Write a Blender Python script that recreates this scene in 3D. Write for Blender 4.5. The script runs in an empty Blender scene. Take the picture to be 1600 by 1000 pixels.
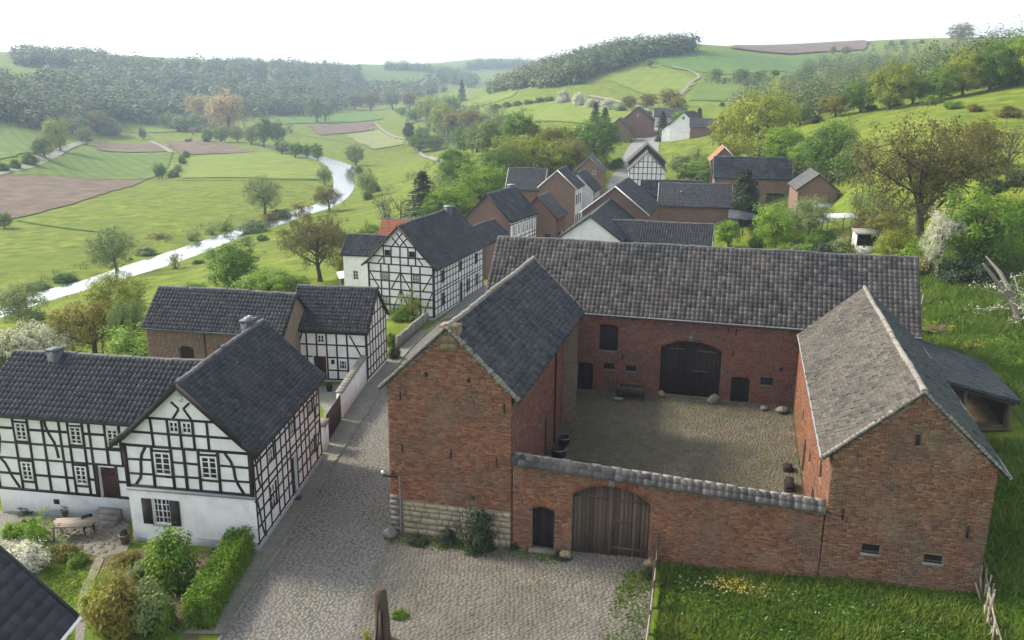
import bpy, math, random
import numpy as np
from mathutils import Matrix, Vector

# ------------------------------------------------------------------ camera, sky, sun, exposure
SC = bpy.context.scene
COL = SC.collection
R_ = math.radians
CAM_H, FPX, PITCH, ROLL = 20.0, 1310.0, R_(15.25), R_(0.4)
_F = np.array([0, math.cos(PITCH), -math.sin(PITCH)]); _R0 = np.array([1., 0, 0]); _U0 = np.array([0, math.sin(PITCH), math.cos(PITCH)])
_R = math.cos(ROLL)*_R0 + math.sin(ROLL)*_U0
_U = -math.sin(ROLL)*_R0 + math.cos(ROLL)*_U0
cd = bpy.data.cameras.new('camera'); cam = bpy.data.objects.new('camera', cd); COL.objects.link(cam)
cd.sensor_width = 36; cd.sensor_fit = 'HORIZONTAL'; cd.lens = FPX/1600*36; cd.clip_start = 0.1; cd.clip_end = 20000
M = Matrix.Identity(4)
for i in range(3):
    M[i][0], M[i][1], M[i][2] = _R[i], _U[i], -_F[i]
M[2][3] = CAM_H
cam.matrix_world = M
SC.camera = cam

SUN_AZ, SUN_EL = R_(-68), R_(38)        # azimuth from +Y (view direction), negative = to the left
w = bpy.data.worlds.new('World'); SC.world = w; w.use_nodes = True
nt = w.node_tree; nt.nodes.clear()
sky = nt.nodes.new('ShaderNodeTexSky'); sky.sky_type = 'NISHITA'; sky.sun_disc = False
sky.sun_elevation = SUN_EL; sky.sun_rotation = SUN_AZ; sky.altitude = 150
sky.air_density = 1.0; sky.dust_density = 2.0; sky.ozone_density = 1.0
bg = nt.nodes.new('ShaderNodeBackground'); bg.inputs[1].default_value = 0.15
hs = nt.nodes.new('ShaderNodeHueSaturation'); hs.inputs['Saturation'].default_value = 0.35
wo = nt.nodes.new('ShaderNodeOutputWorld')
nt.links.new(sky.outputs[0], hs.inputs['Color']); nt.links.new(hs.outputs[0], bg.inputs[0]); nt.links.new(bg.outputs[0], wo.inputs[0])
sl = bpy.data.lights.new('sun', 'SUN'); sl.energy = 2.3; sl.angle = R_(9.0); sl.color = (1.0, 0.91, 0.76)
so = bpy.data.objects.new('sun', sl); COL.objects.link(so)
_sd = Vector((math.sin(SUN_AZ)*math.cos(SUN_EL), math.cos(SUN_AZ)*math.cos(SUN_EL), math.sin(SUN_EL)))
so.rotation_euler = _sd.to_track_quat('Z', 'Y').to_euler()
SC.view_settings.view_transform = 'Standard'; SC.view_settings.look = 'None'
SC.view_settings.exposure = 1.3; SC.view_settings.gamma = 1.0; SC.view_settings.use_curve_mapping = False
SC.render.engine = 'CYCLES'
SC.cycles.max_bounces = 5; SC.cycles.diffuse_bounces = 2; SC.cycles.glossy_bounces = 2; SC.cycles.transmission_bounces = 3; SC.cycles.volume_bounces = 0; SC.cycles.transparent_max_bounces = 4
SC.cycles.use_denoising = True; SC.cycles.sample_clamp_indirect = 6.0; SC.cycles.sample_clamp_direct = 30.0

HAZE = 0.00035
rng = np.random.default_rng(7)
random.seed(7)

# ------------------------------------------------------------------ small helpers
def link_props(o, label=None, cat=None, group=None, kind=None):
    if label: o['label'] = label
    if cat: o['category'] = cat
    if group: o['group'] = group
    if kind: o['kind'] = kind
    return o
tag = link_props
def thing(name, loc, label, cat, group=None, rz=0.0):
    o = bpy.data.objects.new(name, None); COL.objects.link(o)
    o.empty_display_size = 0.2
    o.location = loc; o.rotation_euler = (0, 0, rz)
    return tag(o, label, cat, group)

class MB:
    """collects polygons with a material index and a tint per face, builds ONE mesh"""
    def __init__(s): s.v = []; s.f = []; s.n = []; s.t = []; s.k = 0
    def add(s, V, F, tint=0.5):
        V = np.asarray(V, float).reshape(-1, 3); F = np.asarray(F, int)
        s.v.append(V); s.f.append((F + s.k).ravel()); s.n.append(np.full(len(F), F.shape[1]))
        s.t.append(np.broadcast_to(np.asarray(tint, float), (len(F),))); s.k += len(V)
        return s
    def quad(s, a, b, c, d, tint=0.5): return s.add([a, b, c, d], [[0, 1, 2, 3]], tint)
    def poly(s, P, tint=0.5): return s.add(P, [list(range(len(P)))], tint)
    def hexa(s, P, tint=0.5):
        """P: 8 corners, 0-3 bottom loop ccw seen from above, 4-7 top"""
        return s.add(P, [[3, 2, 1, 0], [4, 5, 6, 7], [0, 1, 5, 4], [1, 2, 6, 5], [2, 3, 7, 6], [3, 0, 4, 7]], tint)
    def box(s, lo, hi, tint=0.5):
        x0, y0, z0 = lo; x1, y1, z1 = hi
        return s.hexa([(x0, y0, z0), (x1, y0, z0), (x1, y1, z0), (x0, y1, z0), (x0, y0, z1), (x1, y0, z1), (x1, y1, z1), (x0, y1, z1)], tint)
    def bar(s, a, b, w, h, up=(0, 0, 1), tint=0.5):
        a = np.asarray(a, float); b = np.asarray(b, float); d = b - a; d /= np.linalg.norm(d) + 1e-9
        up = np.asarray(up, float); x = np.cross(d, up)
        if np.linalg.norm(x) < 1e-4: x = np.cross(d, (1, 0, 0))
        x /= np.linalg.norm(x); y = np.cross(x, d); x = x*w/2; y = y*h/2
        return s.hexa([a-x-y, a+x-y, b+x-y, b-x-y, a-x+y, a+x+y, b+x+y, b-x+y], tint)
    def tube(s, P, Rr, n=6, tint=0.5, cap=True):
        P = np.asarray(P, float); k = len(P); Rr = np.broadcast_to(np.asarray(Rr, float), (k,))
        d = np.gradient(P, axis=0); d /= np.linalg.norm(d, axis=1, keepdims=True) + 1e-9
        ref = np.array([0.31, 0.17, 0.93]) if abs(d[0] @ np.array([.31, .17, .93])) < .95 else np.array([1., 0, 0])
        x = np.cross(d, ref); x /= np.linalg.norm(x, axis=1, keepdims=True) + 1e-9; y = np.cross(d, x)
        a = np.arange(n)/n*2*math.pi
        V = P[:, None] + Rr[:, None, None]*(np.cos(a)[None, :, None]*x[:, None] + np.sin(a)[None, :, None]*y[:, None])
        i = np.arange(k-1)[:, None]*n; j = np.arange(n)[None]; j2 = (j+1) % n
        F = np.stack([i+j, i+j2, i+n+j2, i+n+j], -1).reshape(-1, 4)
        s.add(V.reshape(-1, 3), F, tint)
        if cap:
            s.add(V[-1], [list(range(n))], tint); s.add(V[0], [list(range(n))[::-1]], tint)
        return s
    def lathe(s, c, prof, n=16, tint=0.5):
        prof = np.asarray(prof, float); a = np.arange(n)/n*2*math.pi; k = len(prof)
        V = np.stack([c[0]+prof[:, :1]*np.cos(a), c[1]+prof[:, :1]*np.sin(a), c[2]+np.repeat(prof[:, 1:], n, 1)], -1)
        i = np.arange(k-1)[:, None]*n; j = np.arange(n)[None]; j2 = (j+1) % n
        return s.add(V.reshape(-1, 3), np.stack([i+j, i+j2, i+n+j2, i+n+j], -1).reshape(-1, 4), tint)
    def mesh(s, name, mat, smooth=False):
        me = bpy.data.meshes.new(name)
        if s.k:
            V = np.concatenate(s.v); F = np.concatenate(s.f); N = np.concatenate(s.n); T = np.concatenate(s.t)
            me.vertices.add(len(V)); me.vertices.foreach_set('co', V.ravel().astype(np.float32))
            me.loops.add(len(F)); me.loops.foreach_set('vertex_index', F.astype(np.int32))
            me.polygons.add(len(N)); st = np.concatenate([[0], np.cumsum(N)[:-1]])
            me.polygons.foreach_set('loop_start', st.astype(np.int32))
            try: me.polygons.foreach_set('loop_total', N.astype(np.int32))
            except Exception: pass
            me.update(calc_edges=True)
            at = me.attributes.new('tint', 'FLOAT', 'FACE'); at.data.foreach_set('value', T.astype(np.float32))
            if smooth: me.polygons.foreach_set('use_smooth', np.ones(len(N), bool))
            me.validate()
        if mat is not None: me.materials.append(MAT[mat] if isinstance(mat, str) else mat)
        return me
    def build(s, name, mat, parent=None, smooth=False, kind=None):
        o = bpy.data.objects.new(name, s.mesh(name, mat, smooth)); COL.objects.link(o)
        if parent is not None:
            o.parent = parent
        if kind: o['kind'] = kind
        return o
def obj(name, me, parent=None, loc=(0, 0, 0), rz=0.0, sc=1.0):
    o = bpy.data.objects.new(name, me); COL.objects.link(o); o.parent = parent
    o.location = loc; o.rotation_euler = (0, 0, rz)
    o.scale = (sc, sc, sc) if np.isscalar(sc) else sc
    return o

# ------------------------------------------------------------------ procedural materials
MAT = {}
def mat(name, ramp, noise=(3.0, 6.0), rough=0.85, tintw=0.35, bump=0.0, bscale=30.0, spec=0.3, coords='Object', stain=None, stain_scale=0.35, stain_amt=0.5,
        objrand=0.0, transl=0.0, metallic=0.0, stretch=None, coat=0.0, con=(.25, .75), stain2=None, rows=None):
    """colour ramp driven by noise + per-piece tint; optional second, larger stain colour"""
    m = bpy.data.materials.new(name); m.use_nodes = True; MAT[name] = m
    nt = m.node_tree; nd = nt.nodes; L = nt.links; nd.clear()
    out = nd.new('ShaderNodeOutputMaterial'); b = nd.new('ShaderNodeBsdfPrincipled')
    b.inputs['Roughness'].default_value = rough; b.inputs['Specular IOR Level'].default_value = spec; b.inputs['Metallic'].default_value = metallic
    if coords == 'World':
        g = nd.new('ShaderNodeNewGeometry'); co = g.outputs['Position']
    else:
        tc = nd.new('ShaderNodeTexCoord'); co = tc.outputs['Object']
    if stretch:
        mp = nd.new('ShaderNodeMapping'); mp.inputs['Scale'].default_value = stretch; L.new(co, mp.inputs[0]); co = mp.outputs[0]
    n1 = nd.new('ShaderNodeTexNoise'); n1.inputs['Scale'].default_value = noise[0]; n1.inputs['Detail'].default_value = noise[1]; n1.inputs['Roughness'].default_value = 0.65
    L.new(co, n1.inputs['Vector'])
    at = nd.new('ShaderNodeAttribute'); at.attribute_name = 'tint'
    # f = noise*(1-tintw) + tint*tintw (+ object random)
    m1 = nd.new('ShaderNodeMath'); m1.operation = 'MULTIPLY'; m1.inputs[1].default_value = tintw; L.new(at.outputs['Fac'], m1.inputs[0])
    st_ = nd.new('ShaderNodeMapRange'); st_.inputs[1].default_value = con[0]; st_.inputs[2].default_value = con[1]; L.new(n1.outputs['Fac'], st_.inputs[0])
    m2 = nd.new('ShaderNodeMath'); m2.operation = 'MULTIPLY_ADD'; m2.inputs[1].default_value = 1-tintw-objrand; L.new(st_.outputs[0], m2.inputs[0]); L.new(m1.outputs[0], m2.inputs[2])
    fac = m2.outputs[0]
    if objrand:
        oi = nd.new('ShaderNodeObjectInfo'); m3 = nd.new('ShaderNodeMath'); m3.operation = 'MULTIPLY_ADD'; m3.inputs[1].default_value = objrand
        L.new(oi.outputs['Random'], m3.inputs[0]); L.new(fac, m3.inputs[2]); fac = m3.outputs[0]
    cr = nd.new('ShaderNodeValToRGB'); els = cr.color_ramp.elements
    for i, c in enumerate(ramp):
        p = i/(len(ramp)-1)
        e = els[i] if i < 2 else els.new(p)
        e.position = p; e.color = (*c, 1)
    for i, e in enumerate(sorted(els, key=lambda e: e.position)): e.color = (*ramp[i], 1)
    L.new(fac, cr.inputs[0]); col = cr.outputs[0]
    if stain:
        n2 = nd.new('ShaderNodeTexNoise'); n2.inputs['Scale'].default_value = stain_scale; n2.inputs['Detail'].default_value = 5; n2.inputs['Roughness'].default_value = 0.6
        L.new(co, n2.inputs['Vector'])
        mr = nd.new('ShaderNodeMapRange'); mr.inputs[1].default_value = 0.45; mr.inputs[2].default_value = 0.68; mr.inputs[4].default_value = stain_amt; L.new(n2.outputs['Fac'], mr.inputs[0])
        mx = nd.new('ShaderNodeMix'); mx.data_type = 'RGBA'; L.new(mr.outputs[0], mx.inputs[0]); L.new(col, mx.inputs[6]); mx.inputs[7].default_value = (*stain, 1)
        col = mx.outputs[2]
    if stain2:
        c2, sc2, am2 = stain2
        n4 = nd.new('ShaderNodeTexNoise'); n4.noise_dimensions = '4D'; n4.inputs['W'].default_value = 7.3; n4.inputs['Scale'].default_value = sc2; n4.inputs['Detail'].default_value = 7; n4.inputs['Roughness'].default_value = 0.7
        L.new(co, n4.inputs['Vector'])
        mr2 = nd.new('ShaderNodeMapRange'); mr2.inputs[1].default_value = 0.52; mr2.inputs[2].default_value = 0.66; mr2.inputs[4].default_value = am2; L.new(n4.outputs['Fac'], mr2.inputs[0])
        mx2 = nd.new('ShaderNodeMix'); mx2.data_type = 'RGBA'; L.new(mr2.outputs[0], mx2.inputs[0]); L.new(col, mx2.inputs[6]); mx2.inputs[7].default_value = (*c2, 1); col = mx2.outputs[2]
    if rows:                                                    # drill rows, furrows and tramlines of a field
        ang, per_, am3, c3 = rows
        mp3 = nd.new('ShaderNodeMapping'); mp3.inputs['Rotation'].default_value = (0, 0, ang); L.new(co, mp3.inputs[0])
        wv = nd.new('ShaderNodeTexWave'); wv.wave_type = 'BANDS'; wv.bands_direction = 'X'; wv.inputs['Scale'].default_value = .314/per_; wv.inputs['Distortion'].default_value = 1.2; wv.inputs['Detail'].default_value = 3; wv.inputs['Detail Scale'].default_value = .6
        L.new(mp3.outputs[0], wv.inputs['Vector'])
        mr3 = nd.new('ShaderNodeMapRange'); mr3.inputs[1].default_value = .35; mr3.inputs[2].default_value = 1; mr3.inputs[4].default_value = am3; L.new(wv.outputs['Fac'], mr3.inputs[0])
        mx3 = nd.new('ShaderNodeMix'); mx3.data_type = 'RGBA'; L.new(mr3.outputs[0], mx3.inputs[0]); L.new(col, mx3.inputs[6]); mx3.inputs[7].default_value = (*c3, 1); col = mx3.outputs[2]
    L.new(col, b.inputs['Base Color'])
    if bump:
        n3 = nd.new('ShaderNodeTexNoise'); n3.inputs['Scale'].default_value = bscale; n3.inputs['Detail'].default_value = 4; L.new(co, n3.inputs['Vector'])
        bp = nd.new('ShaderNodeBump'); bp.inputs['Strength'].default_value = bump; bp.inputs['Distance'].default_value = 0.05
        L.new(n3.outputs['Fac'], bp.inputs['Height']); L.new(bp.outputs[0], b.inputs['Normal'])
    if coat: b.inputs['Coat Weight'].default_value = coat
    sh = b.outputs[0]
    if transl:
        tr = nd.new('ShaderNodeBsdfTranslucent'); L.new(col, tr.inputs[0])
        ms = nd.new('ShaderNodeMixShader'); ms.inputs[0].default_value = transl; L.new(sh, ms.inputs[1]); L.new(tr.outputs[0], ms.inputs[2]); sh = ms.outputs[0]
    L.new(sh, out.inputs[0])
    return m
mat('brick', [(0.071, 0.029, 0.018), (0.157, 0.057, 0.030), (0.237, 0.086, 0.041), (0.304, 0.125, 0.061), (0.380, 0.232, 0.133)], noise=(2.2, 8), tintw=.62, bump=.5, bscale=25, stain=(0.092, 0.087, 0.071), stain_scale=.55, stain_amt=.6, rough=.92, stain2=((.31, .20, .12), .9, .5))
mat('brick_old', [(0.062, 0.029, 0.018), (0.138, 0.055, 0.030), (0.204, 0.084, 0.043), (0.266, 0.125, 0.065), (0.361, 0.241, 0.141)], noise=(2.2, 8), tintw=.62, bump=.5, bscale=25, stain=(0.076, 0.081, 0.066), stain_scale=.5, stain_amt=.6, rough=.92, stain2=((.29, .21, .135), .8, .55))
mat('brick_yard', [(0.076, 0.031, 0.022), (0.153, 0.055, 0.034), (0.214, 0.078, 0.048), (0.265, 0.108, 0.065), (0.337, 0.186, 0.120)], noise=(2.2, 8), tintw=.6, bump=.5, bscale=25, stain=(0.102, 0.094, 0.084), stain_scale=.4, stain_amt=.5, rough=.92, stain2=((.25, .15, .11), .9, .4))
mat('brick_far', [(.115, .066, .050), (.175, .10, .075), (.235, .145, .108), (.32, .22, .17)], con=(.3, .7), noise=(7, 12), tintw=.3, bump=.5, bscale=40, stain=(.13, .105, .09), stain_scale=.5, stain_amt=.5)
mat('mortar', [(0.170, 0.127, 0.091), (0.246, 0.193, 0.141), (0.315, 0.258, 0.198)], noise=(4, 6), tintw=0, rough=.95)
mat('sandstone', [(0.156, 0.115, 0.059), (0.250, 0.192, 0.106), (0.343, 0.274, 0.165)], noise=(5, 7), tintw=.45, bump=.6, bscale=18, stain=(.13, .12, .07), stain_scale=1.1, stain_amt=.5, rough=.95)
mat('stone_grey', [(0.109, 0.105, 0.091), (0.195, 0.187, 0.163), (0.281, 0.265, 0.228)], noise=(4, 7), tintw=.4, bump=.5, bscale=15, stain=(.16, .15, .10), stain_amt=.5, rough=.95)
mat('plaster', [(.72, .72, .715), (.79, .79, .785), (.84, .84, .83)], noise=(1.2, 6), tintw=.3, rough=.9, bump=.12, bscale=12, stain=(.60, .585, .555), stain_scale=1.3, stain_amt=.55, stain2=((.58, .56, .53), 1.1, .45))
mat('plinth', [(.20, .225, .25), (.26, .285, .31), (.31, .33, .35)], noise=(2, 6), tintw=.2, rough=.9, bump=.15, stain=(.28, .29, .28), stain_amt=.6)
mat('timber', [(0.014, 0.011, 0.010), (0.027, 0.022, 0.019), (0.044, 0.035, 0.030)], noise=(6, 6), tintw=.4, rough=.75, bump=.3, bscale=20, stretch=(1, 1, .25))
mat('timber_brown', [(.030, .018, .013), (.055, .034, .024), (.085, .055, .040)], noise=(6, 6), tintw=.4, rough=.75, bump=.3)
mat('door_brown', [(.028, .010, .008), (.055, .020, .016), (.075, .030, .022)], noise=(5, 6), tintw=.4, rough=.6, bump=.2, stretch=(4, 4, .5))
mat('plank_grey', [(0.030, 0.021, 0.015), (0.070, 0.050, 0.035), (0.124, 0.091, 0.066), (0.184, 0.139, 0.101)], noise=(9, 8), tintw=.45, rough=.9, bump=.5, stretch=(3, 3, .18))
mat('plank_dark', [(.010, .007, .006), (.022, .014, .012), (.04, .027, .022)], noise=(6, 8), tintw=.45, rough=.85, bump=.4, stretch=(3, 3, .2))
mat('wood_pale', [(.16, .13, .095), (.29, .245, .19), (.42, .37, .30)], noise=(7, 6), tintw=.5, rough=.9, bump=.4)
mat('white_paint', [(.70, .70, .68), (.80, .80, .78)], noise=(3, 4), tintw=.2, rough=.5)
mat('window_dark', [(.03, .026, .024), (.05, .042, .038)], noise=(4, 4), tintw=.2, rough=.6)
mat('iron', [(.012, .012, .012), (.035, .03, .027)], noise=(6, 5), tintw=.3, rough=.6, metallic=.3)
mat('zinc', [(.20, .21, .22), (.30, .31, .32), (.38, .39, .40)], noise=(3, 5), tintw=.3, rough=.5, metallic=.5)
mat('lead_grey', [(.05, .058, .066), (.08, .09, .10), (.115, .125, .135)], noise=(3, 5), tintw=.3, rough=.6)
# roofs
mat('pantile_grey', [(0.026, 0.025, 0.025), (0.055, 0.052, 0.052), (0.088, 0.082, 0.079), (0.141, 0.128, 0.116), (0.194, 0.162, 0.135)], noise=(1.6, 8), tintw=.55, rough=.62, spec=.18, bump=.3, stain=(.15, .12, .10), stain_scale=.28, stain_amt=.4, stain2=((.055, .052, .05), .7, .5))
mat('pantile_blue', [(0.022, 0.023, 0.027), (0.037, 0.039, 0.044), (0.055, 0.057, 0.062), (0.086, 0.088, 0.092)], noise=(2, 7), tintw=.55, rough=.6, spec=.18, bump=.2)
mat('slate_dark', [(0.014, 0.018, 0.025), (0.024, 0.030, 0.038), (0.037, 0.044, 0.053), (0.069, 0.077, 0.086)], noise=(2, 8), tintw=.65, rough=.65, spec=.18, bump=.3, stain=(.10, .105, .095), stain_scale=.8, stain_amt=.42, stain2=((.13, .135, .125), 2.2, .4))
mat('slate_pale_sunlit', [(0.029, 0.026, 0.022), (0.062, 0.055, 0.048), (0.098, 0.087, 0.075), (0.145, 0.130, 0.111)], noise=(2, 8), tintw=.6, rough=.85, spec=.3, bump=.4, stain=(.13, .12, .085), stain_scale=.6, stain_amt=.5, stain2=((.055, .052, .042), 1.2, .5))  # sunlight on west slopes put into a paler slate colour
mat('tile_mauve', [(0.033, 0.031, 0.041), (0.048, 0.047, 0.058), (0.066, 0.064, 0.076)], noise=(3, 6), tintw=.6, rough=.5, spec=.18, bump=.15)
mat('tile_orange', [(.30, .10, .05), (.42, .16, .08), (.52, .23, .13)], noise=(2, 7), tintw=.5, rough=.8)
mat('tile_farroof', [(0.039, 0.041, 0.047), (0.061, 0.064, 0.070), (0.086, 0.090, 0.094), (0.117, 0.117, 0.117)], noise=(3, 8), tintw=.5, rough=.65, bump=.4, bscale=30, stain=(.12, .11, .10), stain_scale=.5, stain_amt=.4)
mat('slate_west_sunlit', [(.05, .046, .040), (.105, .096, .083), (.16, .147, .127), (.225, .21, .18)], noise=(2, 8), tintw=.6, rough=.85, spec=.2, bump=.4, stain=(.13, .12, .085), stain_scale=.6, stain_amt=.5)  # lit copy of the slate: sun gloss on the left wing's west slope
mat('ridge_mortar', [(.15, .135, .11), (.23, .21, .18), (.31, .29, .25)], noise=(5, 6), tintw=.4, rough=.95, bump=.5)
mat('ridge_dark', [(.06, .06, .062), (.11, .11, .11), (.17, .165, .16)], noise=(5, 6), tintw=.5, rough=.7, bump=.3)
# ground covers
mat('grass', [(0.061, 0.092, 0.011), (0.105, 0.144, 0.014), (0.150, 0.189, 0.020), (0.211, 0.236, 0.036)], con=(.32, .68), noise=(.28, 14), tintw=.0, rough=.95, spec=.1, coords='World', bump=1.0, bscale=3, stain=(.10, .145, .018), stain_scale=.05, stain_amt=.7, stain2=((.19, .18, .05), .09, .22))
mat('grass_lush', [(0.028, 0.067, 0.007), (0.057, 0.116, 0.009), (0.095, 0.167, 0.013), (0.152, 0.220, 0.027)], noise=(.8, 10), tintw=.0, rough=.95, spec=.1, coords='World', bump=1.0, bscale=4, stain=(.10, .11, .03), stain_scale=.3, stain_amt=.4, stain2=((.14, .15, .035), .5, .5))
mat('field_green', [(0.077, 0.127, 0.020), (0.102, 0.159, 0.025), (0.139, 0.195, 0.036)], con=(.3, .7), noise=(.12, 12), tintw=0, rough=.95, spec=.1, coords='World', stain2=((.12, .15, .04), .05, .4), rows=(-.6, 5.0, .4, (.062, .092, .02)))
mat('field_lime', [(0.117, 0.168, 0.023), (0.155, 0.206, 0.031), (0.200, 0.242, 0.045)], con=(.3, .7), noise=(.12, 12), tintw=0, rough=.95, spec=.1, coords='World', stain2=((.11, .15, .03), .04, .5), rows=(.35, 6.5, .3, (.11, .14, .03)))
mat('field_pale', [(.16, .185, .07), (.20, .22, .085), (.24, .245, .11)], con=(.3, .7), noise=(.12, 12), tintw=0, rough=.95, spec=.1, coords='World', rows=(.2, 5.0, .4, (.15, .17, .06)))
mat('field_emerald', [(0.069, 0.132, 0.025), (0.091, 0.165, 0.032), (0.122, 0.195, 0.041)], con=(.3, .7), noise=(.1, 12), tintw=0, rough=.95, spec=.1, coords='World', rows=(1.2, 8.0, .35, (.06, .11, .03)))
mat('field_brown', [(.115, .084, .060), (.15, .112, .082), (.19, .145, .108)], con=(.38, .62), noise=(.2, 12), tintw=0, rough=.95, spec=.1, coords='World', rows=(.9, 3.2, .5, (.10, .072, .052)))
mat('earth', [(0.070, 0.056, 0.033), (0.120, 0.094, 0.057), (0.190, 0.150, 0.095)], noise=(1.2, 10), tintw=0, rough=.95, spec=.1, coords='World', bump=.6, bscale=12, stain=(.07, .08, .03), stain_scale=.6, stain_amt=.5)
mat('gravel', [(.13, .125, .105), (.21, .20, .17), (.30, .285, .245)], noise=(9, 8), tintw=0, rough=.95, spec=.1, coords='World', bump=.8, bscale=14, stain=(.13, .14, .07), stain_scale=.7, stain_amt=.5)
mat('road', [(.15, .15, .145), (.21, .21, .20), (.27, .265, .25)], noise=(3, 9), tintw=0, rough=.9, spec=.2, coords='World', bump=.4, bscale=14, stain=(.25, .235, .20), stain_scale=.2, stain_amt=.5)
mat('track', [(.17, .165, .13), (.23, .22, .18), (.29, .275, .23)], noise=(1, 8), tintw=0, rough=.95, spec=.1, coords='World')
mat('setts_joint', [(.095, .096, .092), (.125, .126, .12), (.16, .158, .145)], noise=(3, 8), tintw=0, rough=.95, spec=.1, coords='World', stain=(.075, .085, .045), stain_scale=.45, stain_amt=.6)
mat('cobble', [(0.111, 0.102, 0.088), (0.152, 0.138, 0.116), (0.189, 0.169, 0.139), (0.245, 0.212, 0.165)], noise=(1.2, 6), tintw=.55, rough=.7, spec=.35, coords='World', stain=(.21, .20, .165), stain_scale=.25, stain_amt=.5, stain2=((.20, .185, .155), .3, .5))
mat('cobble_yard', [(0.060, 0.054, 0.043), (0.095, 0.086, 0.071), (0.136, 0.120, 0.098), (0.218, 0.193, 0.162)], noise=(1.2, 6), tintw=.5, rough=.8, spec=.3, coords='World', stain=(.068, .078, .036), stain_scale=.25, stain_amt=.65, stain2=((.20, .19, .15), .35, .5))
mat('cobble_fore', [(0.080, 0.069, 0.054), (0.130, 0.113, 0.087), (0.179, 0.156, 0.121), (0.248, 0.220, 0.170)], noise=(1.2, 6), tintw=.5, rough=.8, spec=.3, coords='World', stain=(.085, .08, .055), stain_scale=.33, stain_amt=.7, stain2=((.22, .20, .16), .5, .5))
# vegetation
def leafmat(name, ramp, tr=.42, objrand=.25, tintw=.45):
    mat(name, ramp, noise=(.9, 5), tintw=tintw, objrand=objrand, rough=.6, spec=.25, transl=tr)
leafmat('leaf_green', [(0.040, 0.086, 0.012), (0.088, 0.175, 0.017), (0.157, 0.268, 0.026), (0.245, 0.360, 0.042)])
leafmat('leaf_lime', [(0.084, 0.166, 0.012), (0.158, 0.284, 0.017), (0.253, 0.384, 0.025), (0.375, 0.491, 0.057)])
leafmat('leaf_yellow', [(0.141, 0.178, 0.017), (0.234, 0.284, 0.025), (0.329, 0.363, 0.040), (0.433, 0.443, 0.071)])
leafmat('leaf_olive', [(0.106, 0.104, 0.017), (0.177, 0.163, 0.026), (0.247, 0.218, 0.037), (0.317, 0.267, 0.056)])
leafmat('leaf_grey', [(0.092, 0.137, 0.041), (0.156, 0.221, 0.066), (0.229, 0.297, 0.097), (0.311, 0.374, 0.138)])
leafmat('leaf_dark', [(0.012, 0.024, 0.010), (0.024, 0.043, 0.016), (0.043, 0.067, 0.024), (0.072, 0.096, 0.036)], tr=.15)
leafmat('leaf_far', [(0.035, 0.060, 0.023), (0.076, 0.113, 0.032), (0.135, 0.172, 0.050), (0.216, 0.232, 0.088)], tr=.25, objrand=0, tintw=.75)
leafmat('leaf_blossom', [(.20, .24, .08), (.42, .43, .26), (.70, .68, .56), (.80, .78, .68)], tr=.3)
leafmat('leaf_orange', [(.36, .27, .11), (.46, .35, .15), (.54, .42, .20), (.60, .49, .26)], tr=.3) #[(0.189, 0.123, 0.043), (0.275, 0.181, 0.065), (0.362, 0.239, 0.094), (0.420, 0.304, 0.131)], tr=.3)
leafmat('leaf_hedge', [(0.041, 0.098, 0.009), (0.093, 0.188, 0.014), (0.180, 0.284, 0.020), (0.282, 0.393, 0.035)], objrand=.05)
leafmat('leaf_brown', [(0.081, 0.073, 0.020), (0.128, 0.117, 0.031), (0.176, 0.162, 0.043), (0.228, 0.211, 0.064)])
mat('limestone', [(.24, .20, .13), (.34, .29, .195), (.44, .385, .28)], noise=(5, 7), tintw=.5, bump=.7, bscale=14, stain=(.17, .15, .09), stain_scale=1.2, stain_amt=.5, rough=.95)
leafmat('leaf_red', [(0.145, 0.051, 0.029), (0.232, 0.087, 0.043), (0.290, 0.131, 0.072)])
leafmat('blade', [(0.035, 0.079, 0.008), (0.077, 0.149, 0.014), (0.146, 0.221, 0.024), (0.259, 0.284, 0.068)], objrand=0, tintw=.7)
leafmat('blade_meadow', [(0.044, 0.094, 0.010), (0.088, 0.163, 0.015), (0.138, 0.219, 0.025), (0.200, 0.263, 0.062)], objrand=0, tintw=.7)
leafmat('flower_white', [(.6, .6, .52), (.75, .74, .66)], objrand=0)
leafmat('flower_yellow', [(.5, .38, .04), (.62, .5, .08)], objrand=0)
mat('bark', [(.045, .036, .026), (.085, .070, .050), (.14, .12, .09)], noise=(5, 7), tintw=.3, rough=.95, bump=.6, bscale=14, stretch=(3, 3, .6))
mat('bark_pale', [(.14, .125, .10), (.23, .21, .17), (.33, .31, .26)], noise=(5, 7), tintw=.3, rough=.95, bump=.6, bscale=14, stretch=(3, 3, .6))

def glassmat():
    m = bpy.data.materials.new('glass'); m.use_nodes = True; MAT['glass'] = m
    b = m.node_tree.nodes['Principled BSDF']; b.inputs['Base Color'].default_value = (.02, .022, .025, 1); b.inputs['Roughness'].default_value = .08; b.inputs['Specular IOR Level'].default_value = .3
    m = bpy.data.materials.new('water'); m.use_nodes = True; MAT['water'] = m
    nt = m.node_tree; b = nt.nodes['Principled BSDF']; b.inputs['Base Color'].default_value = (.05, .058, .05, 1); b.inputs['Roughness'].default_value = .09; b.inputs['IOR'].default_value = 3.2; b.inputs['Specular IOR Level'].default_value = 1.0
    g = nt.nodes.new('ShaderNodeNewGeometry'); n = nt.nodes.new('ShaderNodeTexNoise'); n.inputs['Scale'].default_value = 1.2; n.inputs['Detail'].default_value = 5
    bp = nt.nodes.new('ShaderNodeBump'); bp.inputs['Strength'].default_value = .12; bp.inputs['Distance'].default_value = .05
    nt.links.new(g.outputs['Position'], n.inputs['Vector']); nt.links.new(n.outputs['Fac'], bp.inputs['Height']); nt.links.new(bp.outputs[0], b.inputs['Normal'])
glassmat()
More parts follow.
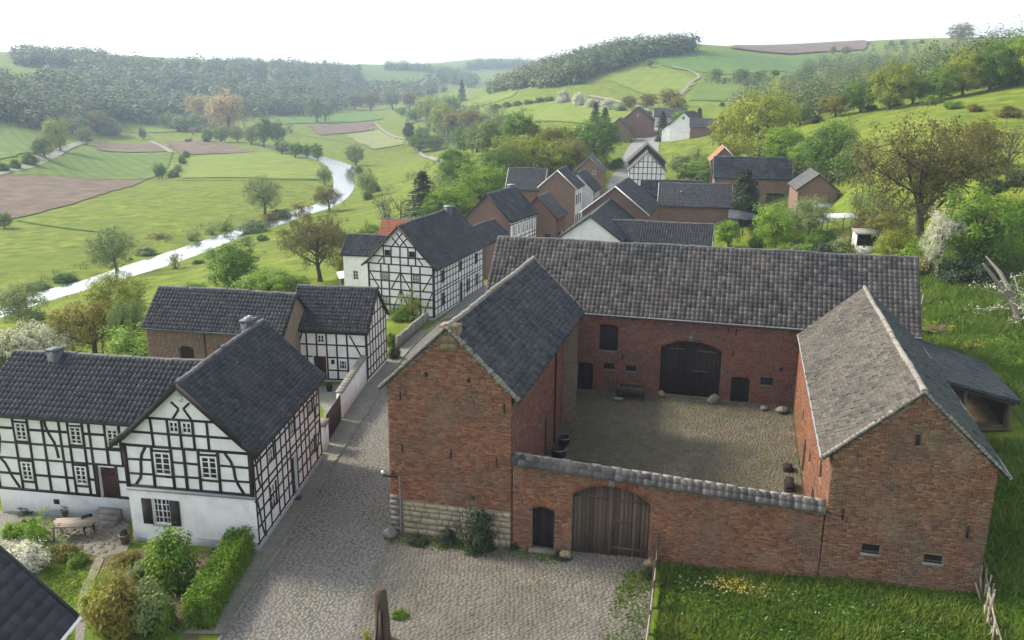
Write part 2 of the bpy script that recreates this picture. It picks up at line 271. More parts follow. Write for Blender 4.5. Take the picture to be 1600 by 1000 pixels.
# ------------------------------------------------------------------ terrain
FY = R_(14.8)                                   # the farmyard's axes: u along its front wall, v towards the back
FU = np.array([math.cos(FY), -math.sin(FY)]); FV = np.array([math.sin(FY), math.cos(FY)]); FO = np.array([-5.57, 35.26])
def fw(u, v): return FO + u*FU + v*FV
def ray(px, py): return _F + _R*(px-800)/FPX - _U*(py-500)/FPX
def at_r(px, py, r):
    d = ray(px, py); t = r/math.hypot(d[0], d[1]); return np.array([0, 0, CAM_H]) + d*t
CP = []
def cp(x, y, z): CP.append((x, y, z))
for u, v, z in [(0, 0, 0), (6, 0, .12), (12, 0, .4), (18, 0, .75), (24.6, 0, 1.12), (6, 21, .0), (6, 10, .05), (13, 11, .15), (19, 21, .3), (19, 10, .3), (26, 15, 1.6), (31, 20, 2.2), (21.5, 0, .95), (21.5, -4, .8), (26.5, 0, 1.25), (27, 7, 1.5), (32, 0, 1.7), (32, 12, 2.2), (36, 20, 3.0), (40, 5, 2.9), (42, 28, 5.0), (21, 10, .5), (24, 18, .9), (18, -6, .5), (30, -8, 1.3), (40, -6, 2.3),
                (26, 28, 2.0), (12, -6, .15), (24, -7, .9), (3, -8, 0), (-4, 0, 0), (-5, 12, 0), (-5, 24, 0), (10, 28, .4)]:
    p = fw(u, v); cp(p[0], p[1], z)
for x, y, z in [(-14, 33, 0), (-22, 34, -.1), (-30, 36, -.5), (-10, 45, 0), (-20, 46, -.3), (-13, 55, 0), (-22, 55, -.5), (-8, 70, 0), (-12, 84, -.6), (-3, 95, .4), (4, 110, .5), (8, 125, .8), (14, 157, 1.0),
                (25, 156, 1.3), (18, 140, 1.0), (14, 105, .8), (18, 90, .7), (26, 116, 1.2), (40, 141, 2.0), (44, 124, 2.2), (30, 100, 1.8), (30, 80, 1.9), (8, 20, 0), (-12, 20, 0), (-25, 20, 0), (25, 18, .8), (0, 12, 0), (-8, 12, 0), (10, 12, 0)]:
    cp(x, y, z)
for px, py, r in [
        (600, 190, 640), (480, 196, 600), (680, 190, 560),
        # left hills
        (0, 195, 480), (-250, 190, 460), (60, 240, 345), (40, 165, 560), (-100, 130, 640), (130, 190, 590), (330, 190, 640), (480, 178, 760), (600, 160, 950), (680, 150, 900),
        (60, 92, 1000), (160, 96, 1030), (260, 99, 1080), (350, 108, 1080), (450, 112, 1120), (560, 118, 1180), (650, 112, 1350), (720, 128, 1250), (200, 135, 860), (420, 140, 900), (60, 118, 800), (300, 150, 820), (560, 140, 1050), (-300, 90, 1000),
        # centre: wooded hill and its meadows
        (780, 140, 640), (850, 112, 620), (950, 88, 590), (1060, 72, 560), (740, 175, 520), (700, 200, 430), (800, 165, 430), (860, 170, 390), (950, 170, 340), (930, 195, 270), (800, 200, 300), (760, 225, 240), (700, 262, 205), (750, 300, 150), (860, 240, 190), (880, 200, 270),
        (1000, 215, 250), (1080, 210, 235), (1010, 130, 450), (1000, 160, 370), (1090, 130, 440), (1100, 160, 350), (1160, 100, 520), (1060, 105, 500), (1250, 80, 680), (1400, 70, 700), (1550, 62, 720), (1700, 60, 720), (1180, 75, 680), (1250, 115, 560), (1400, 95, 620),
        (1140, 180, 280), (1200, 185, 250), (1200, 170, 320), (1300, 150, 330), (1400, 120, 380), (1300, 110, 480),
        # right: the near meadow hill
        (1240, 193, 190), (1400, 163, 190), (1600, 127, 190), (1750, 110, 190), (1400, 230, 130), (1250, 235, 160), (1590, 230, 130), (1590, 300, 98), (1590, 420, 78), (1480, 450, 74), (1440, 375, 92), (1300, 372, 100), (1180, 330, 118), (1500, 105, 290), (1600, 85, 290), (1700, 75, 300),
        (1700, 420, 80), (1900, 150, 190)]:
    p = at_r(px, py, r); cp(*p)
for px, r, z in [(740, 1900, 86), (820, 1900, 86), (780, 1350, 30), (660, 1900, 75), (880, 1900, 76), (300, 1800, 70), (-300, 1800, 75), (1200, 1800, 80), (1600, 1800, 80), (2100, 1800, 80), (780, 2500, 92), (0, 2500, 75), (1600, 2500, 85), (-600, 2500, 80), (2200, 2500, 85),
                 (-900, 60, -4), (-1200, 150, -8), (-1200, 500, 10), (-900, 30, -1), (2300, 30, 1.5), (2300, 100, 12), (2300, 250, 25)]:
    p = at_r(px, 143, r); cp(p[0], p[1], z)
for th in range(-80, 81, 20):
    for r in (3.0, 7.0): cp(r*math.sin(R_(th)), r*math.cos(R_(th)), 0.0)
def at_z(px, py, z):
    d = ray(px, py); return np.array([0, 0, CAM_H]) + d*((z-CAM_H)/d[2])
RIV = [(-260, 575), (-90, 522), (0, 492), (105, 457), (160, 442), (235, 418), (300, 396), (350, 376), (420, 350), (478, 331), (520, 318), (541, 304), (549, 290), (545, 274), (528, 259), (505, 249), (480, 243), (455, 238), (420, 230), (396, 224)]
for px, py in RIV: cp(*at_z(px, py, -7.2))
for px, py, z in [(0, 340, -7), (200, 300, -7), (430, 250, -7), (100, 260, -7), (300, 222, -7), (150, 212, -6.8), (560, 215, -6.6), (-300, 340, -7), (-200, 260, -6.5), (100, 400, -7), (250, 350, -7), (-200, 420, -7), (400, 290, -7),
                  (350, 460, -2.8), (450, 440, -2.4), (520, 400, -3.6), (560, 360, -4.6), (600, 310, -5.4), (620, 260, -5.8), (700, 225, -3.5), (300, 440, -5.2), (430, 385, -5.6), (640, 300, -3.6), (200, 470, -4.6), (100, 520, -4.0)]:
    cp(*at_z(px, py, z))
CP = np.array(CP)
def _lp(x, y):
    r = np.hypot(x, y); th = np.arctan2(x, y)
    thc = np.clip(th, -1.25, 1.25)
    return np.stack([thc*2.2, np.log(np.clip(r, 3.0, 2500.0))], -1)
def _phi(d2): return 0.5*d2*np.log(d2 + 1e-12)
_Q = _lp(CP[:, 0], CP[:, 1]); _n = len(_Q)
_K = _phi(((_Q[:, None]-_Q[None])**2).sum(-1)) + np.eye(_n)*2e-4
_A = np.zeros((_n+3, _n+3)); _A[:_n, :_n] = _K; _A[:_n, _n] = 1; _A[:_n, _n+1:] = _Q; _A[_n:, :_n] = _A[:_n, _n:].T
_W = np.linalg.solve(_A, np.concatenate([CP[:, 2], [0, 0, 0]]))
def terr(x, y):
    x = np.asarray(x, float); y = np.asarray(y, float); sh = x.shape
    q = _lp(x.ravel(), y.ravel()); out = np.empty(len(q))
    for i in range(0, len(q), 20000):
        d2 = ((q[i:i+20000, None]-_Q[None])**2).sum(-1)
        out[i:i+20000] = _phi(d2) @ _W[:_n] + _W[_n] + q[i:i+20000] @ _W[_n+1:]
    th = np.abs(np.arctan2(x.ravel(), y.ravel())); b = np.clip((th-1.25)/(math.pi-1.25), 0, 1)
    out = out*(1-b) + b*0.0
    return out.reshape(sh)
_terr_exact = terr
_gth = np.linspace(-1.25, 1.25, 640); _glr = np.linspace(math.log(3.0), math.log(2500.0), 420)
_gg = _terr_exact(np.exp(_glr)[None]*np.sin(_gth)[:, None], np.exp(_glr)[None]*np.cos(_gth)[:, None])
def terr(x, y):
    """ground height, read off a fine table of the spline"""
    x = np.asarray(x, float); y = np.asarray(y, float); th = np.arctan2(x, y); lr = np.log(np.clip(np.hypot(x, y), 3.0, 2499.0))
    a = np.clip((th+1.25)/2.5*639, 0, 638.999); b = np.clip((lr-_glr[0])/(_glr[-1]-_glr[0])*419, 0, 418.999); i = a.astype(int); j = b.astype(int); a = a-i; b = b-j
    z = (_gg[i, j]*(1-a)+_gg[i+1, j]*a)*(1-b)+(_gg[i, j+1]*(1-a)+_gg[i+1, j+1]*a)*b
    k = np.clip((np.abs(th)-1.25)/(math.pi-1.25), 0, 1); return z*(1-k)
def tz(x, y): return float(terr(np.array([x]), np.array([y]))[0])
_RS = np.exp(np.linspace(math.log(14), math.log(4500), 170))
def hit(px, py):
    """where the line of sight through a photo pixel meets the ground"""
    d = ray(px, py); h = math.hypot(d[0], d[1]); dx, dy, dz = d/h; rs = _RS
    for it in range(2):
        f = CAM_H + dz*rs - terr(dx*rs, dy*rs); k = np.nonzero(f <= 0)[0]
        if len(k) == 0: return np.array([dx*rs[-1], dy*rs[-1], tz(dx*rs[-1], dy*rs[-1])])
        k = max(k[0], 1)
        if it == 0: rs = np.linspace(rs[k-1], rs[k], 12)
        else:
            t = f[k-1]/(f[k-1]-f[k]+1e-9); r = rs[k-1]+(rs[k]-rs[k-1])*min(max(t, 0), 1)
    return np.array([dx*r, dy*r, tz(dx*r, dy*r)])
def dist(p): return math.hypot(p[0], p[1])
def pxm(p): return FPX/float((np.asarray(p)-np.array([0, 0, CAM_H])) @ _F)    # pixels per metre at p
def project(p):
    q = np.asarray(p, float)-np.array([0, 0, CAM_H]); z = q @ _F
    return 800+FPX*(q @ _R)/z, 500-FPX*(q @ _U)/z

def build_ground():
    rr = np.exp(np.linspace(math.log(3.0), math.log(2250), 250))
    th = np.concatenate([np.linspace(-math.pi, -.62, 60, endpoint=False), np.linspace(-.62, .62, 400, endpoint=False), np.linspace(.62, math.pi, 60, endpoint=False)])
    T, Rr = np.meshgrid(th, rr); X = Rr*np.sin(T); Y = Rr*np.cos(T); Z = terr(X, Y)
    n = len(th); i = np.arange(len(rr)-1)[:, None]*n; j = np.arange(n)[None]; j2 = (j+1) % n
    m = MB(); m.add(np.stack([X, Y, Z], -1).reshape(-1, 3), np.stack([i+j2, i+j, i+n+j, i+n+j2], -1).reshape(-1, 4))
    m.add(np.stack([X[0], Y[0], Z[0]], -1), [list(range(n))[::-1]])
    return tag(m.build('meadow_ground', 'grass', smooth=True), label='green grass ground of the valley and its hills', kind='structure')
build_ground()

def inside(poly, x, y):
    c = np.zeros(np.shape(x), bool); n = len(poly)
    for i in range(n):
        x0, y0 = poly[i]; x1, y1 = poly[(i+1) % n]
        if y0 == y1: continue
        k = ((y0 > y) != (y1 > y)) & (x < (x1-x0)*(y-y0)/(y1-y0)+x0); c ^= k
    return c
import bmesh
def drape(name, poly, material, off, step, kind='structure', label=None, parent=None, zfun=None, thick=0.0):
    """polygon (world xy) cut into a grid and laid on the terrain"""
    poly = np.asarray(poly, float)
    bm = bmesh.new(); vs = [bm.verts.new((p[0], p[1], 0)) for p in poly]
    bm.faces.new(vs)
    bmesh.ops.triangulate(bm, faces=bm.faces[:])
    lo = poly.min(0); hi = poly.max(0)
    for ax in (0, 1):
        k = max(1, int((hi[ax]-lo[ax])/step))
        for c in np.linspace(lo[ax], hi[ax], k+1)[1:-1]:
            no = (1, 0, 0) if ax == 0 else (0, 1, 0)
            bmesh.ops.bisect_plane(bm, geom=bm.verts[:]+bm.edges[:]+bm.faces[:], plane_co=(c, c, 0), plane_no=no, dist=1e-6)
    bm.normal_update()
    for f in bm.faces:
        if f.normal.z < 0: f.normal_flip()
    co = np.array([v.co[:2] for v in bm.verts]); z = (zfun or terr)(co[:, 0], co[:, 1])
    for v, zz in zip(bm.verts, z): v.co.z = zz + off
    me = bpy.data.meshes.new(name); bm.to_mesh(me); bm.free()
    me.polygons.foreach_set('use_smooth', np.ones(len(me.polygons), bool))
    me.materials.append(MAT[material])
    o = bpy.data.objects.new(name, me); COL.objects.link(o); o.parent = parent
    return tag(o, label, kind=kind)
def smooth_line(P, k=6):
    """Catmull-Rom through P"""
    P = np.asarray(P, float); Q = np.vstack([2*P[0]-P[1], P, 2*P[-1]-P[-2]]); out = []
    for i in range(1, len(Q)-2):
        for t in np.arange(k)/k:
            a, b, c, d = Q[i-1], Q[i], Q[i+1], Q[i+2]
            out.append(.5*(2*b+(c-a)*t+(2*a-5*b+4*c-d)*t*t+(3*b-a-3*c+d)*t**3))
    out.append(Q[-2]); return np.array(out)
def ribbon(name, P, W, material, off, nw=5, kind='structure', label=None, level=False):
    """strip of width W (per point) along world xy points P, laid on the terrain"""
    P = np.asarray(P, float); d = np.gradient(P, axis=0); d /= np.linalg.norm(d, axis=1, keepdims=True); nrm = np.stack([d[:, 1], -d[:, 0]], -1)
    W = np.broadcast_to(np.asarray(W, float), (len(P),)); s = np.linspace(-.5, .5, nw)
    XY = P[:, None] + nrm[:, None]*(W[:, None]*s)[..., None]; Z = terr(XY[..., 0], XY[..., 1]) + off
    if level: Z = np.full_like(Z, -7.08)
    V = np.concatenate([XY, Z[..., None]], -1).reshape(-1, 3); i = np.arange(len(P)-1)[:, None]*nw; j = np.arange(nw-1)[None]
    m = MB(); m.add(V, np.stack([i+j, i+j+1, i+nw+j+1, i+nw+j], -1).reshape(-1, 4))
    return tag(m.build(name, material, smooth=True), label, kind=kind)
def H2(pts): return np.array([hit(*p)[:2] for p in pts])

# fields of the valley floor and the hills (corner points read off the photograph, laid on the terrain)
FIELDS = [
 ('ploughed_field', 'field_brown', [(-60, 279), (232, 281), (205, 292), (120, 318), (60, 334), (28, 341), (-80, 352)], 'brown ploughed field at the left edge beside the river meadow'),
 ('ploughed_field', 'field_brown', [(148, 221), (245, 222), (272, 237), (150, 235)], 'small brown ploughed field left of the hedge'),
 ('ploughed_field', 'field_brown', [(258, 222), (350, 223), (402, 239), (282, 243)], 'brown ploughed field right of the hedge'),
 ('ploughed_field', 'field_brown', [(478, 196), (585, 190), (582, 204), (500, 212)], 'narrow brown ploughed field near the tall orange poplars'),
 ('crop_field', 'field_green', [(15, 275), (130, 234), (270, 240), (262, 262), (235, 280), (120, 279)], 'mid green crop field inside the bend of the lane'),
 ('crop_field', 'field_lime', [(296, 245), (425, 238), (500, 258), (500, 281), (420, 280), (285, 279)], 'yellow green field right of the hedge before the river'),
 ('hay_field', 'field_pale', [(540, 211), (592, 204), (632, 226), (582, 234)], 'pale hay field beside the curving farm track'),
 ('crop_field', 'field_emerald', [(420, 186), (575, 175), (600, 186), (480, 193), (420, 197)], 'blue green crop field far up the valley'),
 ('crop_field', 'field_lime', [(195, 193), (262, 189), (300, 205), (210, 208)], 'light green field before the far wood'),
 ('hill_meadow', 'field_lime', [(770, 187), (800, 168), (860, 155), (930, 160), (990, 170), (985, 190), (930, 196), (850, 190)], 'bright meadow on the low knoll behind the village'),
 ('hill_meadow', 'field_lime', [(716, 165), (760, 150), (810, 139), (800, 152), (740, 168)], 'narrow bright meadow above the hedge of the knoll'),
 ('hill_meadow', 'field_lime', [(950, 124), (1000, 106), (1045, 106), (1090, 124), (1070, 150), (1010, 148)], 'yellow green meadow below the hilltop wood'),
 ('crop_field', 'field_emerald', [(1005, 90), (1100, 79), (1290, 83), (1285, 110), (1160, 119), (1040, 105)], 'blue green field across the hilltop'),
 ('crop_field', 'field_green', [(1075, 158), (1100, 127), (1170, 132), (1240, 140), (1190, 160)], 'green field below the hill hedge with the path'),
 ('ploughed_field', 'field_brown', [(1140, 76), (1200, 69), (1360, 67), (1350, 79), (1290, 82)], 'brown ploughed strip along the skyline'),
 ('crop_field', 'field_green', [(0, 190), (70, 205), (55, 240), (-40, 262), (-60, 200)], 'green slope at the left edge below the dark wood'),
 ('crop_field', 'field_green', [(560, 100), (690, 108), (650, 132), (560, 128)], 'pale green clearing between the far woods'),
]
_fg = np.random.default_rng(77)
def ragged(P, step, amp):
    out = []
    for a, b in zip(P, np.roll(P, -1, axis=0)):
        n = max(1, int(np.linalg.norm(b-a)/step)); d = (b-a)/max(np.linalg.norm(b-a), 1e-6); nn = np.array([-d[1], d[0]])
        for i in range(n): out.append(a+(b-a)*i/n+nn*_fg.normal(0, amp)*(i > 0))
    return np.array(out)
for nm, mt, poly, lab in FIELDS:
    P = H2(poly); r = np.hypot(P[:, 0], P[:, 1]).mean(); P = ragged(P, r*.012, r*.0013)
    drape(nm, P, mt, .03+.0007*r, max(2.5, r*.02), label=lab)
# river
RW_ = [16, 14, 13, 12, 12, 15, 15, 12, 10, 10, 12, 15, 18, 19, 16, 12, 11, 10, 10, 8]
_rp = smooth_line(H2(RIV), 6); _rw = np.interp(np.linspace(0, len(RIV)-1, len(_rp)), range(len(RIV)), RW_)
ribbon('river', _rp, _rw*.58, 'water', .03, 7, level=True, label='bright river winding through the meadows')
# lanes and tracks
ribbon('country_lane', smooth_line(H2([(-60, 290), (0, 272), (50, 258), (85, 242), (105, 231), (135, 222)]), 5), 4.0, 'track', .35, 3, label='pale country lane curving below the left wood')
ribbon('farm_track', smooth_line(H2([(585, 192), (600, 205), (620, 215), (652, 232), (695, 258)]), 5), 1.7, 'track', .35, 3, label='narrow pale track crossing the hay fields')
ribbon('farm_track', smooth_line(H2([(1062, 150), (1080, 130), (1092, 122), (1080, 112), (1050, 104)]), 5), 1.3, 'track', .55, 3, label='thin footpath climbing the hill meadow')
ribbon('farm_track', smooth_line(H2([(236, 222), (268, 240)]), 5), 2.2, 'track', .6, 3, label='short pale track between two ploughed fields')
ribbon('country_lane', smooth_line(H2([(1018, 212), (1022, 196), (1020, 182), (1000, 168), (960, 158), (920, 150)]), 5), 3.0, 'track', .4, 3, label='pale lane leaving the village past the brick barn')

for k_, pts_ in enumerate([[(28, 345), (70, 352), (130, 360), (195, 366)], [(235, 281.5), (330, 282), (420, 282), (500, 282)], [(15, 276), (120, 280.5), (235, 281)], [(500, 258), (506, 270), (500, 282)], [(582, 235), (625, 232), (640, 224)], [(480, 213), (540, 222), (582, 234)]]):
    ribbon('field_margin', smooth_line(H2(pts_), 5), 1.1, 'grass_lush', .16, 3, label=['rough margin below the brown field', 'rough margin below the yellow green field', 'rough margin below the green crop field', 'short rough margin near the river bend', 'rough margin below the hay field', 'rough margin left of the hay field'][k_])
# ------------------------------------------------------------------ building kit
def archz(o, x):
    """top edge of an opening at x"""
    x0, x1, z0, z1 = o['x0'], o['x1'], o['z0'], o['z1']; r = o.get('arch', 0)
    if not r: return z1
    m = (x0+x1)/2; h = (x1-x0)/2; R = (h*h+r*r)/(2*r)
    return z1 - R + math.sqrt(max(R*R-(x-m)**2, 0))
class Wall:
    """upright wall: origin o (bottom left seen from outside), axis ax, outward normal n"""
    def __init__(s, o, ax, L, top, base=-1.2):
        s.o = np.asarray(o, float); s.ax = np.asarray(ax, float); s.ax = s.ax/np.linalg.norm(s.ax); s.n = np.cross(s.ax, [0, 0, 1.]); s.L = L; s.top = top; s.base = base; s.ops = []
    def p(s, x, z, d=0.0): return s.o + s.ax*x + s.n*d + np.array([0, 0, z])
    def tp(s, x):
        t = s.top; return float(np.interp(x, [q[0] for q in t], [q[1] for q in t]))
    def opening(s, x0, x1, z0, z1, arch=0, depth=.2):
        o = dict(x0=x0, x1=x1, z0=z0, z1=z1, arch=arch, depth=depth); s.ops.append(o); return o
    def mesh(s, mb, inset=0.0, tint=.5):
        xs = {0.0, s.L} | {q[0] for q in s.top}
        for o in s.ops:
            xs |= set(np.linspace(o['x0'], o['x1'], 13 if o['arch'] else 2).tolist())
        xs = sorted(x for x in xs if -1e-6 <= x <= s.L+1e-6)
        for xa, xb in zip(xs[:-1], xs[1:]):
            if xb-xa < 1e-5: continue
            xm = (xa+xb)/2; cur = (s.base, s.base)
            for o in sorted([o for o in s.ops if o['x0'] < xm < o['x1']], key=lambda o: o['z0']):
                mb.quad(s.p(xa, cur[0], -inset), s.p(xb, cur[1], -inset), s.p(xb, o['z0'], -inset), s.p(xa, o['z0'], -inset), tint)
                cur = (archz(o, xa), archz(o, xb))
                dd = o['depth']
                mb.quad(s.p(xa, cur[0], -inset), s.p(xb, cur[1], -inset), s.p(xb, cur[1], -dd), s.p(xa, cur[0], -dd), tint)
                mb.quad(s.p(xa, o['z0'], -dd), s.p(xb, o['z0'], -dd), s.p(xb, o['z0'], -inset), s.p(xa, o['z0'], -inset), tint)
            mb.quad(s.p(xa, cur[0], -inset), s.p(xb, cur[1], -inset), s.p(xb, s.tp(xb), -inset), s.p(xa, s.tp(xa), -inset), tint)
        for o in s.ops:
            for x, sg in ((o['x0'], 1), (o['x1'], -1)):
                z1 = archz(o, x); q = [s.p(x, o['z0'], -inset), s.p(x, o['z0'], -o['depth']), s.p(x, z1, -o['depth']), s.p(x, z1, -inset)]
                mb.quad(*(q if sg > 0 else q[::-1]), tint)
            k = 9 if o['arch'] else 2; xs_ = np.linspace(o['x0'], o['x1'], k)     # dark back of the opening
    def bricks(s, mb, bw=.25, bh=.083, z0=-.3, proud=.012, skip=None, xr=None, seed=1, soft=0.0):
        g = np.random.default_rng(seed); k = 0
        zt = max(q[1] for q in s.top); row = 0; z = z0; P = []; TT = []
        x_lo, x_hi = xr or (0, s.L)
        V = []; 
        while z < zt:
            x = x_lo - (row % 2)*bw/2 - g.random()*.03
            while x < x_hi:
                wdt = bw if g.random() < .72 else bw*.52
                a, b = max(x, x_lo), min(x+wdt-.018, x_hi); x += wdt
                if b-a < .04: continue
                m = (a+b)/2; zh = min(z+bh-.018, min(s.tp(a), s.tp(b)))
                if zh-z < .03: continue
                cut = False
                for o in s.ops:                                     # bricks are cut to the edge of an opening
                    if not (o['z0'] < zh and z < o['z1']): continue
                    e0, e1 = o['x0'], o['x1']
                    if o['arch'] and zh > o['z1']-o['arch']:
                        hw = (e1-e0)/2; Ra = (hw*hw+o['arch']**2)/(2*o['arch']); dz_ = min(zh, o['z1'])-(o['z1']-Ra); h2 = Ra*Ra-dz_*dz_; mc = (e0+e1)/2; hx = math.sqrt(max(h2, 0)); hx = min(hx+.03, hw); e0, e1 = mc-hx, mc+hx
                    if e0 <= a and b <= e1: cut = True
                    elif a < e0 < b: b = e0-.004
                    elif a < e1 < b: a = e1+.004
                if cut or b-a < .03: continue
                m = (a+b)/2
                if skip and skip(m, z): continue
                V.append((a, b, z, zh)); 
            z += bh; row += 1
        V = np.array(V); n = len(V); d = proud*(0.3+g.random(n)*1.1)
        a, b, z, zh = V.T
        j = g.normal(0, .004, (n, 2))
        def pt(x, zz, dd): return s.o + x[:, None]*s.ax + dd[:, None]*s.n + np.stack([0*x, 0*x, zz], -1)
        f = [pt(a, z+j[:, 0], d), pt(b, z+j[:, 1], d), pt(b, zh+j[:, 1], d), pt(a, zh+j[:, 0], d)]
        r = [pt(a, z, d*0-.02), pt(b, z, d*0-.02), pt(b, zh, d*0-.02), pt(a, zh, d*0-.02)]
        VV = np.stack(f+r, 1).reshape(-1, 3); base = np.arange(n)[:, None]*8
        F = np.concatenate([base+np.array(q) for q in ([0, 1, 2, 3], [4, 5, 1, 0], [5, 6, 2, 1], [6, 7, 3, 2], [7, 4, 0, 3])])
        t = np.clip(g.normal(.48, .26, n), 0, 1); t[g.random(n) < .10] = .99; t[g.random(n) < .10] = .02
        mb.add(VV, F, np.tile(t, 5))
def pane(wl, parent, x0, x1, z0, z1, cols=2, rows=3, frame='white_paint', depth=.1, fw_=.06, bar=.03, name='window', cut=True, sill=None, label=None):
    """window: frame mesh > glazing_bars, glass (and sill)"""
    if cut: wl.opening(x0, x1, z0, z1, 0, depth+.06)
    o0 = np.array(parent.location) if parent else np.zeros(3)
    d0, d1 = -depth, -depth+.06
    def hb(mb, xa, xb, za, zb, da, db): mb.hexa([wl.p(xa, za, db), wl.p(xb, za, db), wl.p(xb, za, da), wl.p(xa, za, da), wl.p(xa, zb, db), wl.p(xb, zb, db), wl.p(xb, zb, da), wl.p(xa, zb, da)], .5)
    m = MB(); hb(m, x0, x0+fw_, z0, z1, d0, d1); hb(m, x1-fw_, x1, z0, z1, d0, d1); hb(m, x0+fw_, x1-fw_, z0, z0+fw_, d0, d1-.003); hb(m, x0+fw_, x1-fw_, z1-fw_, z1, d0, d1-.003)
    o = m.build(name, frame, parent)
    if label: o['label'] = label
    b = MB()
    for i in range(1, cols):
        x = x0+(x1-x0)*i/cols; k = bar*(1.8 if cols % 2 == 0 and i == cols//2 else 1); hb(b, x-k/2, x+k/2, z0+fw_, z1-fw_, d0+.01, d1-.01)
    for i in range(1, rows):
        z = z0+(z1-z0)*i/rows; hb(b, x0+fw_, x1-fw_, z-bar/2, z+bar/2, d0+.012, d1-.016)
    if b.k: b.build('glazing_bars', frame, o)
    g = MB()
    for i in range(cols):
        for j in range(rows):
            xa, xb = x0+(x1-x0)*i/cols, x0+(x1-x0)*(i+1)/cols; za, zb = z0+(z1-z0)*j/rows, z0+(z1-z0)*(j+1)/rows; e = rng.normal(0, .004, 2)
            g.quad(wl.p(xa, za, d0+.015+e[0]), wl.p(xb, za, d0+.015+e[1]), wl.p(xb, zb, d0+.015+e[1]), wl.p(xa, zb, d0+.015+e[0]))
    g.build('glass', 'glass', o)
    if sill:
        k = MB(); hb(k, x0-.06, x1+.06, z0-.07, z0-.002, -.05, .07); k.build('sill', sill, o)
    return o
def planks(wl, parent, o, n, material, depth=.12, seed=0, gap=.012, name='plank', zlow=0.0):
    g = np.random.default_rng(seed); xs = np.linspace(o['x0'], o['x1'], n+1)
    for i in range(n):
        xa, xb = xs[i]+gap/2, xs[i+1]-gap/2; za = o['z0']+zlow; ta, tb = archz(o, xa)-.01, archz(o, xb)-.01; dd = -depth+g.normal(0, .006)
        m = MB(); m.hexa([wl.p(xa, za, dd), wl.p(xb, za, dd), wl.p(xb, za, dd-.05), wl.p(xa, za, dd-.05), wl.p(xa, ta, dd), wl.p(xb, tb, dd), wl.p(xb, tb, dd-.05), wl.p(xa, ta, dd-.05)], g.random())
        m.build(name, material, parent)
def slab(mb, wl, xa, xb, za, zb, da, db, tint=.5):
    mb.hexa([wl.p(xa, za, db), wl.p(xb, za, db), wl.p(xb, za, da), wl.p(xa, za, da), wl.p(xa, zb, db), wl.p(xb, zb, db), wl.p(xb, zb, da), wl.p(xa, zb, da)], tint)
def door(wl, parent, x0, x1, z0, z1, material='door_brown', n=4, arch=0, depth=.16, label=None, rails=True, seed=0, knob=True):
    o = wl.opening(x0, x1, z0, z1, arch, depth+.08)
    m = MB(); xs = np.linspace(x0, x1, 9 if arch else 2)
    for a, b in zip(xs[:-1], xs[1:]):
        m.quad(wl.p(a, z0, -depth-.04), wl.p(b, z0, -depth-.04), wl.p(b, archz(o, b), -depth-.04), wl.p(a, archz(o, a), -depth-.04), .3)
    d = m.build('door', material, parent)
    if label: d['label'] = label
    planks(wl, d, o, n, material, depth, seed)
    if rails:
        for z in (z0+(z1-z0)*.12, z0+(z1-z0)*.78): r = MB(); slab(r, wl, x0+.02, x1-.02, z, z+.11, -depth-.01, -depth+.025, .4); r.build('ledge', material, d)
    if knob:
        k = MB(); c = wl.p(x1-(x1-x0)*.12, z0+1.0, -depth+.03); k.lathe(c-np.array([0, 0, .03]), [(.0, 0), (.03, .01), (.03, .05), (0, .06)], 8); k.build('handle', 'iron', d)
    return d
def timber(wl, parent, pts, w=.15, proud=.035, name=None, material='timber', tint=None):
    """one beam of the frame, straight or bent, as a mesh of its own"""
    P = np.asarray(pts, float)+rng.normal(0, .012, (len(pts), 2)); d = np.gradient(P, axis=0); d /= np.linalg.norm(d, axis=1, keepdims=True); nn = np.stack([-d[:, 1], d[:, 0]], -1)*w/2
    L = P+nn; Rr = P-nn; m = MB(); V = []
    for (l, r) in zip(L, Rr):
        V += [wl.p(l[0], l[1], -.03), wl.p(l[0], l[1], proud), wl.p(r[0], r[1], proud), wl.p(r[0], r[1], -.03)]
    k = len(P); F = []
    for i in range(k-1):
        b = 4*i
        F += [[b+1, b+2, b+6, b+5], [b, b+1, b+5, b+4], [b+2, b+3, b+7, b+6], [b+3, b, b+4, b+7]]
    F += [[0, 3, 2, 1], [4*k-4, 4*k-3, 4*k-2, 4*k-1]]
    m.add(V, F, rng.random() if tint is None else tint)
    if name is None:
        dx, dz = abs(P[-1]-P[0]); name = 'post' if dx < .12*dz+.02 else ('rail' if dz < .12*dx+.02 else 'brace')
    return m.build(name, material, parent)
def posts(wl, par, xs, z0, z1, w=.14, proud=.040, **k):
    for x in np.atleast_1d(xs): timber(wl, par, [(x, z0), (x, min(z1, wl.tp(x)-.02))], w, proud+rng.uniform(-.002, .002), **k)
def rails(wl, par, zs, x0=0.0, x1=None, w=.14, proud=.033, breaks=(), **k):
    x1 = wl.L if x1 is None else x1
    for z in np.atleast_1d(zs):
        # a rail stops where the gable narrows
        xs = np.linspace(x0, x1, 200); ok = [x for x in xs if wl.tp(x) > z+.05]
        if not ok: continue
        a, b = ok[0], ok[-1]; cuts = [a]
        for (p, q) in sorted(breaks):
            if a < p and q < b: cuts += [p, q]
        cuts.append(b)
        for p, q in zip(cuts[::2], cuts[1::2]):
            if q-p > .1: timber(wl, par, [(p, z), (q, z)], w, proud+rng.uniform(-.002, .002), **k)
def brace(wl, par, x0, z0, x1, z1, bend=0.0, w=.13, proud=.027, **k):
    if bend:
        t = np.linspace(0, 1, 6); P = np.stack([x0+(x1-x0)*t+bend*np.sin(t*2*math.pi), z0+(z1-z0)*t], -1)
    else: P = np.array([(x0, z0), (x1, z1)])
    timber(wl, par, P, w, proud, name='brace', **k)

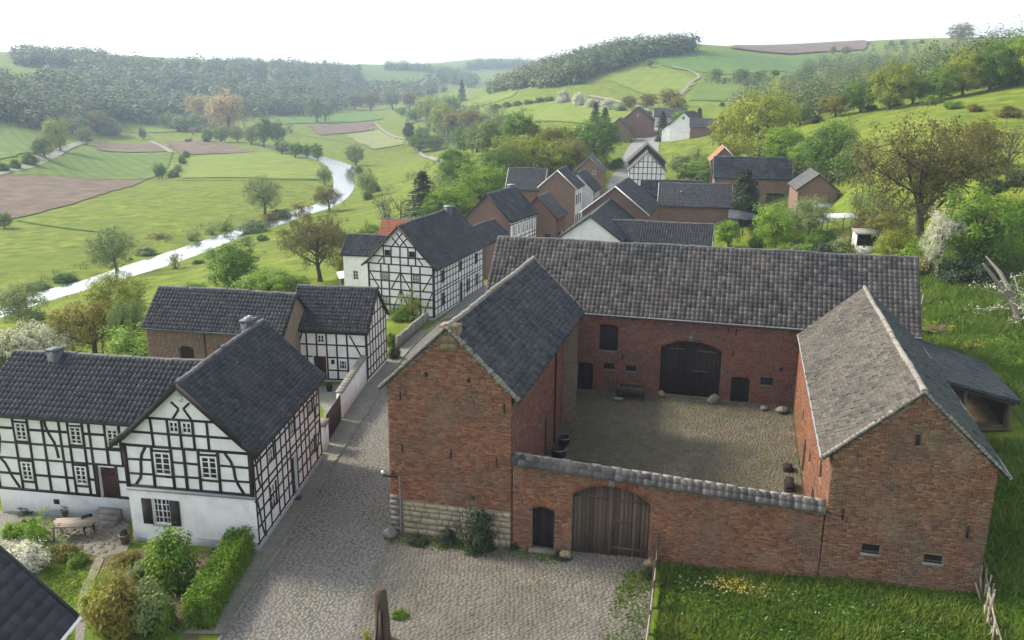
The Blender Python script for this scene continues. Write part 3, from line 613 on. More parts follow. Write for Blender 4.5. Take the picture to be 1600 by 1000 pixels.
def tiles(mb, P0, E, U, w, h, style='pantile', seed=0, lift=.03, clip=None, tsd=.2, base=.02, odd=.03, ph=1.0):
    """cover the roof plane P0 + e*E + u*U (E along the eave to the right, U up the slope) with single tiles"""
    g = np.random.default_rng(seed); P0 = np.asarray(P0, float); E = np.asarray(E, float); U = np.asarray(U, float)
    LE, LU = np.linalg.norm(E), np.linalg.norm(U); e = E/LE; u = U/LU; N = np.cross(e, u); N /= np.linalg.norm(N)
    if N[2] < 0: N = -N
    nc, nr = max(1, round(LE/w)), max(1, round(LU/h)); w = LE/nc; h = LU/nr
    I, J = np.meshgrid(np.arange(nr), np.arange(nc + (1 if style == 'slate' else 0)), indexing='ij'); I = I.ravel(); J = J.ravel()
    off = ((I % 2)*.5 if style == 'slate' else 0*I)*1.0
    xa = np.clip((J-off)*w, 0, LE); xb = np.clip((J-off+1)*w, 0, LE); ok = xb-xa > .03
    if clip is not None: ok &= np.array([clip((a+b)/2, (i+.5)*h) for a, b, i in zip(xa, xb, I)])
    I, J, xa, xb = I[ok], J[ok], xa[ok], xb[ok]; n = len(I)
    ya = I*h - .02; yb = (I+1)*h + .03; yb = np.minimum(yb, LU)
    jl = np.abs(g.normal(0, .45, n))*lift-.2*lift; und = .02*(1+np.sin(xa*.8+seed)*np.sin(ya*1.1+seed*.7)); gapv = .008 if style != 'pantile' else 0.0
    if style == 'pantile': prof = np.array([[0, 0], [.2, .042], [.45, .055], [.72, .018], [1.0, .0]])
    else: prof = np.array([[0, 0], [1., 0]])
    if style == 'flat': prof = np.array([[0, .0], [.08, .012], [.16, 0], [.92, 0], [1, .006]])
    k = len(prof); sc = w/.3*ph if style == 'pantile' else 1.0
    X = xa[:, None]+gapv+(xb-xa-2*gapv)[:, None]*prof[:, 0]; Hh = np.broadcast_to(prof[:, 1]*sc, X.shape)
    jj = g.normal(0, .006 if style == 'pantile' else .018, n)[:, None]
    def P(x, y, z): return P0 + x[..., None]*e + y[..., None]*u + z[..., None]*N
    top_lo = P(X, (ya[:, None]+jj)+0*X, base+lift+Hh+(jl+und)[:, None]); top_hi = P(X, yb[:, None]+0*X, base+Hh*.9+und[:, None]); bot = P(X, (ya[:, None]+jj)+0*X, base-.02+Hh*0)
    V = np.concatenate([bot, top_lo, top_hi], 1).reshape(-1, 3); bs = np.arange(n)[:, None]*3*k; F = []
    for i in range(k-1):
        F.append(bs+np.array([i, i+1, k+i+1, k+i])); F.append(bs+np.array([k+i, k+i+1, 2*k+i+1, 2*k+i]))
    t = np.clip(g.normal(.5, tsd, n)+.10*np.sin(xa*.55+seed)*np.sin(ya*.8+seed*1.3), 0, 1); r = g.random(n); t[r < odd] = .98; t[r > 1-odd] = .02
    mb.add(V, np.concatenate(F), np.tile(t, len(F)))
    if style != 'pantile':
        F2 = [bs+np.array([0, k, 2*k, 2*k]), bs+np.array([k-1, 2*k-1, 3*k-1, 3*k-1])]
        F2 = [f[:, :3] for f in F2]; mb.add(V, np.concatenate(F2), np.tile(t, 2))

class House:
    def __init__(s, name, label, cat, x, y, yaw, a, b, ze, zr, zb, sk=0.0, og=.3, oe=.4, group=None):
        yw = R_(yaw); s.S = np.array([math.sin(yw), math.cos(yw), 0]); s.T = np.array([math.cos(yw+R_(sk)), -math.sin(yw+R_(sk)), 0])
        s.a, s.b, s.ze, s.zr, s.zb, s.og, s.oe = a, b, ze-zb, zr-zb, zb, og, oe
        s.root = thing(name, (x, y, zb), label, cat, group)
        A, B = a-og, b-oe; s.A, s.B = A, B
        s.wz = s.ze+(s.zr-s.ze)*oe/b-.10                     # wall head under the roof slab
        gt = [(0, s.wz), (B, s.zr-.12), (2*B, s.wz)]
        S, T = s.S, s.T
        s.w = dict(g0=Wall(-S*A-T*B, T, 2*B, gt), g1=Wall(S*A+T*B, -T, 2*B, gt), r=Wall(-S*A+T*B, S, 2*A, [(0, s.wz), (2*A, s.wz)]), l=Wall(S*A-T*B, -S, 2*A, [(0, s.wz), (2*A, s.wz)]))
        s.wallobj = {}
    def P(s, i, j, z): return s.S*i + s.T*j + np.array([0, 0, z])
    def walls(s, material, only=None, name='wall', split=False):
        if isinstance(material, str): material = dict(g0=material, g1=material, r=material, l=material)
        for f in ('g0', 'g1', 'r', 'l'):
            if only and f not in only: continue
            m = MB(); s.w[f].mesh(m); s.wallobj[f] = m.build(name, material[f], s.root)
        return s
    def band(s, z0, z1, material, name='plinth', faces=('g0', 'r', 'l', 'g1'), d=.03):
        m = MB()
        for f in faces:
            wl = s.w[f]; e = d if f in ('g0', 'g1') else 0.0
            slab(m, wl, -e, wl.L+e, z0, z1, -.05, d)
        return m.build(name, material, s.root)
    def roof(s, material, style='pantile', w=.3, h=.33, verge='timber', verge_w=.22, prof=None, ridge='ridge_dark', thick=.12, seed=1, left=True, lmat=None, lstyle=None, cliprs=None, gutter=None, tsd=.2, ridge_r=.12, odd=.03, lift=.03, lw=None, lh=None, ph=1.0):
        a, b, ze, zr = s.a, s.b, s.ze, s.zr
        pr = prof or [(b, ze), (0, zr)]                        # from eave to ridge
        m = MB()
        for sg in (1, -1):
            for (t0, z0), (t1, z1) in zip(pr[:-1], pr[1:]):
                c = [s.P(-a, sg*t0, z0), s.P(a, sg*t0, z0), s.P(a, sg*t1, z1), s.P(-a, sg*t1, z1)]
                if sg < 0: c = [c[1], c[0], c[3], c[2]]
                lo = [q-np.array([0, 0, thick]) for q in c]
                m.hexa(lo+c, .4)
        ro = m.build('roof', material, s.root)
        for sg in (1, -1):
            tm = MB()
            for (t0, z0), (t1, z1) in zip(pr[:-1], pr[1:]):
                p0 = s.P(-a*sg, sg*t0, z0); E = s.S*2*a*sg; U = s.P(0, sg*t1, z1)-s.P(0, sg*t0, z0)
                tiles(tm, p0, E, U, (lw or w) if sg < 0 else w, (lh or h) if sg < 0 else h, (lstyle or style) if sg < 0 else style, seed+sg, clip=(cliprs if sg > 0 else None), tsd=tsd, odd=odd, lift=lift, ph=ph)
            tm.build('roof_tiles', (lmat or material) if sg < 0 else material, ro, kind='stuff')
        if ridge:
            m = MB(); n = max(2, int(2*a/.42)); xs = np.linspace(-a, a, n+1)
            for i in range(n):
                r = ridge_r*.85*(1+rng.normal(0, .06)); dz = rng.normal(0, .012)+.03+.03*math.sin(xs[i]*.8+seed)
                pa, pb = s.P(xs[i]-.01, 0, zr+.0+dz), s.P(xs[i+1]+.03, 0, zr+.012+dz)
                an = np.linspace(-.1*math.pi, 1.1*math.pi, 6); V = []
                for q, rr in ((pa, r), (pb, r*.92)):
                    for t in an: V.append(q+s.T*math.cos(t)*rr*1.15+np.array([0, 0, math.sin(t)*rr]))
                F = [[j, j+1, 6+j+1, 6+j] for j in range(5)]; m.add(V, F, rng.random()); m.add(V, [[0, 1, 2, 3, 4, 5]], .3)
            m.build('ridge_tiles', ridge, ro, kind='stuff')
        if verge:
            for sg in (-1, 1):
                for sd in (1, -1):
                    m = MB()
                    for (t0, z0), (t1, z1) in zip(pr[:-1], pr[1:]):
                        d = np.array([0, 0, verge_w]); k = s.S*.05*sg; up = np.array([0, 0, .045])
                        q0, q1 = s.P(a*sg, sd*t0, z0), s.P(a*sg, sd*t1, z1)
                        m.hexa([q0-d, q0-d+k, q1-d+k, q1-d, q0+up, q0+up+k, q1+up+k, q1+up])
                    m.build('bargeboard', verge, ro)
        if gutter:
            for sd in (1, -1):
                m = MB(); q0, q1 = s.P(-a, sd*(b+.07), ze-.03), s.P(a, sd*(b+.07), ze-.03); m.tube([q0, q1], .06, 8); m.build('gutter', gutter, ro)
        s.roofobj = ro; return ro
    def chimney(s, i, j, w, d, top, material, cap='zinc', z0=None):
        z0 = s.zr-1.2 if z0 is None else z0
        c = s.P(i, j, 0); m = MB(); S, T = s.S*d/2, s.T*w/2; z = np.array([0, 0, 1.])
        q = [c-S-T, c-S+T, c+S+T, c+S-T]; m.hexa([p+z*z0 for p in q]+[p+z*top for p in q])
        o = m.build('chimney', material, s.roofobj)
        m = MB(); q = [c+(p-c)*1.18 for p in q]; m.hexa([p+z*(top+.001) for p in q]+[p+z*(top+.09) for p in q]); m.build('chimney_cap', cap, o)
        return o
    def downpipe(s, wl, x, z0, z1, material='iron', r=.05):
        m = MB(); m.tube([wl.p(x, z0, .09), wl.p(x, z1, .09), wl.p(x, z1+.12, .16)], r, 8); return m.build('downpipe', material, s.root)
def voussoirs(wl, parent, o, h=.26, bw=.085, material='brick', proud=.02, seed=3):
    """ring of bricks standing over an arched opening"""
    g = np.random.default_rng(seed); x0, x1, r = o['x0'], o['x1'], o['arch'] or .04; m_ = (x0+x1)/2; hw = (x1-x0)/2; R = (hw*hw+r*r)/(2*r); cz = o['z1']-R
    th = math.asin(min(1, hw/R)); n = max(4, int(2*th*R/bw)); a = np.linspace(-th, th, n+1); mb = MB()
    for i in range(n):
        p, q = a[i]+.004/R, a[i+1]-.010/R; rr = [R+.005, R+h+g.normal(0, .006)]; d = proud*(.7+g.random()*.6)
        c = [(m_+rr[0]*math.sin(p), cz+rr[0]*math.cos(p)), (m_+rr[0]*math.sin(q), cz+rr[0]*math.cos(q)), (m_+rr[1]*math.sin(q), cz+rr[1]*math.cos(q)), (m_+rr[1]*math.sin(p), cz+rr[1]*math.cos(p))]
        mb.hexa([wl.p(*k, d) for k in (c[0], c[1])]+[wl.p(*k, -.03) for k in (c[1], c[0])]+[wl.p(*k, d) for k in (c[3], c[2])]+[wl.p(*k, -.03) for k in (c[2], c[3])], np.clip(g.normal(.55, .2), 0, 1))
    return mb.build('arch_bricks', material, parent, kind='stuff')
# ------------------------------------------------------------------ street, yard and garden surfaces
st_left = [(-11.0, 14), (-10.9, 22), (-10.85, 27.5), (-10.56, 31.6), (-10.23, 36.3), (-9.79, 43.2), (-9.23, 51), (-8.3, 63), (-6.5, 72.6), (-5.2, 78), (-3.0, 86), (1.2, 96), (4.2, 104), (7.0, 110), (10.5, 121), (13.6, 131), (16.2, 145), (17.6, 158), (19.5, 172), (26, 195)]
st_right = [(-6.6, 14), (-6.35, 22), (-6.07, 27.3), (-5.9, 32.2), tuple(fw(-.02, 0)), tuple(fw(-.02, 8)), tuple(fw(-.02, 16)), tuple(fw(-.02, 21)), tuple(fw(-2.2, 21.9)), tuple(fw(-2.3, 29)), (4.6, 84), (6.6, 96), (8.8, 104), (9.6, 110), (14.2, 121), (18, 131), (20.6, 145), (21.0, 158), (23.2, 172), (30, 195)]
street = drape('village_street', st_left+st_right[::-1], 'setts_joint', .025, 1.6, label='cobbled village street running past the farm')
far_st = drape('village_street', [(-6.5, 72.6), (-5.2, 78), (-3.0, 86), (1.2, 96), (4.2, 104), (7.0, 110), (10.5, 121), (13.6, 131), (16.2, 145), (17.6, 158), (19.5, 172), (26, 195)]+st_right[:9:-1], 'road', .06, 2.5, label='pale upper street climbing between the village houses')
_p = H2([(985, 226), (1003, 205), (1024, 205), (1030, 222)]); drape('village_square', [(24, 190), (32, 188), *_p[::-1]], 'road', .12, 4, label='paved yard before the far red barn')
fore_p = [fw(*q) for q in ((.0, -.02), (5.8, -.02), (6.6, .0), (6.6, .42), (12.1, .42), (12.15, -.02), (12.3, -3), (12.4, -5), (12.2, -9), (11.5, -14), (2.2, -16), (2.0, -10), (1.5, -7.8), (.4, -3))]
fore = drape('forecourt', fore_p, 'setts_joint', .035, 1.2, label='cobbled forecourt before the farm gate')
yard_p = [fw(*q) for q in ((5.75, .4), (18.85, .4), (18.95, 21.75), (4.6, 21.75))]
yard = drape('farmyard', yard_p, 'earth', .035, 1.2, label='mossy cobbled farmyard enclosed by the barns')
pave = drape('pavement', [(-10.75, 27.5), (-10.46, 31.6), (-10.13, 36.3), (-9.69, 43.2), (-9.13, 51), (-8.2, 63), (-7.2, 69.5), (-8.0, 69.5), (-9.5, 62), (-10.9, 56.5), (-11.0, 46), (-11.0, 43.5), (-11.25, 38), (-11.45, 33.6), (-12.4, 27.5)], 'gravel', .045, 1.2, label='worn pavement strip between houses and street')
def cobbles(poly, pitch, ang, material, parent, off, seed, jit=.18, hgt=.035, asp=1.0, keep=1.0, density=None, arc=None, name='cobblestones'):
    g = np.random.default_rng(seed); poly = np.asarray(poly, float); c = poly.mean(0); R0 = np.abs(poly-c).max()*1.5
    n = int(2*R0/pitch); I, J = np.meshgrid(np.arange(-n//2, n//2), np.arange(-n//2, n//2), indexing='ij')
    x = (I*pitch*asp + (J % 2)*pitch*asp*.5).ravel(); y = (J*pitch).ravel()
    if arc: y = y + arc[0]*np.sin(x/arc[1]*2*math.pi)
    x = x+g.normal(0, jit*pitch*.5, x.shape); y = y+g.normal(0, jit*pitch*.4, y.shape)
    ca, sa = math.cos(ang), math.sin(ang); X = c[0]+x*ca-y*sa; Y = c[1]+x*sa+y*ca
    k = inside(poly, X, Y)
    if keep < 1: k &= g.random(k.shape) < keep
    X, Y = X[k], Y[k]; m = len(X); Z = terr(X, Y)+off
    a = np.array([[-1, -1], [1, -1], [1, 1], [-1, 1]])*.5
    sx = pitch*asp*(.86+g.normal(0, .05, (m, 4))); sy = pitch*(.86+g.normal(0, .05, (m, 4))); h = hgt*(.5+g.random(m)); rot = ang+g.normal(0, .08, m)
    def ring(f, z):
        lx, ly = a[:, 0]*sx*f, a[:, 1]*sy*f
        return np.stack([X[:, None]+lx*np.cos(rot)[:, None]-ly*np.sin(rot)[:, None], Y[:, None]+lx*np.sin(rot)[:, None]+ly*np.cos(rot)[:, None], np.broadcast_to(z[:, None], (m, 4))], -1)
    V = np.concatenate([ring(1.0, Z-.01), ring(.66, Z+h)], 1).reshape(-1, 3); b = np.arange(m)[:, None]*8
    F = np.concatenate([b+np.array(q) for q in ([4, 5, 6, 7], [0, 1, 5, 4], [1, 2, 6, 5], [2, 3, 7, 6], [3, 0, 4, 7])])
    t = np.clip(g.normal(.5, .2, m), 0, 1)
    mb = MB(); mb.add(V, F, np.tile(t, 5)); return mb.build(name, material, parent, kind='stuff')
near_l = [p for p in st_left if p[1] <= 72.6]; near_r = [p for p in st_right if p[1] < 60]
cobbles(near_l+[(-2, 66)]+near_r[::-1], .155, .12, 'cobble', street, .03, 1, jit=.62, hgt=.014, asp=1.05)
cobbles(fore_p, .16, FY*-1+.85, 'cobble_fore', fore, .04, 2, jit=.42, asp=1.3, hgt=.022)
cobbles(yard_p, .17, .3, 'cobble_yard', yard, .03, 3, jit=.6, keep=.8, hgt=.034)
kl = smooth_line(near_l[1:], 6); d_ = np.concatenate([[0], np.cumsum(np.linalg.norm(np.diff(kl, axis=0), axis=1))]); m = MB()
for s_ in np.arange(0, d_[-1]-.5, .5):
    p, q = [np.array([np.interp(s_+o, d_, kl[:, 0]), np.interp(s_+o, d_, kl[:, 1])]) for o in (0, .47)]; z = tz(*p)
    m.bar((*p, z+.04), (*q, z+.04), .15+.02*rng.random(), .12, tint=rng.random())
m.build('kerb_stones', 'stone_grey', street, kind='stuff')
terrace = drape('garden_terrace', H2([(-20, 800), (60, 800), (150, 788), (196, 795), (204, 850), (198, 862), (160, 872), (115, 862), (60, 850), (-20, 850)]), 'gravel', .04, 1.0, label='stone-paved terrace before the long timber house')
cobbles(H2([(90, 830), (150, 792), (196, 797), (203, 846), (160, 870), (112, 858)]), .26, .4, 'cobble_fore', terrace, .05, 4, jit=.7)
drape('garden_bed', H2([(140, 872), (200, 860), (300, 862), (400, 862), (385, 880), (300, 1010), (150, 1010), (130, 940)]), 'earth', .03, 1.0, label='shrub bed before the white gable')
drape('lawn', H2([(60, 892), (100, 884), (146, 872), (128, 930), (122, 1000), (60, 1010), (-40, 960), (-30, 870)]), 'grass_lush', .03, .8, label='small lawn between the shrubs and the tiled roof')
drape('lawn', H2([(135, 965), (280, 975), (290, 1010), (120, 1010)]), 'grass_lush', .05, .8, label='strip of lawn below the big shrub')
drape('garden_path', H2([(150, 872), (163, 874), (140, 930), (131, 1010), (117, 1010), (124, 930)]), 'gravel', .06, .6, label='narrow gravel path curving between lawn and shrubs')
drape('rough_meadow', [fw(*q) for q in ((12.5, -.05), (24.7, -.05), (25.0, -4), (24.6, -12), (12.2, -13), (12.5, -5))], 'grass_lush', .03, 1.2, label='long grass below the farm front wall')
drape('rough_meadow', [fw(*q) for q in ((25.2, -10), (25.2, 14.5), (31, 15), (31, 24.5), (26.5, 29), (40, 34), (60, 20), (50, -12))], 'grass_lush', .05, 1.5, label='lush meadow right of the farm')
drape('court', H2([(478, 608), (505, 640), (512, 690), (540, 640), (572, 598), (560, 596), (540, 600)]), 'gravel', .05, .8, label='gravel court before the small timber house')
drape('shed_floor', [fw(*q) for q in ((25.0, 15.2), (30.2, 16.2), (30.2, 23.8), (25.0, 24.2))], 'earth', .14, 1.0, label='earth floor added to darken the open lean-to')  # earth sheet laid under the roof so the inside reads dark
# ------------------------------------------------------------------ the brick farmyard
def _wpx(wl, root, px, py):
    o = wl.o+np.array(root.location); d = ray(px, py); c = np.array([0, 0, CAM_H]); t = ((o-c) @ wl.n)/(d @ wl.n); P = c+d*t-o
    return float(P @ wl.ax), float(P[2])
def farm_house(name, label, cat, u, v, yaw, a, b, ze, zr, zb, sk=0, og=.12, oe=.35):
    p = fw(u, v); return House(name, label, cat, p[0], p[1], yaw, a, b, ze, zr, zb, sk, og, oe)
def anchors_and_holes(wl, root, pts, h=.42, w=.06, mat_='iron'):  # iron anchor bars, and dark plates painting the shade of holes
    for x, z in pts:
        m = MB(); slab(m, wl, x-w/2, x+w/2, z-h/2, z+h/2, .002, .045); m.build('anchor_hole_plate', mat_, root)
def brickwork(wl, wallobj, material, seed, **k):
    m = MB(); wl.bricks(m, seed=seed, **k); return m.build('brickwork', material, wallobj, kind='stuff')

# left wing -----------------------------------------------------------------------------
LW = farm_house('brick_barn', 'tall brick barn with slate roof and stone chimney stub beside the cobbled street', 'barn', 2.9, 7.84, 14.8, 7.98, 3.22, 7.22, 10.28, 0)
r = LW.root; g0 = LW.w['g0']
def stonebase(x, z): return .55 < x < 5.74 and z < 1.78+.02*x
LW.walls({'g0': 'mortar', 'g1': 'mortar', 'r': 'mortar', 'l': 'mortar'}, only=('g0', 'g1', 'l'))
brickwork(g0, LW.wallobj['g0'], 'brick', 11, skip=stonebase)
brickwork(LW.w['l'], LW.wallobj['l'], 'brick', 12, bw=.32, bh=.11)
inner = Wall(np.array([*(5.8*FU-.0*FV), 0])-np.array([*(2.9*FU+7.84*FV), 0]), np.array([*((4.55-5.8)*FU+21.7*FV), 0]), math.hypot(1.25, 21.7), [(0, 7.0), (15.6, 7.0), (15.61, 5.4), (21.75, 5.4)])
def ipx(px, py): return _wpx(inner, r, px, py)
door(inner, r, 9.0, 10.5, .05, 3.0, 'plank_dark', 5, arch=.25, seed=5)
door(inner, r, 4.6, 5.7, .15, 2.6, 'plank_dark', 4, arch=.12, seed=6)
for x, z0, z1 in ((2.6, 4.9, 6.0), (5.9, 5.0, 6.1)): pane(inner, r, x, x+.55, z0, z1, 1, 2, 'window_dark', .14)
pane(inner, r, 7.2, 7.8, 3.0, 3.8, 1, 1, 'window_dark', .14)
m = MB(); inner.mesh(m); LW.wallobj['r'] = m.build('wall', 'mortar', r)
brickwork(inner, LW.wallobj['r'], 'brick_yard', 13)
LW.downpipe(inner, 12.1, .1, 6.6)
LW.roof('slate_dark', 'slate', .38, .27, verge=None, ridge='ridge_mortar', seed=21, lmat='slate_west_sunlit', tsd=.27, odd=.09, lift=.04, ridge_r=.14)
# mortar fillet along the gable and the chimney stub
for sg, sd in ((-1, 1), (-1, -1), (1, 1)):
    m = MB(); n = 24; ts = np.linspace(0, 1, n+1)
    for i in range(n):
        a_, b_ = LW.P(sg*(LW.a-.06), sd*LW.b*(1-ts[i]), LW.ze+(LW.zr-LW.ze)*ts[i]), LW.P(sg*(LW.a-.06), sd*LW.b*(1-ts[i+1]), LW.ze+(LW.zr-LW.ze)*ts[i+1])
        m.bar(a_+np.array([0, 0, .03]), b_+np.array([0, 0, .03]), .20+rng.normal(0, .025), .13+rng.normal(0, .02), tint=rng.random())
    m.build('verge_mortar', 'ridge_mortar', LW.roofobj)
c0 = g0.p(2.62, 0, 0); m = MB()
slab(m, g0, 2.55, 3.35, 9.2, 10.25, -.55, .035, .4); slab(m, g0, 2.53, 3.37, 10.251, 10.33, -.57, .055, .3)
for i in range(3):
    for k in range(2): slab(m, g0, 2.56+k*.4, 2.56+k*.4+.37, 9.22+i*.33, 9.22+i*.33+.30, .0, .05+.015*rng.random(), rng.random())
m.build('chimney', 'sandstone', LW.roofobj)
zr_ = [-.28, .08, .42, .70, 1.02, 1.30, 1.52, 1.74]
for k in range(7):                                                  # rough stone base, stone by stone
    x = .58
    while x < 5.6:
        w_ = min(rng.uniform(.28, .75), 5.74-x); w_ = w_ if 5.74-x-w_ > .2 else 5.74-x; j = rng.normal(0, .03, 6); m = MB(); dd = .03+.03*rng.random()
        z0_, z1_ = zr_[k]+.02*x+.012, zr_[k+1]+.02*x-.012
        m.hexa([g0.p(x+.012, z0_+j[0]*.5, dd), g0.p(x+w_-.012, z0_+j[1]*.5, dd+j[4]*.4), g0.p(x+w_, z0_, -.05), g0.p(x, z0_, -.05), g0.p(x+.012+abs(j[2])*.5, z1_+j[2]*.5, dd-.006), g0.p(x+w_-.012-abs(j[3])*.5, z1_+j[3]*.5, dd+j[5]*.4), g0.p(x+w_, z1_, -.05), g0.p(x, z1_, -.05)], rng.random())
        m.build('stone', 'limestone', LW.wallobj['g0']); x += w_
for i in range(8):                                                  # quoins at the street corner
    w_ = .5 if i % 2 else .34; m = MB(); slab(m, g0, -.02, w_, i*.27-.1, i*.27+.14, -.05, .03+.01*rng.random(), rng.random()); m.build('quoin', 'stone_grey', LW.wallobj['g0'])
zz = lambda l: [_wpx(g0, r, 580+a/2.5, 480+b/2.5) for a, b in l]
anchors_and_holes(g0, r, zz([(115, 345), (520, 395), (122, 550), (312, 572), (490, 605)]))
anchors_and_holes(g0, r, zz([(215, 262), (381, 285)]), .2, .13, 'plank_dark')  # dark plates in place of holes, their shade put into the colour
# wall lamp on the corner
m = MB(); b0 = g0.p(.18, 3.15, 0); n_ = g0.n; m.bar(b0, b0+n_*.5, .05, .05); m.bar(b0-g0.ax*.15+n_*.3, b0+g0.ax*.5+n_*.3, .06, .1)
lo = thing('wall_lamp', tuple(np.array(r.location)+b0), 'dark iron lamp with white globe fixed to the brick corner by the street', 'lamp')
m2 = MB(); m2.bar((0, 0, 0), n_*.45, .05, .05); m2.bar(n_*.42-g0.ax*.35, n_*.42+g0.ax*.35, .06, .09); m2.build('bracket', 'iron', lo)
m2 = MB(); m2.lathe(n_*.42-g0.ax*.35, [(0, .04), (.06, .07), (.08, .15), (.065, .22), (0, .25)], 10); m2.build('lamp_shade', 'white_paint', lo, smooth=True)
m = MB(); m.tube([g0.p(.5, -.2, .08), g0.p(.5, 3.0, .08)], .03, 6); m.build('downpipe', 'zinc', r)

# front wall with the gates -----------------------------------------------------------
fp_ = fw(5.85, 0)
GW = thing('gate_wall', (fp_[0], fp_[1], 0), 'brick front wall with tiled coping and arched double gate closing the yard', 'wall')
wf = Wall((0, 0, 0), np.array([*FU, 0]), 12.93, [(0, 4.33), (12.93, 3.83)])
og_ = wf.opening(2.66, 6.04, .25, 3.77, arch=.62, depth=.42)
od_ = wf.opening(.87, 1.90, .2, 2.36, arch=.12, depth=.32)
m = MB(); wf.mesh(m); wb = Wall(wf.p(12.93, 0, -.45), -wf.ax, 12.93, [(0, 3.83), (12.93, 4.33)])
wb.opening(12.93-6.04, 12.93-2.66, .2, 3.77, .62, .03); wb.opening(12.93-1.90, 12.93-.87, .2, 2.36, .12, .03); wb.mesh(m)
m.hexa([wf.p(0, 4.2, 0), wf.p(12.93, 3.7, 0), wf.p(12.93, 3.7, -.45), wf.p(0, 4.2, -.45), wf.p(0, 4.335, 0), wf.p(12.93, 3.835, 0), wf.p(12.93, 3.835, -.45), wf.p(0, 4.335, -.45)])
wo_ = m.build('wall', 'mortar', GW)
brickwork(wf, wo_, 'brick', 14)
voussoirs(wf, GW, og_, .30); voussoirs(wf, GW, od_, .24)
m = MB(); slab(m, wf, 4.22, 4.50, 3.76, 4.13, -.05, .06); m.build('keystone', 'stone_grey', GW)
for nm, o_, n, s_ in (('gate', og_, 18, 1), ('door', od_, 5, 2)):
    m = MB(); xs = np.linspace(o_['x0'], o_['x1'], 13)
    for a_, b_ in zip(xs[:-1], xs[1:]): m.quad(wf.p(a_, .15, -.33), wf.p(b_, .15, -.33), wf.p(b_, archz(o_, b_), -.33), wf.p(a_, archz(o_, a_), -.33), .2)
    gt = m.build(nm, 'plank_dark' if nm == 'door' else 'plank_grey', GW); planks(wf, gt, o_, n, 'plank_dark' if nm == 'door' else 'plank_grey', .27, s_)
    if nm == 'gate':
        m = MB(); slab(m, wf, 4.28, 4.42, .3, 3.6, -.28, -.2, .85); m.build('gate_post', 'plank_grey', gt)
        for x0_, x1_, z_ in ((4.45, 5.3, 2.0), (2.72, 4.2, 3.0), (4.5, 5.98, 3.0), (4.45, 5.98, .7)): m = MB(); slab(m, wf, x0_, x1_, z_, z_+.1, -.28, -.235, .5); m.build('ledge', 'plank_grey', gt)
        m = MB(); slab(m, wf, 5.16, 5.22, .4, 3.4, -.28, -.24, .6); m.build('ledge', 'plank_grey', gt)
        m = MB(); m.lathe(wf.p(4.44, 1.35, -.2), [(0, 0), (.05, .02), (.05, .07), (0, .09)], 8); m.build('handle', 'iron', gt)
m = MB(); slab(m, wf, .8, 2.0, .1, .3, -.3, .25); m.build('doorstep', 'stone_grey', GW)
cop = MB(); A0 = wf.p(-.05, 4.32, .16); tiles(cop, A0, wf.p(12.98, 3.82, .16)-A0, wf.p(-.05, 4.66, -.22)-A0, .30, .29, 'pantile', 31, tsd=.3, lift=.025, ph=1.0)
A1 = wf.p(12.98, 3.80, -.66); tiles(cop, A1, wf.p(-.05, 4.30, -.66)-A1, wf.p(12.98, 4.16, -.24)-A1, .27, .29, 'pantile', 32, tsd=.28)
cb = MB(); q = [wf.p(-.05, 4.28, .2), wf.p(12.98, 3.78, .2), wf.p(12.98, 3.78, -.66), wf.p(-.05, 4.28, -.66)]; rt = [wf.p(-.05, 4.64, -.22), wf.p(12.98, 4.14, -.22)]
cb.quad(q[0], q[1], rt[1], rt[0]); cb.quad(q[2], q[3], rt[0], rt[1]); cb.add([q[0], rt[0], q[3]], [[0, 1, 2]]); cb.add([q[1], q[2], rt[1]], [[0, 1, 2]]); cb.quad(q[3], q[2], q[1], q[0])
cpo = cb.build('coping', 'pantile_grey', GW); cop.build('coping_tiles', 'pantile_grey', cpo, kind='stuff')
m = MB()
for i in range(30):
    x0_, x1_ = -.05+i*.4343, -.05+(i+1)*.4343-.02; z0_ = 4.68-.0385*x0_; j = rng.normal(0, .012)
    m.hexa([wf.p(x0_, z0_-.06+j, -.13), wf.p(x1_, z0_-.07+j, -.13), wf.p(x1_, z0_-.07+j, -.31), wf.p(x0_, z0_-.06+j, -.31), wf.p(x0_, z0_+.05+j, -.17), wf.p(x1_, z0_+.04+j, -.17), wf.p(x1_, z0_+.04+j, -.27), wf.p(x0_, z0_+.05+j, -.27)], rng.random())
m.build('ridge_tiles', 'ridge_mortar', cpo, kind='stuff')

# back range -----------------------------------------------------------------------------
BR = farm_house('brick_barn', 'long brick barn with grey pantile roof and big dark gate across the yard back', 'barn', 12.02, 25.2, 104.8, 14.0, 3.85, 5.65, 9.82, 0, og=.15, oe=.35)
r = BR.root; wr = BR.w['r']; ux = lambda u: u-(12.02-13.85)           # wall x from farm u
ob_ = wr.opening(ux(10.34), ux(14.30), .25, 4.15, arch=.6, depth=.35)
voussoirs(wr, r, ob_, .28, material='brick_yard')
m = MB(); xs = np.linspace(ob_['x0'], ob_['x1'], 13)
for a_, b_ in zip(xs[:-1], xs[1:]): m.quad(wr.p(a_, .1, -.3), wr.p(b_, .1, -.3), wr.p(b_, archz(ob_, b_), -.3), wr.p(a_, archz(ob_, a_), -.3), .2)
gt = m.build('gate', 'plank_dark', r); planks(wr, gt, ob_, 14, 'plank_dark', .25, 9)
for x0_, x1_, z_ in ((10.6, 11.9, 3.45), (12.7, 14.0, 3.4), (12.4, 13.5, 2.0)): m = MB(); slab(m, wr, ux(x0_), ux(x1_), z_, z_+.09, -.26, -.21, .9); m.build('ledge', 'plank_grey', gt)
m = MB(); slab(m, wr, ux(12.2), ux(12.33), .3, 4.1, -.26, -.19, .6); m.build('gate_post', 'plank_dark', gt)
m = MB(); slab(m, wr, ux(12.10), ux(12.40), 4.12, 4.52, -.05, .06); m.build('keystone', 'stone_grey', r)
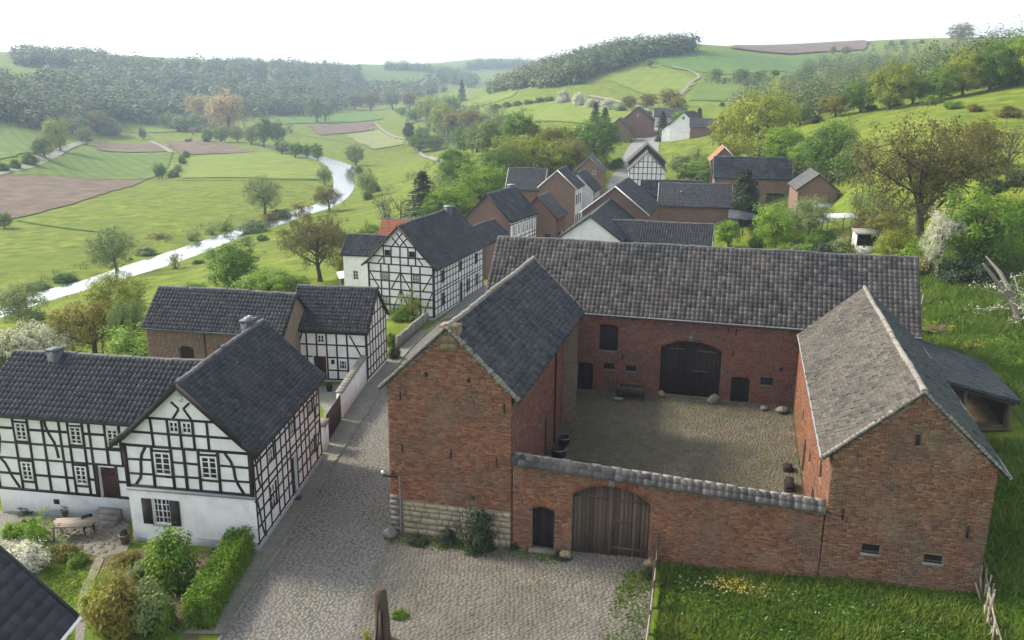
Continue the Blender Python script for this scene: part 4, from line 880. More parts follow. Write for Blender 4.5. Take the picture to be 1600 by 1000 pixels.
door(wr, r, ux(4.75), ux(5.82), .02, 2.05, 'plank_dark', 4, arch=.08, seed=11)
door(wr, r, ux(15.03), ux(16.22), .2, 2.0, 'plank_dark', 5, arch=.12, seed=12, label='low stable door in two halves')
o_ = wr.opening(ux(6.15), ux(7.45), 3.0, 4.87, arch=.14, depth=.3); voussoirs(wr, r, o_, .22, material='brick_yard')
m = MB(); m.quad(wr.p(o_['x0'], 3.0, -.24), wr.p(o_['x1'], 3.0, -.24), wr.p(o_['x1'], 4.86, -.24), wr.p(o_['x0'], 4.86, -.24)); hatch = m.build('loft_hatch', 'plank_dark', r); planks(wr, hatch, o_, 5, 'plank_dark', .18, 4)
for u0, u1, z0, z1 in ((6.52, 7.27, 1.68, 2.16), (8.05, 8.77, 1.68, 2.10), (16.87, 17.68, 1.55, 2.12)):
    pane(wr, r, ux(u0), ux(u1), z0, z1, 3, 1, 'window_dark', .12, sill='stone_grey')
BR.walls('mortar')
brickwork(wr, BR.wallobj['r'], 'brick_yard', 16); brickwork(BR.w['g1'], BR.wallobj['g1'], 'brick_old', 17)
anchors_and_holes(wr, r, [(ux(15.0), 3.55), (ux(15.1), 5.0), (ux(7.8), 2.7), (ux(14.6), 5.1)], .4, .07)
anchors_and_holes(wr, r, [(ux(18.1), 2.75)], .22, .25, 'plank_dark')
BR.roof('pantile_grey', 'pantile', .30, .32, verge='pantile_grey', verge_w=.12, ridge='ridge_dark', seed=41, tsd=.3, odd=.05, gutter='zinc', ph=1.35, lift=.026)
BR.downpipe(wr, ux(19.1), .3, 5.4, 'zinc')

# right wing -----------------------------------------------------------------------------
RWg = farm_house('brick_barn', 'brick barn with slate slope coloured sunlit pale on the right side of the yard', 'barn', 21.86, 8.86, 15.3, 9.0, 3.28, 6.2, 9.25, 0, sk=-.5)
r = RWg.root; g0 = RWg.w['g0']; wl_ = RWg.w['l']
for x0_, x1_, z0_, z1_ in ((1.48, 2.16, 2.25, 2.66), (3.78, 4.46, 2.2, 2.55)):
    o_ = g0.opening(x0_, x1_, z0_, z1_, 0, .22)
    m = MB(); m.quad(g0.p(x0_, z0_, -.2), g0.p(x1_, z0_, -.2), g0.p(x1_, z1_, -.2), g0.p(x0_, z1_, -.2)); v_ = m.build('vent', 'plank_dark', r)
    m = MB(); slab(m, g0, x0_-.04, x1_+.04, z0_-.14, z0_, -.12, .05, .8); m.build('sill', 'stone_grey', v_)
door(wl_, r, 12.0, 13.2, .25, 2.3, 'plank_dark', 4, arch=.12, seed=21)
door(wl_, r, 6.0, 7.2, .25, 2.3, 'plank_dark', 4, arch=.12, seed=22)
for x in (3.5, 9.2, 15.2): pane(wl_, r, x, x+.7, 2.2, 2.9, 2, 2, 'window_dark', .12)
o_ = wl_.opening(14.0, 15.0, 3.6, 4.6, .1, .25)
m = MB(); m.quad(wl_.p(14, 3.6, -.2), wl_.p(15, 3.6, -.2), wl_.p(15, 4.6, -.2), wl_.p(14, 4.6, -.2)); m.build('loft_hatch', 'plank_dark', r)
RWg.walls(dict(g0='mortar', g1='mortar', l='mortar', r='brick_far'))
brickwork(g0, RWg.wallobj['g0'], 'brick_old', 18, z0=.2); brickwork(wl_, RWg.wallobj['l'], 'brick', 19)
lk = Wall(wl_.p(-5.0, 0, 0), wl_.ax, 5.0, [(0, 5.0), (5.0, 5.0)]); m = MB(); lk.mesh(m); lw_ = m.build('wall', 'mortar', r); brickwork(lk, lw_, 'brick', 23)
anchors_and_holes(g0, r, [_wpx(g0, r, 1317, 803), _wpx(g0, r, 1512, 830)], .5, .07); anchors_and_holes(g0, r, [_wpx(g0, r, 1434, 687)], .42, .14, 'plank_dark')  # last one is a dark plate painting the shade inside a slit
RWg.roof('slate_dark', 'slate', .42, .30, verge=None, ridge='ridge_mortar', seed=51, lmat='slate_pale_sunlit', lstyle='slate', lw=.34, lh=.185, tsd=.22, odd=.06, lift=.045, ridge_r=.125, gutter='zinc')
for sd in (1, -1):
    m = MB(); ts = np.linspace(0, 1, 25)
    for i in range(24):
        q = [RWg.P(-(RWg.a-.05), sd*RWg.b*(1-t), RWg.ze+(RWg.zr-RWg.ze)*t)+np.array([0, 0, .03]) for t in (ts[i], ts[i+1])]
        m.bar(q[0], q[1], .16+rng.normal(0, .02), .11+rng.normal(0, .02), tint=rng.random())
    m.build('verge_mortar', 'ridge_mortar', RWg.roofobj)

# open lean-to behind the right wing --------------------------------------------------
sp = fw(25.4, 19.5)
SH = thing('open_shed', (sp[0], sp[1], 1.5), 'open wooden lean-to with dark slate roof on the meadow side of the barn', 'shed')
fz = lambda u, v, z: np.array([*((u-25.4)*FU+(v-19.5)*FV), z-1.5])
c = [fz(25.0, 14.9, 5.25), fz(30.3, 16.2, 3.75), fz(30.3, 23.7, 3.75), fz(25.0, 24.3, 5.25)]
m = MB(); m.hexa([p-np.array([0, 0, .16]) for p in c]+c); sr = m.build('roof', 'slate_dark', SH)
tm = MB(); tiles(tm, c[1], c[2]-c[1], (c[0]-c[1])*1.0, .4, .3, 'slate', 61, tsd=.2); tm.build('roof_tiles', 'slate_dark', sr, kind='stuff')
for u_, v_ in ((29.9, 16.5), (29.9, 20.0), (29.9, 23.4), (27.4, 15.7)):
    zb_ = terr(*fw(u_, v_)); ztop = 5.25-(u_-25)/5.3*1.5-.2
    m = MB(); m.bar(fz(u_, v_, zb_-.3), fz(u_, v_, ztop), .18, .18, tint=.6); m.build('post', 'plank_grey', SH)
for a_, b_ in (((25.3, 15.2, 4.95), (30.1, 16.35, 3.55)), ((29.9, 16.3, 3.6), (29.9, 23.6, 3.6)), ((25.3, 20, 4.95), (29.9, 20, 3.62)), ((29.9, 17.4, 3.5), (29.9, 16.5, 2.7))):
    m = MB(); m.bar(fz(*a_), fz(*b_), .13, .17, tint=.5); m.build('beam', 'plank_grey', SH)
for i in range(16):
    v_ = 16.9+i*.42; m = MB(); P_b = [fz(29.80, v_, 1.2), fz(29.86, v_, 1.2), fz(29.86, v_+.40, 1.2), fz(29.80, v_+.40, 1.2)]; m.hexa(P_b+[p+np.array([0, 0, 2.3]) for p in P_b], rng.random()); m.build('board', 'plank_dark', SH)  # board side added to keep the inside of the shed dark
m = MB(); q = [fz(26, 23.3, 1.0), fz(29.8, 23.3, 1.0), fz(29.8, 23.3, 3.5), fz(26, 23.3, 4.8)]; m.quad(*q); m.build('shade_back_boards', 'plank_dark', SH)  # dark sheet closing the back so the open inside reads dark
# ------------------------------------------------------------------ timber-framed houses
def simple_windows(hs_, face, rects, cols=2, rows=3, **k):
    for x0, x1, z0, z1 in rects: pane(hs_.w[face], hs_.root, x0, x1, z0, z1, cols, rows, **k)

# house A: gable to the garden --------------------------------------------------------
A = House('timber_house', 'white timber-framed house with steep dark slate gable beside the hedge', 'house', -13.95, 38.92, 3.98, 5.18, 3.45, 4.92, 7.89, -.04, 4.9)
r = A.root; g0 = A.w['g0']; e = A.w['r']
win = pane(g0, r, 1.12, 1.95, .95, 2.22, 4, 4, depth=.12, sill='plinth')
for x0 in (.62, 1.98): m = MB(); slab(m, g0, x0, x0+.46, .95, 2.2, .01, .06); m.build('shutter', 'timber', r)
for x0, x1, z0, z1 in ((1.44, 2.26, 3.42, 4.52), (3.67, 4.47, 3.40, 4.5)): pane(g0, r, x0, x1, z0, z1, 2, 4, depth=.03, fw_=.085, bar=.04)
for x0 in (2.34, 2.95): pane(g0, r, x0, x0+.44, 5.52, 6.02, 2, 2, depth=.05, fw_=.05, bar=.035)
for x0, x1, z0, z1 in ((1.85, 2.45, 3.38, 4.3), (4.85, 5.45, 3.45, 4.35), (7.8, 8.4, 3.4, 4.25), (1.75, 2.4, 1.1, 2.3), (7.85, 8.45, 1.05, 2.05)):
    pane(e, r, x0, x1, z0, z1, 2, 3, depth=.05)
    m = MB(); slab(m, e, x1+.02, x1+.16, z0, z1, .005, .05); m.build('shutter', 'timber', r)
door(e, r, 4.85, 5.6, .12, 2.3, 'timber', 4, seed=31)
A.walls('plaster')
A.band(-.6, .42, 'plinth', faces=('g0', 'l'), d=.02)
m = MB(); slab(m, e, .1, e.L, -.6, .28, -.05, .03); m.build('plinth', 'plinth', r)
m = MB(); slab(m, g0, -.04, 6.12, 2.58, 2.72, -.02, .06); m.build('band', 'plinth', r)
# gable frame
rails(g0, r, [2.80, 4.78], w=.12); rails(g0, r, [3.42, 4.10], breaks=[(1.36, 2.34), (3.58, 4.54)], w=.095); rails(g0, r, [5.42, 6.12], w=.105)
posts(g0, r, [.07, 6.02], 2.72, 4.85, .2); posts(g0, r, [2.93], 2.8, 4.78)
posts(g0, r, [1.38, 2.32, 3.6, 4.52], 2.8, 4.78, .13); posts(g0, r, [1.5, 2.28, 2.86, 3.46, 4.15], 4.78, 6.1, .105)
for x0, x1, z0, z1 in ((1.44, 2.26, 3.32, 3.40), (1.44, 2.26, 4.54, 4.64), (3.66, 4.48, 3.30, 3.38), (3.66, 4.48, 4.52, 4.62)): timber(g0, r, [(x0, (z0+z1)/2), (x1, (z0+z1)/2)], .1, .028)
brace(g0, r, .45, 2.85, 1.12, 4.72, .10); brace(g0, r, 5.62, 2.85, 4.85, 4.72, -.10)
for sg in (-1, 1):
    brace(g0, r, 3.0+sg*.45, 6.15, 3.0+sg*.12, 6.65, 0, .1); brace(g0, r, 3.0+sg*.12, 6.65, 3.0+sg*.42, 6.95, 0, .1)
m = MB(); slab(m, g0, 2.95, 3.1, 7.0, 7.3, .01, .05); m.build('gable_vent', 'white_paint', r)
# street side frame
rails(e, r, [.42, 1.15, 1.8], breaks=[(4.75, 5.7)], w=.085); rails(e, r, [2.5, 2.85, 3.45, 4.1, 4.75], w=.085)
posts(e, r, [.07, .9, 1.7, 2.8, 3.5, 4.2, 4.76, 5.68, 6.4, 7.1, 7.7, 8.85, 9.68], .35, 4.9, .085)
brace(e, r, .15, 2.5, .75, .5, .05); brace(e, r, .2, 4.6, .7, 2.9, .05); brace(e, r, 9.6, 2.5, 8.95, .5, .05); brace(e, r, 9.6, 4.6, 9.0, 2.9, .05)
A.roof('slate_dark', 'slate', .27, .22, verge='timber', verge_w=.28, prof=[(3.5, A.ze-.02), (2.75, A.ze+.48), (0, A.zr)], ridge='ridge_dark', seed=71, tsd=.22, odd=.04, lift=.022)
A.chimney(3.9, -.3, .6, .8, A.zr+.3, 'lead_grey', cap='lead_grey', z0=A.zr-1.0)
for t in (-.25, .25): m = MB(); m.lathe(A.P(3.9+t*.8, -.3, A.zr+.385), [(.001, .14), (.11, .13), (.11, .0)], 10); m.build('chimney_pot', 'zinc', A.roofobj)
m = MB(); slab(m, e, 4.6, 5.85, -.25, .06, .0, .45); m.build('doorstep', 'stone_grey', r)

# house B: long front to the garden ------------------------------------------------------
B = House('timber_house', 'long white timber-framed house with blue grey pantile roof at the left edge', 'house', -19.09, 39.34, 98.73, 6.0, 3.1, 5.14, 7.21, 0)
r = B.root; f = B.w['r']
for x0, x1, z0, z1 in ((1.42, 1.97, 3.68, 4.55), (4.28, 4.85, 3.68, 4.55), (6.2, 6.75, 3.68, 4.55), (1.42, 1.95, 1.58, 2.52), (4.28, 4.83, 1.6, 2.52)): pane(f, r, x0-.03, x1+.03, z0, z1+.04, 2, 4, depth=.03, fw_=.08, bar=.04)
door(f, r, 5.50, 6.36, .55, 2.6, 'door_brown', 5, seed=41, label='reddish brown front door')
B.walls('plaster')
m = MB(); slab(m, f, 0, f.L, -.8, 1.0, -.05, .035); m.build('plinth', 'plinth', r)
m = MB(); slab(m, f, 2.9, 3.2, .45, .7, .0, .05); m.build('cellar_vent', 'iron', r)
rails(f, r, [1.08], w=.14, breaks=[(5.45, 6.4)]); rails(f, r, [1.9], breaks=[(1.3, 2.05), (4.2, 4.95), (5.45, 6.4)], w=.12); rails(f, r, [2.75, 3.52], w=.1); rails(f, r, [4.28], breaks=[(1.3, 2.05), (4.2, 4.95), (6.1, 6.85)], w=.12); rails(f, r, [4.98], w=.14)
posts(f, r, [.07, 1.32, 2.07, 2.85, 3.75, 4.18, 4.95, 5.3], 1.08, 4.98, .115); posts(f, r, [5.42, 6.44], 1.02, 2.75, .13); posts(f, r, [6.1, 6.85, 7.6, 8.5, 9.6, 11.3], 2.7, 4.98, .13)
brace(f, r, .35, 2.7, 1.15, 1.15, .04); brace(f, r, .3, 2.9, .62, 4.9, .05); brace(f, r, 3.5, 2.9, 3.0, 4.9, .06)
for x0, x1, z in ((1.39, 2.0, 3.62), (1.39, 2.0, 4.62), (4.25, 4.88, 3.62), (4.25, 4.88, 4.62), (1.39, 2.0, 1.5), (1.39, 2.0, 2.6), (4.25, 4.88, 1.52), (4.25, 4.88, 2.6), (6.17, 6.8, 3.62)): timber(f, r, [(x0, z), (x1, z)], .1, .027)
B.roof('pantile_blue', 'pantile', .25, .31, verge='timber', verge_w=.2, prof=[(3.22, B.ze-.02), (0, B.zr)], seed=73, tsd=.24, gutter='lead_grey', ph=1.6, lift=.035)
B.chimney(-3.5, .3, .52, .56, B.zr+.3, 'lead_grey', cap='lead_grey')
m = MB()
for k in range(3): slab(m, f, 5.35, 6.5, -.3, .50-.17*k, .04+.28*k, .32+.28*k)
m.build('doorstep', 'stone_grey', r)

# house C: white front and gable at the end of the brick barn ------------------------------
C_ = House('timber_house', 'small white timber-framed house with brown door behind the white street wall', 'house', -12.59, 58.85, 97.09, 2.96, 2.75, 3.78, 6.30, 0, .3, og=.18, oe=.3)
r = C_.root; f = C_.w['r']; g = C_.w['g1']
pane(f, r, 2.0, 2.5, 2.85, 3.4, 2, 2, depth=.05); pane(f, r, 3.5, 4.05, .95, 1.6, 3, 2, 'white_paint', depth=.05)
door(f, r, 1.62, 2.55, .0, 1.85, 'door_brown', 4, seed=51, label='reddish brown house door')
C_.walls('plaster'); C_.band(-.8, .12, 'plinth', faces=('r', 'g1'), d=.03)
rails(f, r, [.2, .85, 1.8], breaks=[(1.55, 2.6)], w=.10); rails(f, r, [2.72, 3.55], w=.10)
posts(f, r, [.06, 1.2, 1.9, 2.65, 3.4, 4.15, 5.5], .2, 3.6, .11)
brace(f, r, 4.35, 3.45, 5.2, 1.85, 0, .1); brace(f, r, 5.2, 1.75, 4.85, .3, 0, .1); brace(f, r, .9, 3.5, .35, 1.9, 0, .1)
rails(g, r, [.35, .95, 1.8, 2.75, 3.7, 4.6], w=.10); posts(g, r, [.06, .75, 1.4, 2.1, 2.8, 3.5, 4.2, 4.82], .3, 6.2, .10)
m = MB(); m.lathe(f.p(3.05, 1.3, .02), [(0, 0), (.13, .05), (.13, .3), (0, .36)], 6); m.build('house_sign', 'iron', r)
C_.roof('pantile_blue', 'pantile', .25, .30, verge='timber_brown', verge_w=.2, seed=75, tsd=.25, lift=.045)
CB = House('brick_barn', 'low brick barn with long pantile roof behind the timber house', 'barn', -19.97, 57.10, 100.77, 5.23, 2.58, 4.13, 6.43, -.5, -.8, og=.18, oe=.25)
r = CB.root; f = CB.w['r']
o_ = f.opening(2.35, 3.5, .2, 3.45, .2, .3); m = MB(); m.quad(f.p(2.35, .2, -.25), f.p(3.5, .2, -.25), f.p(3.5, 3.45, -.25), f.p(2.35, 3.45, -.25)); m.build('door', 'plank_dark', r)
pane(f, r, 5.3, 5.75, 2.7, 3.6, 1, 2, 'window_dark', .1)
CB.walls('mortar'); brickwork(f, CB.wallobj['r'], 'brick_far', 25, bw=.3, bh=.1); brickwork(CB.w['g0'], CB.wallobj['g0'], 'brick_far', 26, bw=.3, bh=.1)
posts(f, r, [4.4], .2, 4.4, .12); CB.downpipe(f, 7.6, .2, 4.0)
CB.roof('pantile_blue', 'pantile', .27, .31, verge='timber', verge_w=.12, seed=77, tsd=.27, lift=.045, gutter='lead_grey')

# house D: tall half-timbered house by the street ------------------------------------------
D = House('timber_house', 'tall white half-timbered house with crossed gable braces in the middle of the street', 'house', -8.11, 80.45, 17.59, 6.89, 3.66, 4.75, 8.42, 0, .2)
r = D.root; g0 = D.w['g0']; e = D.w['r']
for x0, x1, z0, z1 in ((1.38, 2.02, 3.25, 4.15), (4.42, 5.1, 3.2, 4.1), (1.38, 2.02, .9, 1.9), (4.42, 5.1, .9, 1.9)): pane(g0, r, x0, x1, z0, z1, 4, 3, 'white_paint', depth=.05, fw_=.05)
for x0 in (1.75, 4.15): pane(g0, r, x0, x0+.55, 5.62, 6.15, 3, 2, 'window_dark', depth=.05)
for x0, x1, z0, z1 in ((2.1, 2.7, 3.05, 4.2), (6.6, 7.15, 3.2, 4.25), (11.0, 11.6, 3.1, 4.2), (2.1, 2.7, .9, 2.1), (8.5, 9.1, .7, 2.1), (11.2, 11.8, .85, 2.05)):
    pane(e, r, x0, x1, z0, z1, 2, 3, depth=.05); m = MB(); slab(m, e, x0-.34, x0-.03, z0, z1, .005, .05); m.build('shutter', 'timber', r)
door(e, r, 6.35, 7.25, .05, 2.15, 'timber', 3, seed=61)
D.walls('plaster'); D.band(-.8, .15, 'plinth', faces=('g0', 'r'), d=.03)
rails(g0, r, [.25, 1.1, 1.85, 2.55, 3.3, 4.1, 4.85, 5.55, 6.5], w=.12)
posts(g0, r, [.08, 6.44], .2, 4.9, .18); posts(g0, r, [1.3, 2.1, 3.26, 4.34, 5.18], .2, 4.85, .12); posts(g0, r, [1.65, 2.4, 3.26, 4.05, 4.78], 4.85, 6.5, .11)
for sg in (-1, 1):
    brace(g0, r, 3.26+sg*.05, 4.1, 3.26+sg*.95, 2.6, 0, .1); brace(g0, r, 3.26+sg*.05, 2.5, 3.26+sg*.85, .6, 0, .1)
    brace(g0, r, 3.26+sg*3.1, 4.1, 3.26+sg*2.2, 2.6, 0, .1); brace(g0, r, 3.26+sg*3.1, 2.5, 3.26+sg*2.2, .4, 0, .1)
    brace(g0, r, 3.26+sg*.7, 6.55, 3.26-sg*.30, 7.75, 0, .1); brace(g0, r, 3.26+sg*.75, 7.3, 3.26+sg*.05, 6.6, 0, .1); brace(g0, r, 3.26+sg*2.2, 4.95, 3.26+sg*1.75, 5.5, 0, .1)
rails(e, r, [.3, 1.0, 1.6], breaks=[(6.3, 7.3)], w=.08); rails(e, r, [2.3, 2.6, 3.3, 3.9, 4.5], w=.08)
posts(e, r, np.concatenate([[.08], np.arange(.8, 13, .75), [13.1]]), .3, 4.8, .08)
D.roof('slate_dark', 'slate', .3, .27, verge='timber_brown', verge_w=.2, prof=[(3.75, D.ze-.05), (3.0, D.ze+.55), (0, D.zr)], seed=79, tsd=.14, odd=.015, lift=.02)
D.chimney(4.2, .3, .6, .6, D.zr+.35, 'lead_grey')

# house F: tiled corner at the lower left, tile by tile ---------------------------------
Fh = House('garden_house', 'low house at the lower left corner with dark mauve tiles and white gutter', 'house', -17.7, 18.3, 0.0, 6.0, 3.32, 3.0, 6.8, 0, 0, og=.25, oe=.35)
Fh.walls('plaster')
m = MB(); a, b, ze, zr = Fh.a, Fh.b, Fh.ze, Fh.zr
for sg in (1, -1):
    cc = [Fh.P(-a, sg*b, ze), Fh.P(a, sg*b, ze), Fh.P(a, 0, zr), Fh.P(-a, 0, zr)]
    if sg < 0: cc = [cc[1], cc[0], cc[3], cc[2]]
    m.hexa([q-np.array([0, 0, .14]) for q in cc]+cc)
Fr = m.build('roof', 'tile_mauve', Fh.root); Fh.roofobj = Fr
up = Fh.P(0, 0, zr)-Fh.P(0, b, ze); Ls = np.linalg.norm(up); un = up/Ls; Nn = np.cross(Fh.S, un); Nn = Nn if Nn[2] > 0 else -Nn
tw, th_ = .36, .40; vs = []
tmb = MB(); pr_ = [(0, .012), (.05, .028), (.09, .012), (.20, .0), (.33, .0), (.355, .014)]
for k, (yy, zz_) in enumerate(((0, -.012), (0, .034), (th_+.05, .006))):
    vs += [Fh.S*x+un*yy+Nn*(zz_+(hz if k else 0)) for x, hz in pr_]
n6 = len(pr_); tmb.add(vs, [[i, i+1, n6+i+1, n6+i] for i in range(n6-1)]+[[n6+i, n6+i+1, 2*n6+i+1, 2*n6+i] for i in range(n6-1)])
tmesh = tmb.mesh('tile', 'tile_mauve')
mv = [bpy.data.materials['tile_mauve']]
nr_, nc_ = int(Ls/th_), int(2*a/tw)
TM = [tmesh]
for v_ in range(3):
    t2 = tmesh.copy(); t2.attributes['tint'].data.foreach_set('value', np.full(len(t2.polygons), (.15, .75, .95)[v_], np.float32)); TM.append(t2)
rest = MB()
for i in range(nr_):
    for j in range(nc_):
        p = Fh.P(-a+j*tw, b, ze)+un*(i*th_)+Nn*(.02+rng.normal(0, .004))
        if j*tw > 2*a-5.2:
            obj('tile', TM[rng.integers(0, 4)], Fr, p)
rm = MB(); tiles(rm, Fh.P(-a, b, ze), Fh.S*(2*a-5.3), up, tw, th_, 'flat', 5); rm.build('roof_tiles', 'tile_mauve', Fr, kind='stuff')
rm = MB(); tiles(rm, Fh.P(a, -b, ze), -Fh.S*2*a, Fh.P(0, 0, zr)-Fh.P(0, -b, ze), tw, th_, 'flat', 6); rm.build('roof_tiles', 'tile_mauve', Fr, kind='stuff')
m = MB(); m.tube([Fh.P(-a, b+.08, ze-.02), Fh.P(a, b+.08, ze-.02)], .065, 8); m.build('gutter', 'white_paint', Fr)
m = MB(); q0, q1 = Fh.P(a+.0, b, ze+.03), Fh.P(a+.0, 0, zr+.03); m.bar(q0, q1, .06, .18); m.build('bargeboard', 'tile_mauve', Fr)

# ------------------------------------------------------------------ village behind
def village(name, label, cat, par, wall, roofm, style='slate', tw=.34, th=.30, verge='timber', seed=0, lmat=None, og=.2, oe=.3, **k):
    h = House(name, label, cat, *par, og=og, oe=oe); h.k = k; h.seed = seed
    h.fin = lambda: (h.walls(wall), h.roof(roofm, style, tw, th, verge=verge, verge_w=.14, seed=seed, tsd=.22, **k))
    return h
G = village('brick_house', 'brick gabled house with white timber street front behind the half-timbered house', 'house', (-1.32, 100.92, 22.8, 4.38, 3.13, 5.49, 8.57, .5), dict(g0='brick_far', g1='brick_far', r='plaster', l='brick_far'), 'slate_dark', seed=101, th=.4, tw=.5)
f = G.w['r']
for x in (1.2, 2.5, 3.8, 5.1, 6.4): pane(f, G.root, x, x+.6, 3.2, 4.4, 2, 3, 'white_paint', depth=.05)
for x in (1.2, 5.1, 6.4): pane(f, G.root, x, x+.6, .8, 1.9, 2, 3, 'white_paint', depth=.05)
G.fin(); rails(f, G.root, [.5, 2.4, 2.9, 4.6], w=.1); posts(f, G.root, [.07, .95, 2.1, 3.4, 4.7, 6.0, 7.2, 7.9], .2, 4.8, .1)
G.chimney(3.3, -.2, .6, .9, G.zr+.3, 'lead_grey')
G2 = village('stone_outbuilding', 'low dark-roofed outbuilding tucked against the half-timbered house', 'house', (-3.25, 92.03, 19.89, 3.31, 1.95, 4.26, 5.99, .3), 'brick_far', 'slate_dark', seed=103, verge='ridge_mortar'); G2.fin()
Hh = village('brick_house', 'small brick house with a narrow slate roof and brown door by the lane', 'house', (3.93, 108.7, 17.5, 2.64, 2.67, 4.47, 7.22, .5), 'brick_far', 'tile_farroof', seed=105)
door(Hh.w['r'], Hh.root, 1.2, 2.1, .1, 2.1, 'timber', 3); pane(Hh.w['r'], Hh.root, 2.9, 3.6, .9, 2.0, 2, 2, depth=.05); pane(Hh.w['g0'], Hh.root, 3.3, 4.0, .9, 2.0, 2, 2, 'window_dark', depth=.05); Hh.fin()
I_ = village('brick_house', 'tall brick gable house with narrow white front beside the lane', 'house', (7.04, 122.65, 15.78, 2.84, 2.90, 6.77, 9.33, .8), dict(g0='brick_far', g1='brick_far', r='plaster', l='brick_far'), 'slate_dark', seed=107, verge='white_paint', th=.4, tw=.5)
for x in (.6, 1.9, 3.4): pane(I_.w['r'], I_.root, x, x+.7, 3.6, 5.0, 2, 3, 'window_dark', depth=.05); pane(I_.w['r'], I_.root, x, x+.7, .9, 2.2, 2, 3, 'window_dark', depth=.05)
I_.fin()
I2 = village('brick_house', 'grey-roofed wing with white verge left of the tall brick gable', 'house', (2.2, 127.0, 100.0, 2.9, 2.9, 6.0, 8.9, .6), 'brick_far', 'tile_farroof', seed=109, verge='white_paint'); I2.fin()
I3 = village('timber_house', 'small white timber house next along the lane', 'house', (10.6, 131.5, 15.0, 3.2, 2.8, 5.4, 8.2, .8), 'plaster', 'slate_dark', seed=111, th=.4, tw=.5)
rails(I3.w['r'], I3.root, [.3, 1.2, 2.3, 3.3, 4.3], w=.1); posts(I3.w['r'], I3.root, np.arange(.07, 5.7, .8), .2, 4.4, .1); simple_windows(I3, 'r', [(.9, 1.5, 2.5, 3.2), (3.3, 3.9, 2.5, 3.2)]); I3.fin()
J_ = village('brick_house', 'brown brick house with pale verge where the lane bends uphill', 'house', (14.39, 157.24, 9.6, 4.0, 2.91, 5.96, 8.75, 1.0), 'brick_far', 'tile_farroof', seed=113, verge='ridge_mortar', th=.4, tw=.5); simple_windows(J_, 'r', [(1.5, 2.2, 2.9, 4.0), (4.5, 5.2, 2.9, 4.0)]); simple_windows(J_, 'g0', [(3.2, 3.9, 4.6, 5.3)]); J_.fin()
m = MB(); p0 = J_.P(1.5, 1.2, 0); k_ = (J_.zr-J_.ze)/J_.b; m.hexa([J_.P(1.2, 1.8, J_.zr-1.8*k_+.05), J_.P(2.0, 1.8, J_.zr-1.8*k_+.05), J_.P(2.0, .9, J_.zr-.9*k_+.05), J_.P(1.2, .9, J_.zr-.9*k_+.05), J_.P(1.2, 1.8, J_.zr-1.8*k_+.13), J_.P(2.0, 1.8, J_.zr-1.8*k_+.13), J_.P(2.0, .9, J_.zr-.9*k_+.13), J_.P(1.2, .9, J_.zr-.9*k_+.13)]); m.build('roof_window', 'zinc', J_.roofobj)
K_ = village('timber_house', 'white timber gable with stepped double roof at the top of the lane', 'house', (24.57, 156.27, 7.0, 3.07, 3.54, 6.2, 9.58, 1.0), 'plaster', 'tile_farroof', seed=115, verge='ridge_mortar', th=.4, tw=.5)
rails(K_.w['g0'], K_.root, [2.6, 3.7, 4.8, 5.9, 6.9], w=.12); posts(K_.w['g0'], K_.root, np.arange(.1, 6.5, .8), 1, 8.2, .12); K_.fin()
K2 = village('stone_house', 'grey-roofed house directly behind the white timber gable', 'house', (25.6, 163.5, 7.0, 3.4, 3.7, 7.2, 10.7, 1.2), 'timber_brown', 'tile_farroof', seed=117, verge='ridge_mortar', th=.4, tw=.5); K2.fin()
L_ = village('brick_house', 'brick gable with broad white verge boards beside the lane', 'house', (13.7, 105.89, 15.96, 5.45, 4.24, 5.88, 9.21, .8), 'brick_far', 'slate_dark', seed=119, verge='white_paint', th=.4, tw=.5); simple_windows(L_, 'g0', [(3.6, 4.3, 5.2, 6.0)]); L_.fin()
M_ = village('white_house', 'white-plastered gable rising behind the long barn roof', 'house', (10.04, 94.48, 14.35, 8.1, 3.5, 5.07, 7.6, .5), 'plaster', 'slate_dark', seed=121, verge='timber', th=.36, tw=.5); M_.fin()
m = MB(); m.lathe(M_.P(7.2, 0, M_.zr-.2), [(.25, 0), (.25, .5), (.16, .55), (.16, .9), (0, .92)], 8); m.build('chimney', 'tile_orange', M_.roofobj)
M2 = village('tiled_barn', 'low barn with blue pantile roof joined to the white gable', 'barn', (16.14, 89.95, 105.85, 5.42, 2.4, 4.45, 6.5, .7), 'brick_far', 'pantile_blue', 'pantile', .27, .3, seed=123, verge='white_paint'); M2.fin()
N_ = village('brick_barn', 'plain brick barn with grey tiles and white end verge behind the white gable', 'barn', (24.94, 115.64, 100.59, 4.89, 2.7, 5.17, 7.98, 1.2), 'brick_far', 'tile_farroof', 'pantile', .3, .33, seed=125, verge='white_paint'); N_.fin()
m = MB(); m.lathe(N_.P(-1.8, 1.4, N_.zr-1.55), [(.16, 0), (.16, .5), (.22, .52), (0, .7)], 8); m.build('roof_vent', 'zinc', N_.roofobj)
N2 = village('slate_outbuilding', 'low slate-roofed outbuilding behind the plain brick barn', 'house', (23.0, 122.5, 98.0, 4.4, 2.2, 5.6, 7.7, 1.2), 'brick_far', 'slate_dark', seed=127); N2.fin()
O_ = village('brick_barn', 'brick barn with smooth blue slate roof beyond the dark yew', 'barn', (39.63, 141.02, 100.0, 6.26, 3.1, 6.5, 9.75, 2.0), 'brick_far', 'slate_dark', seed=129, verge='ridge_mortar', th=.45, tw=.6)
o_ = O_.w['r'].opening(8.4, 11.3, .0, 2.2, 0, .4); m = MB(); m.quad(*[O_.w['r'].p(x, z, -.35) for x, z in ((8.4, 0), (11.3, 0), (11.3, 2.2), (8.4, 2.2))]); m.build('door', 'plank_dark', O_.root); O_.fin()
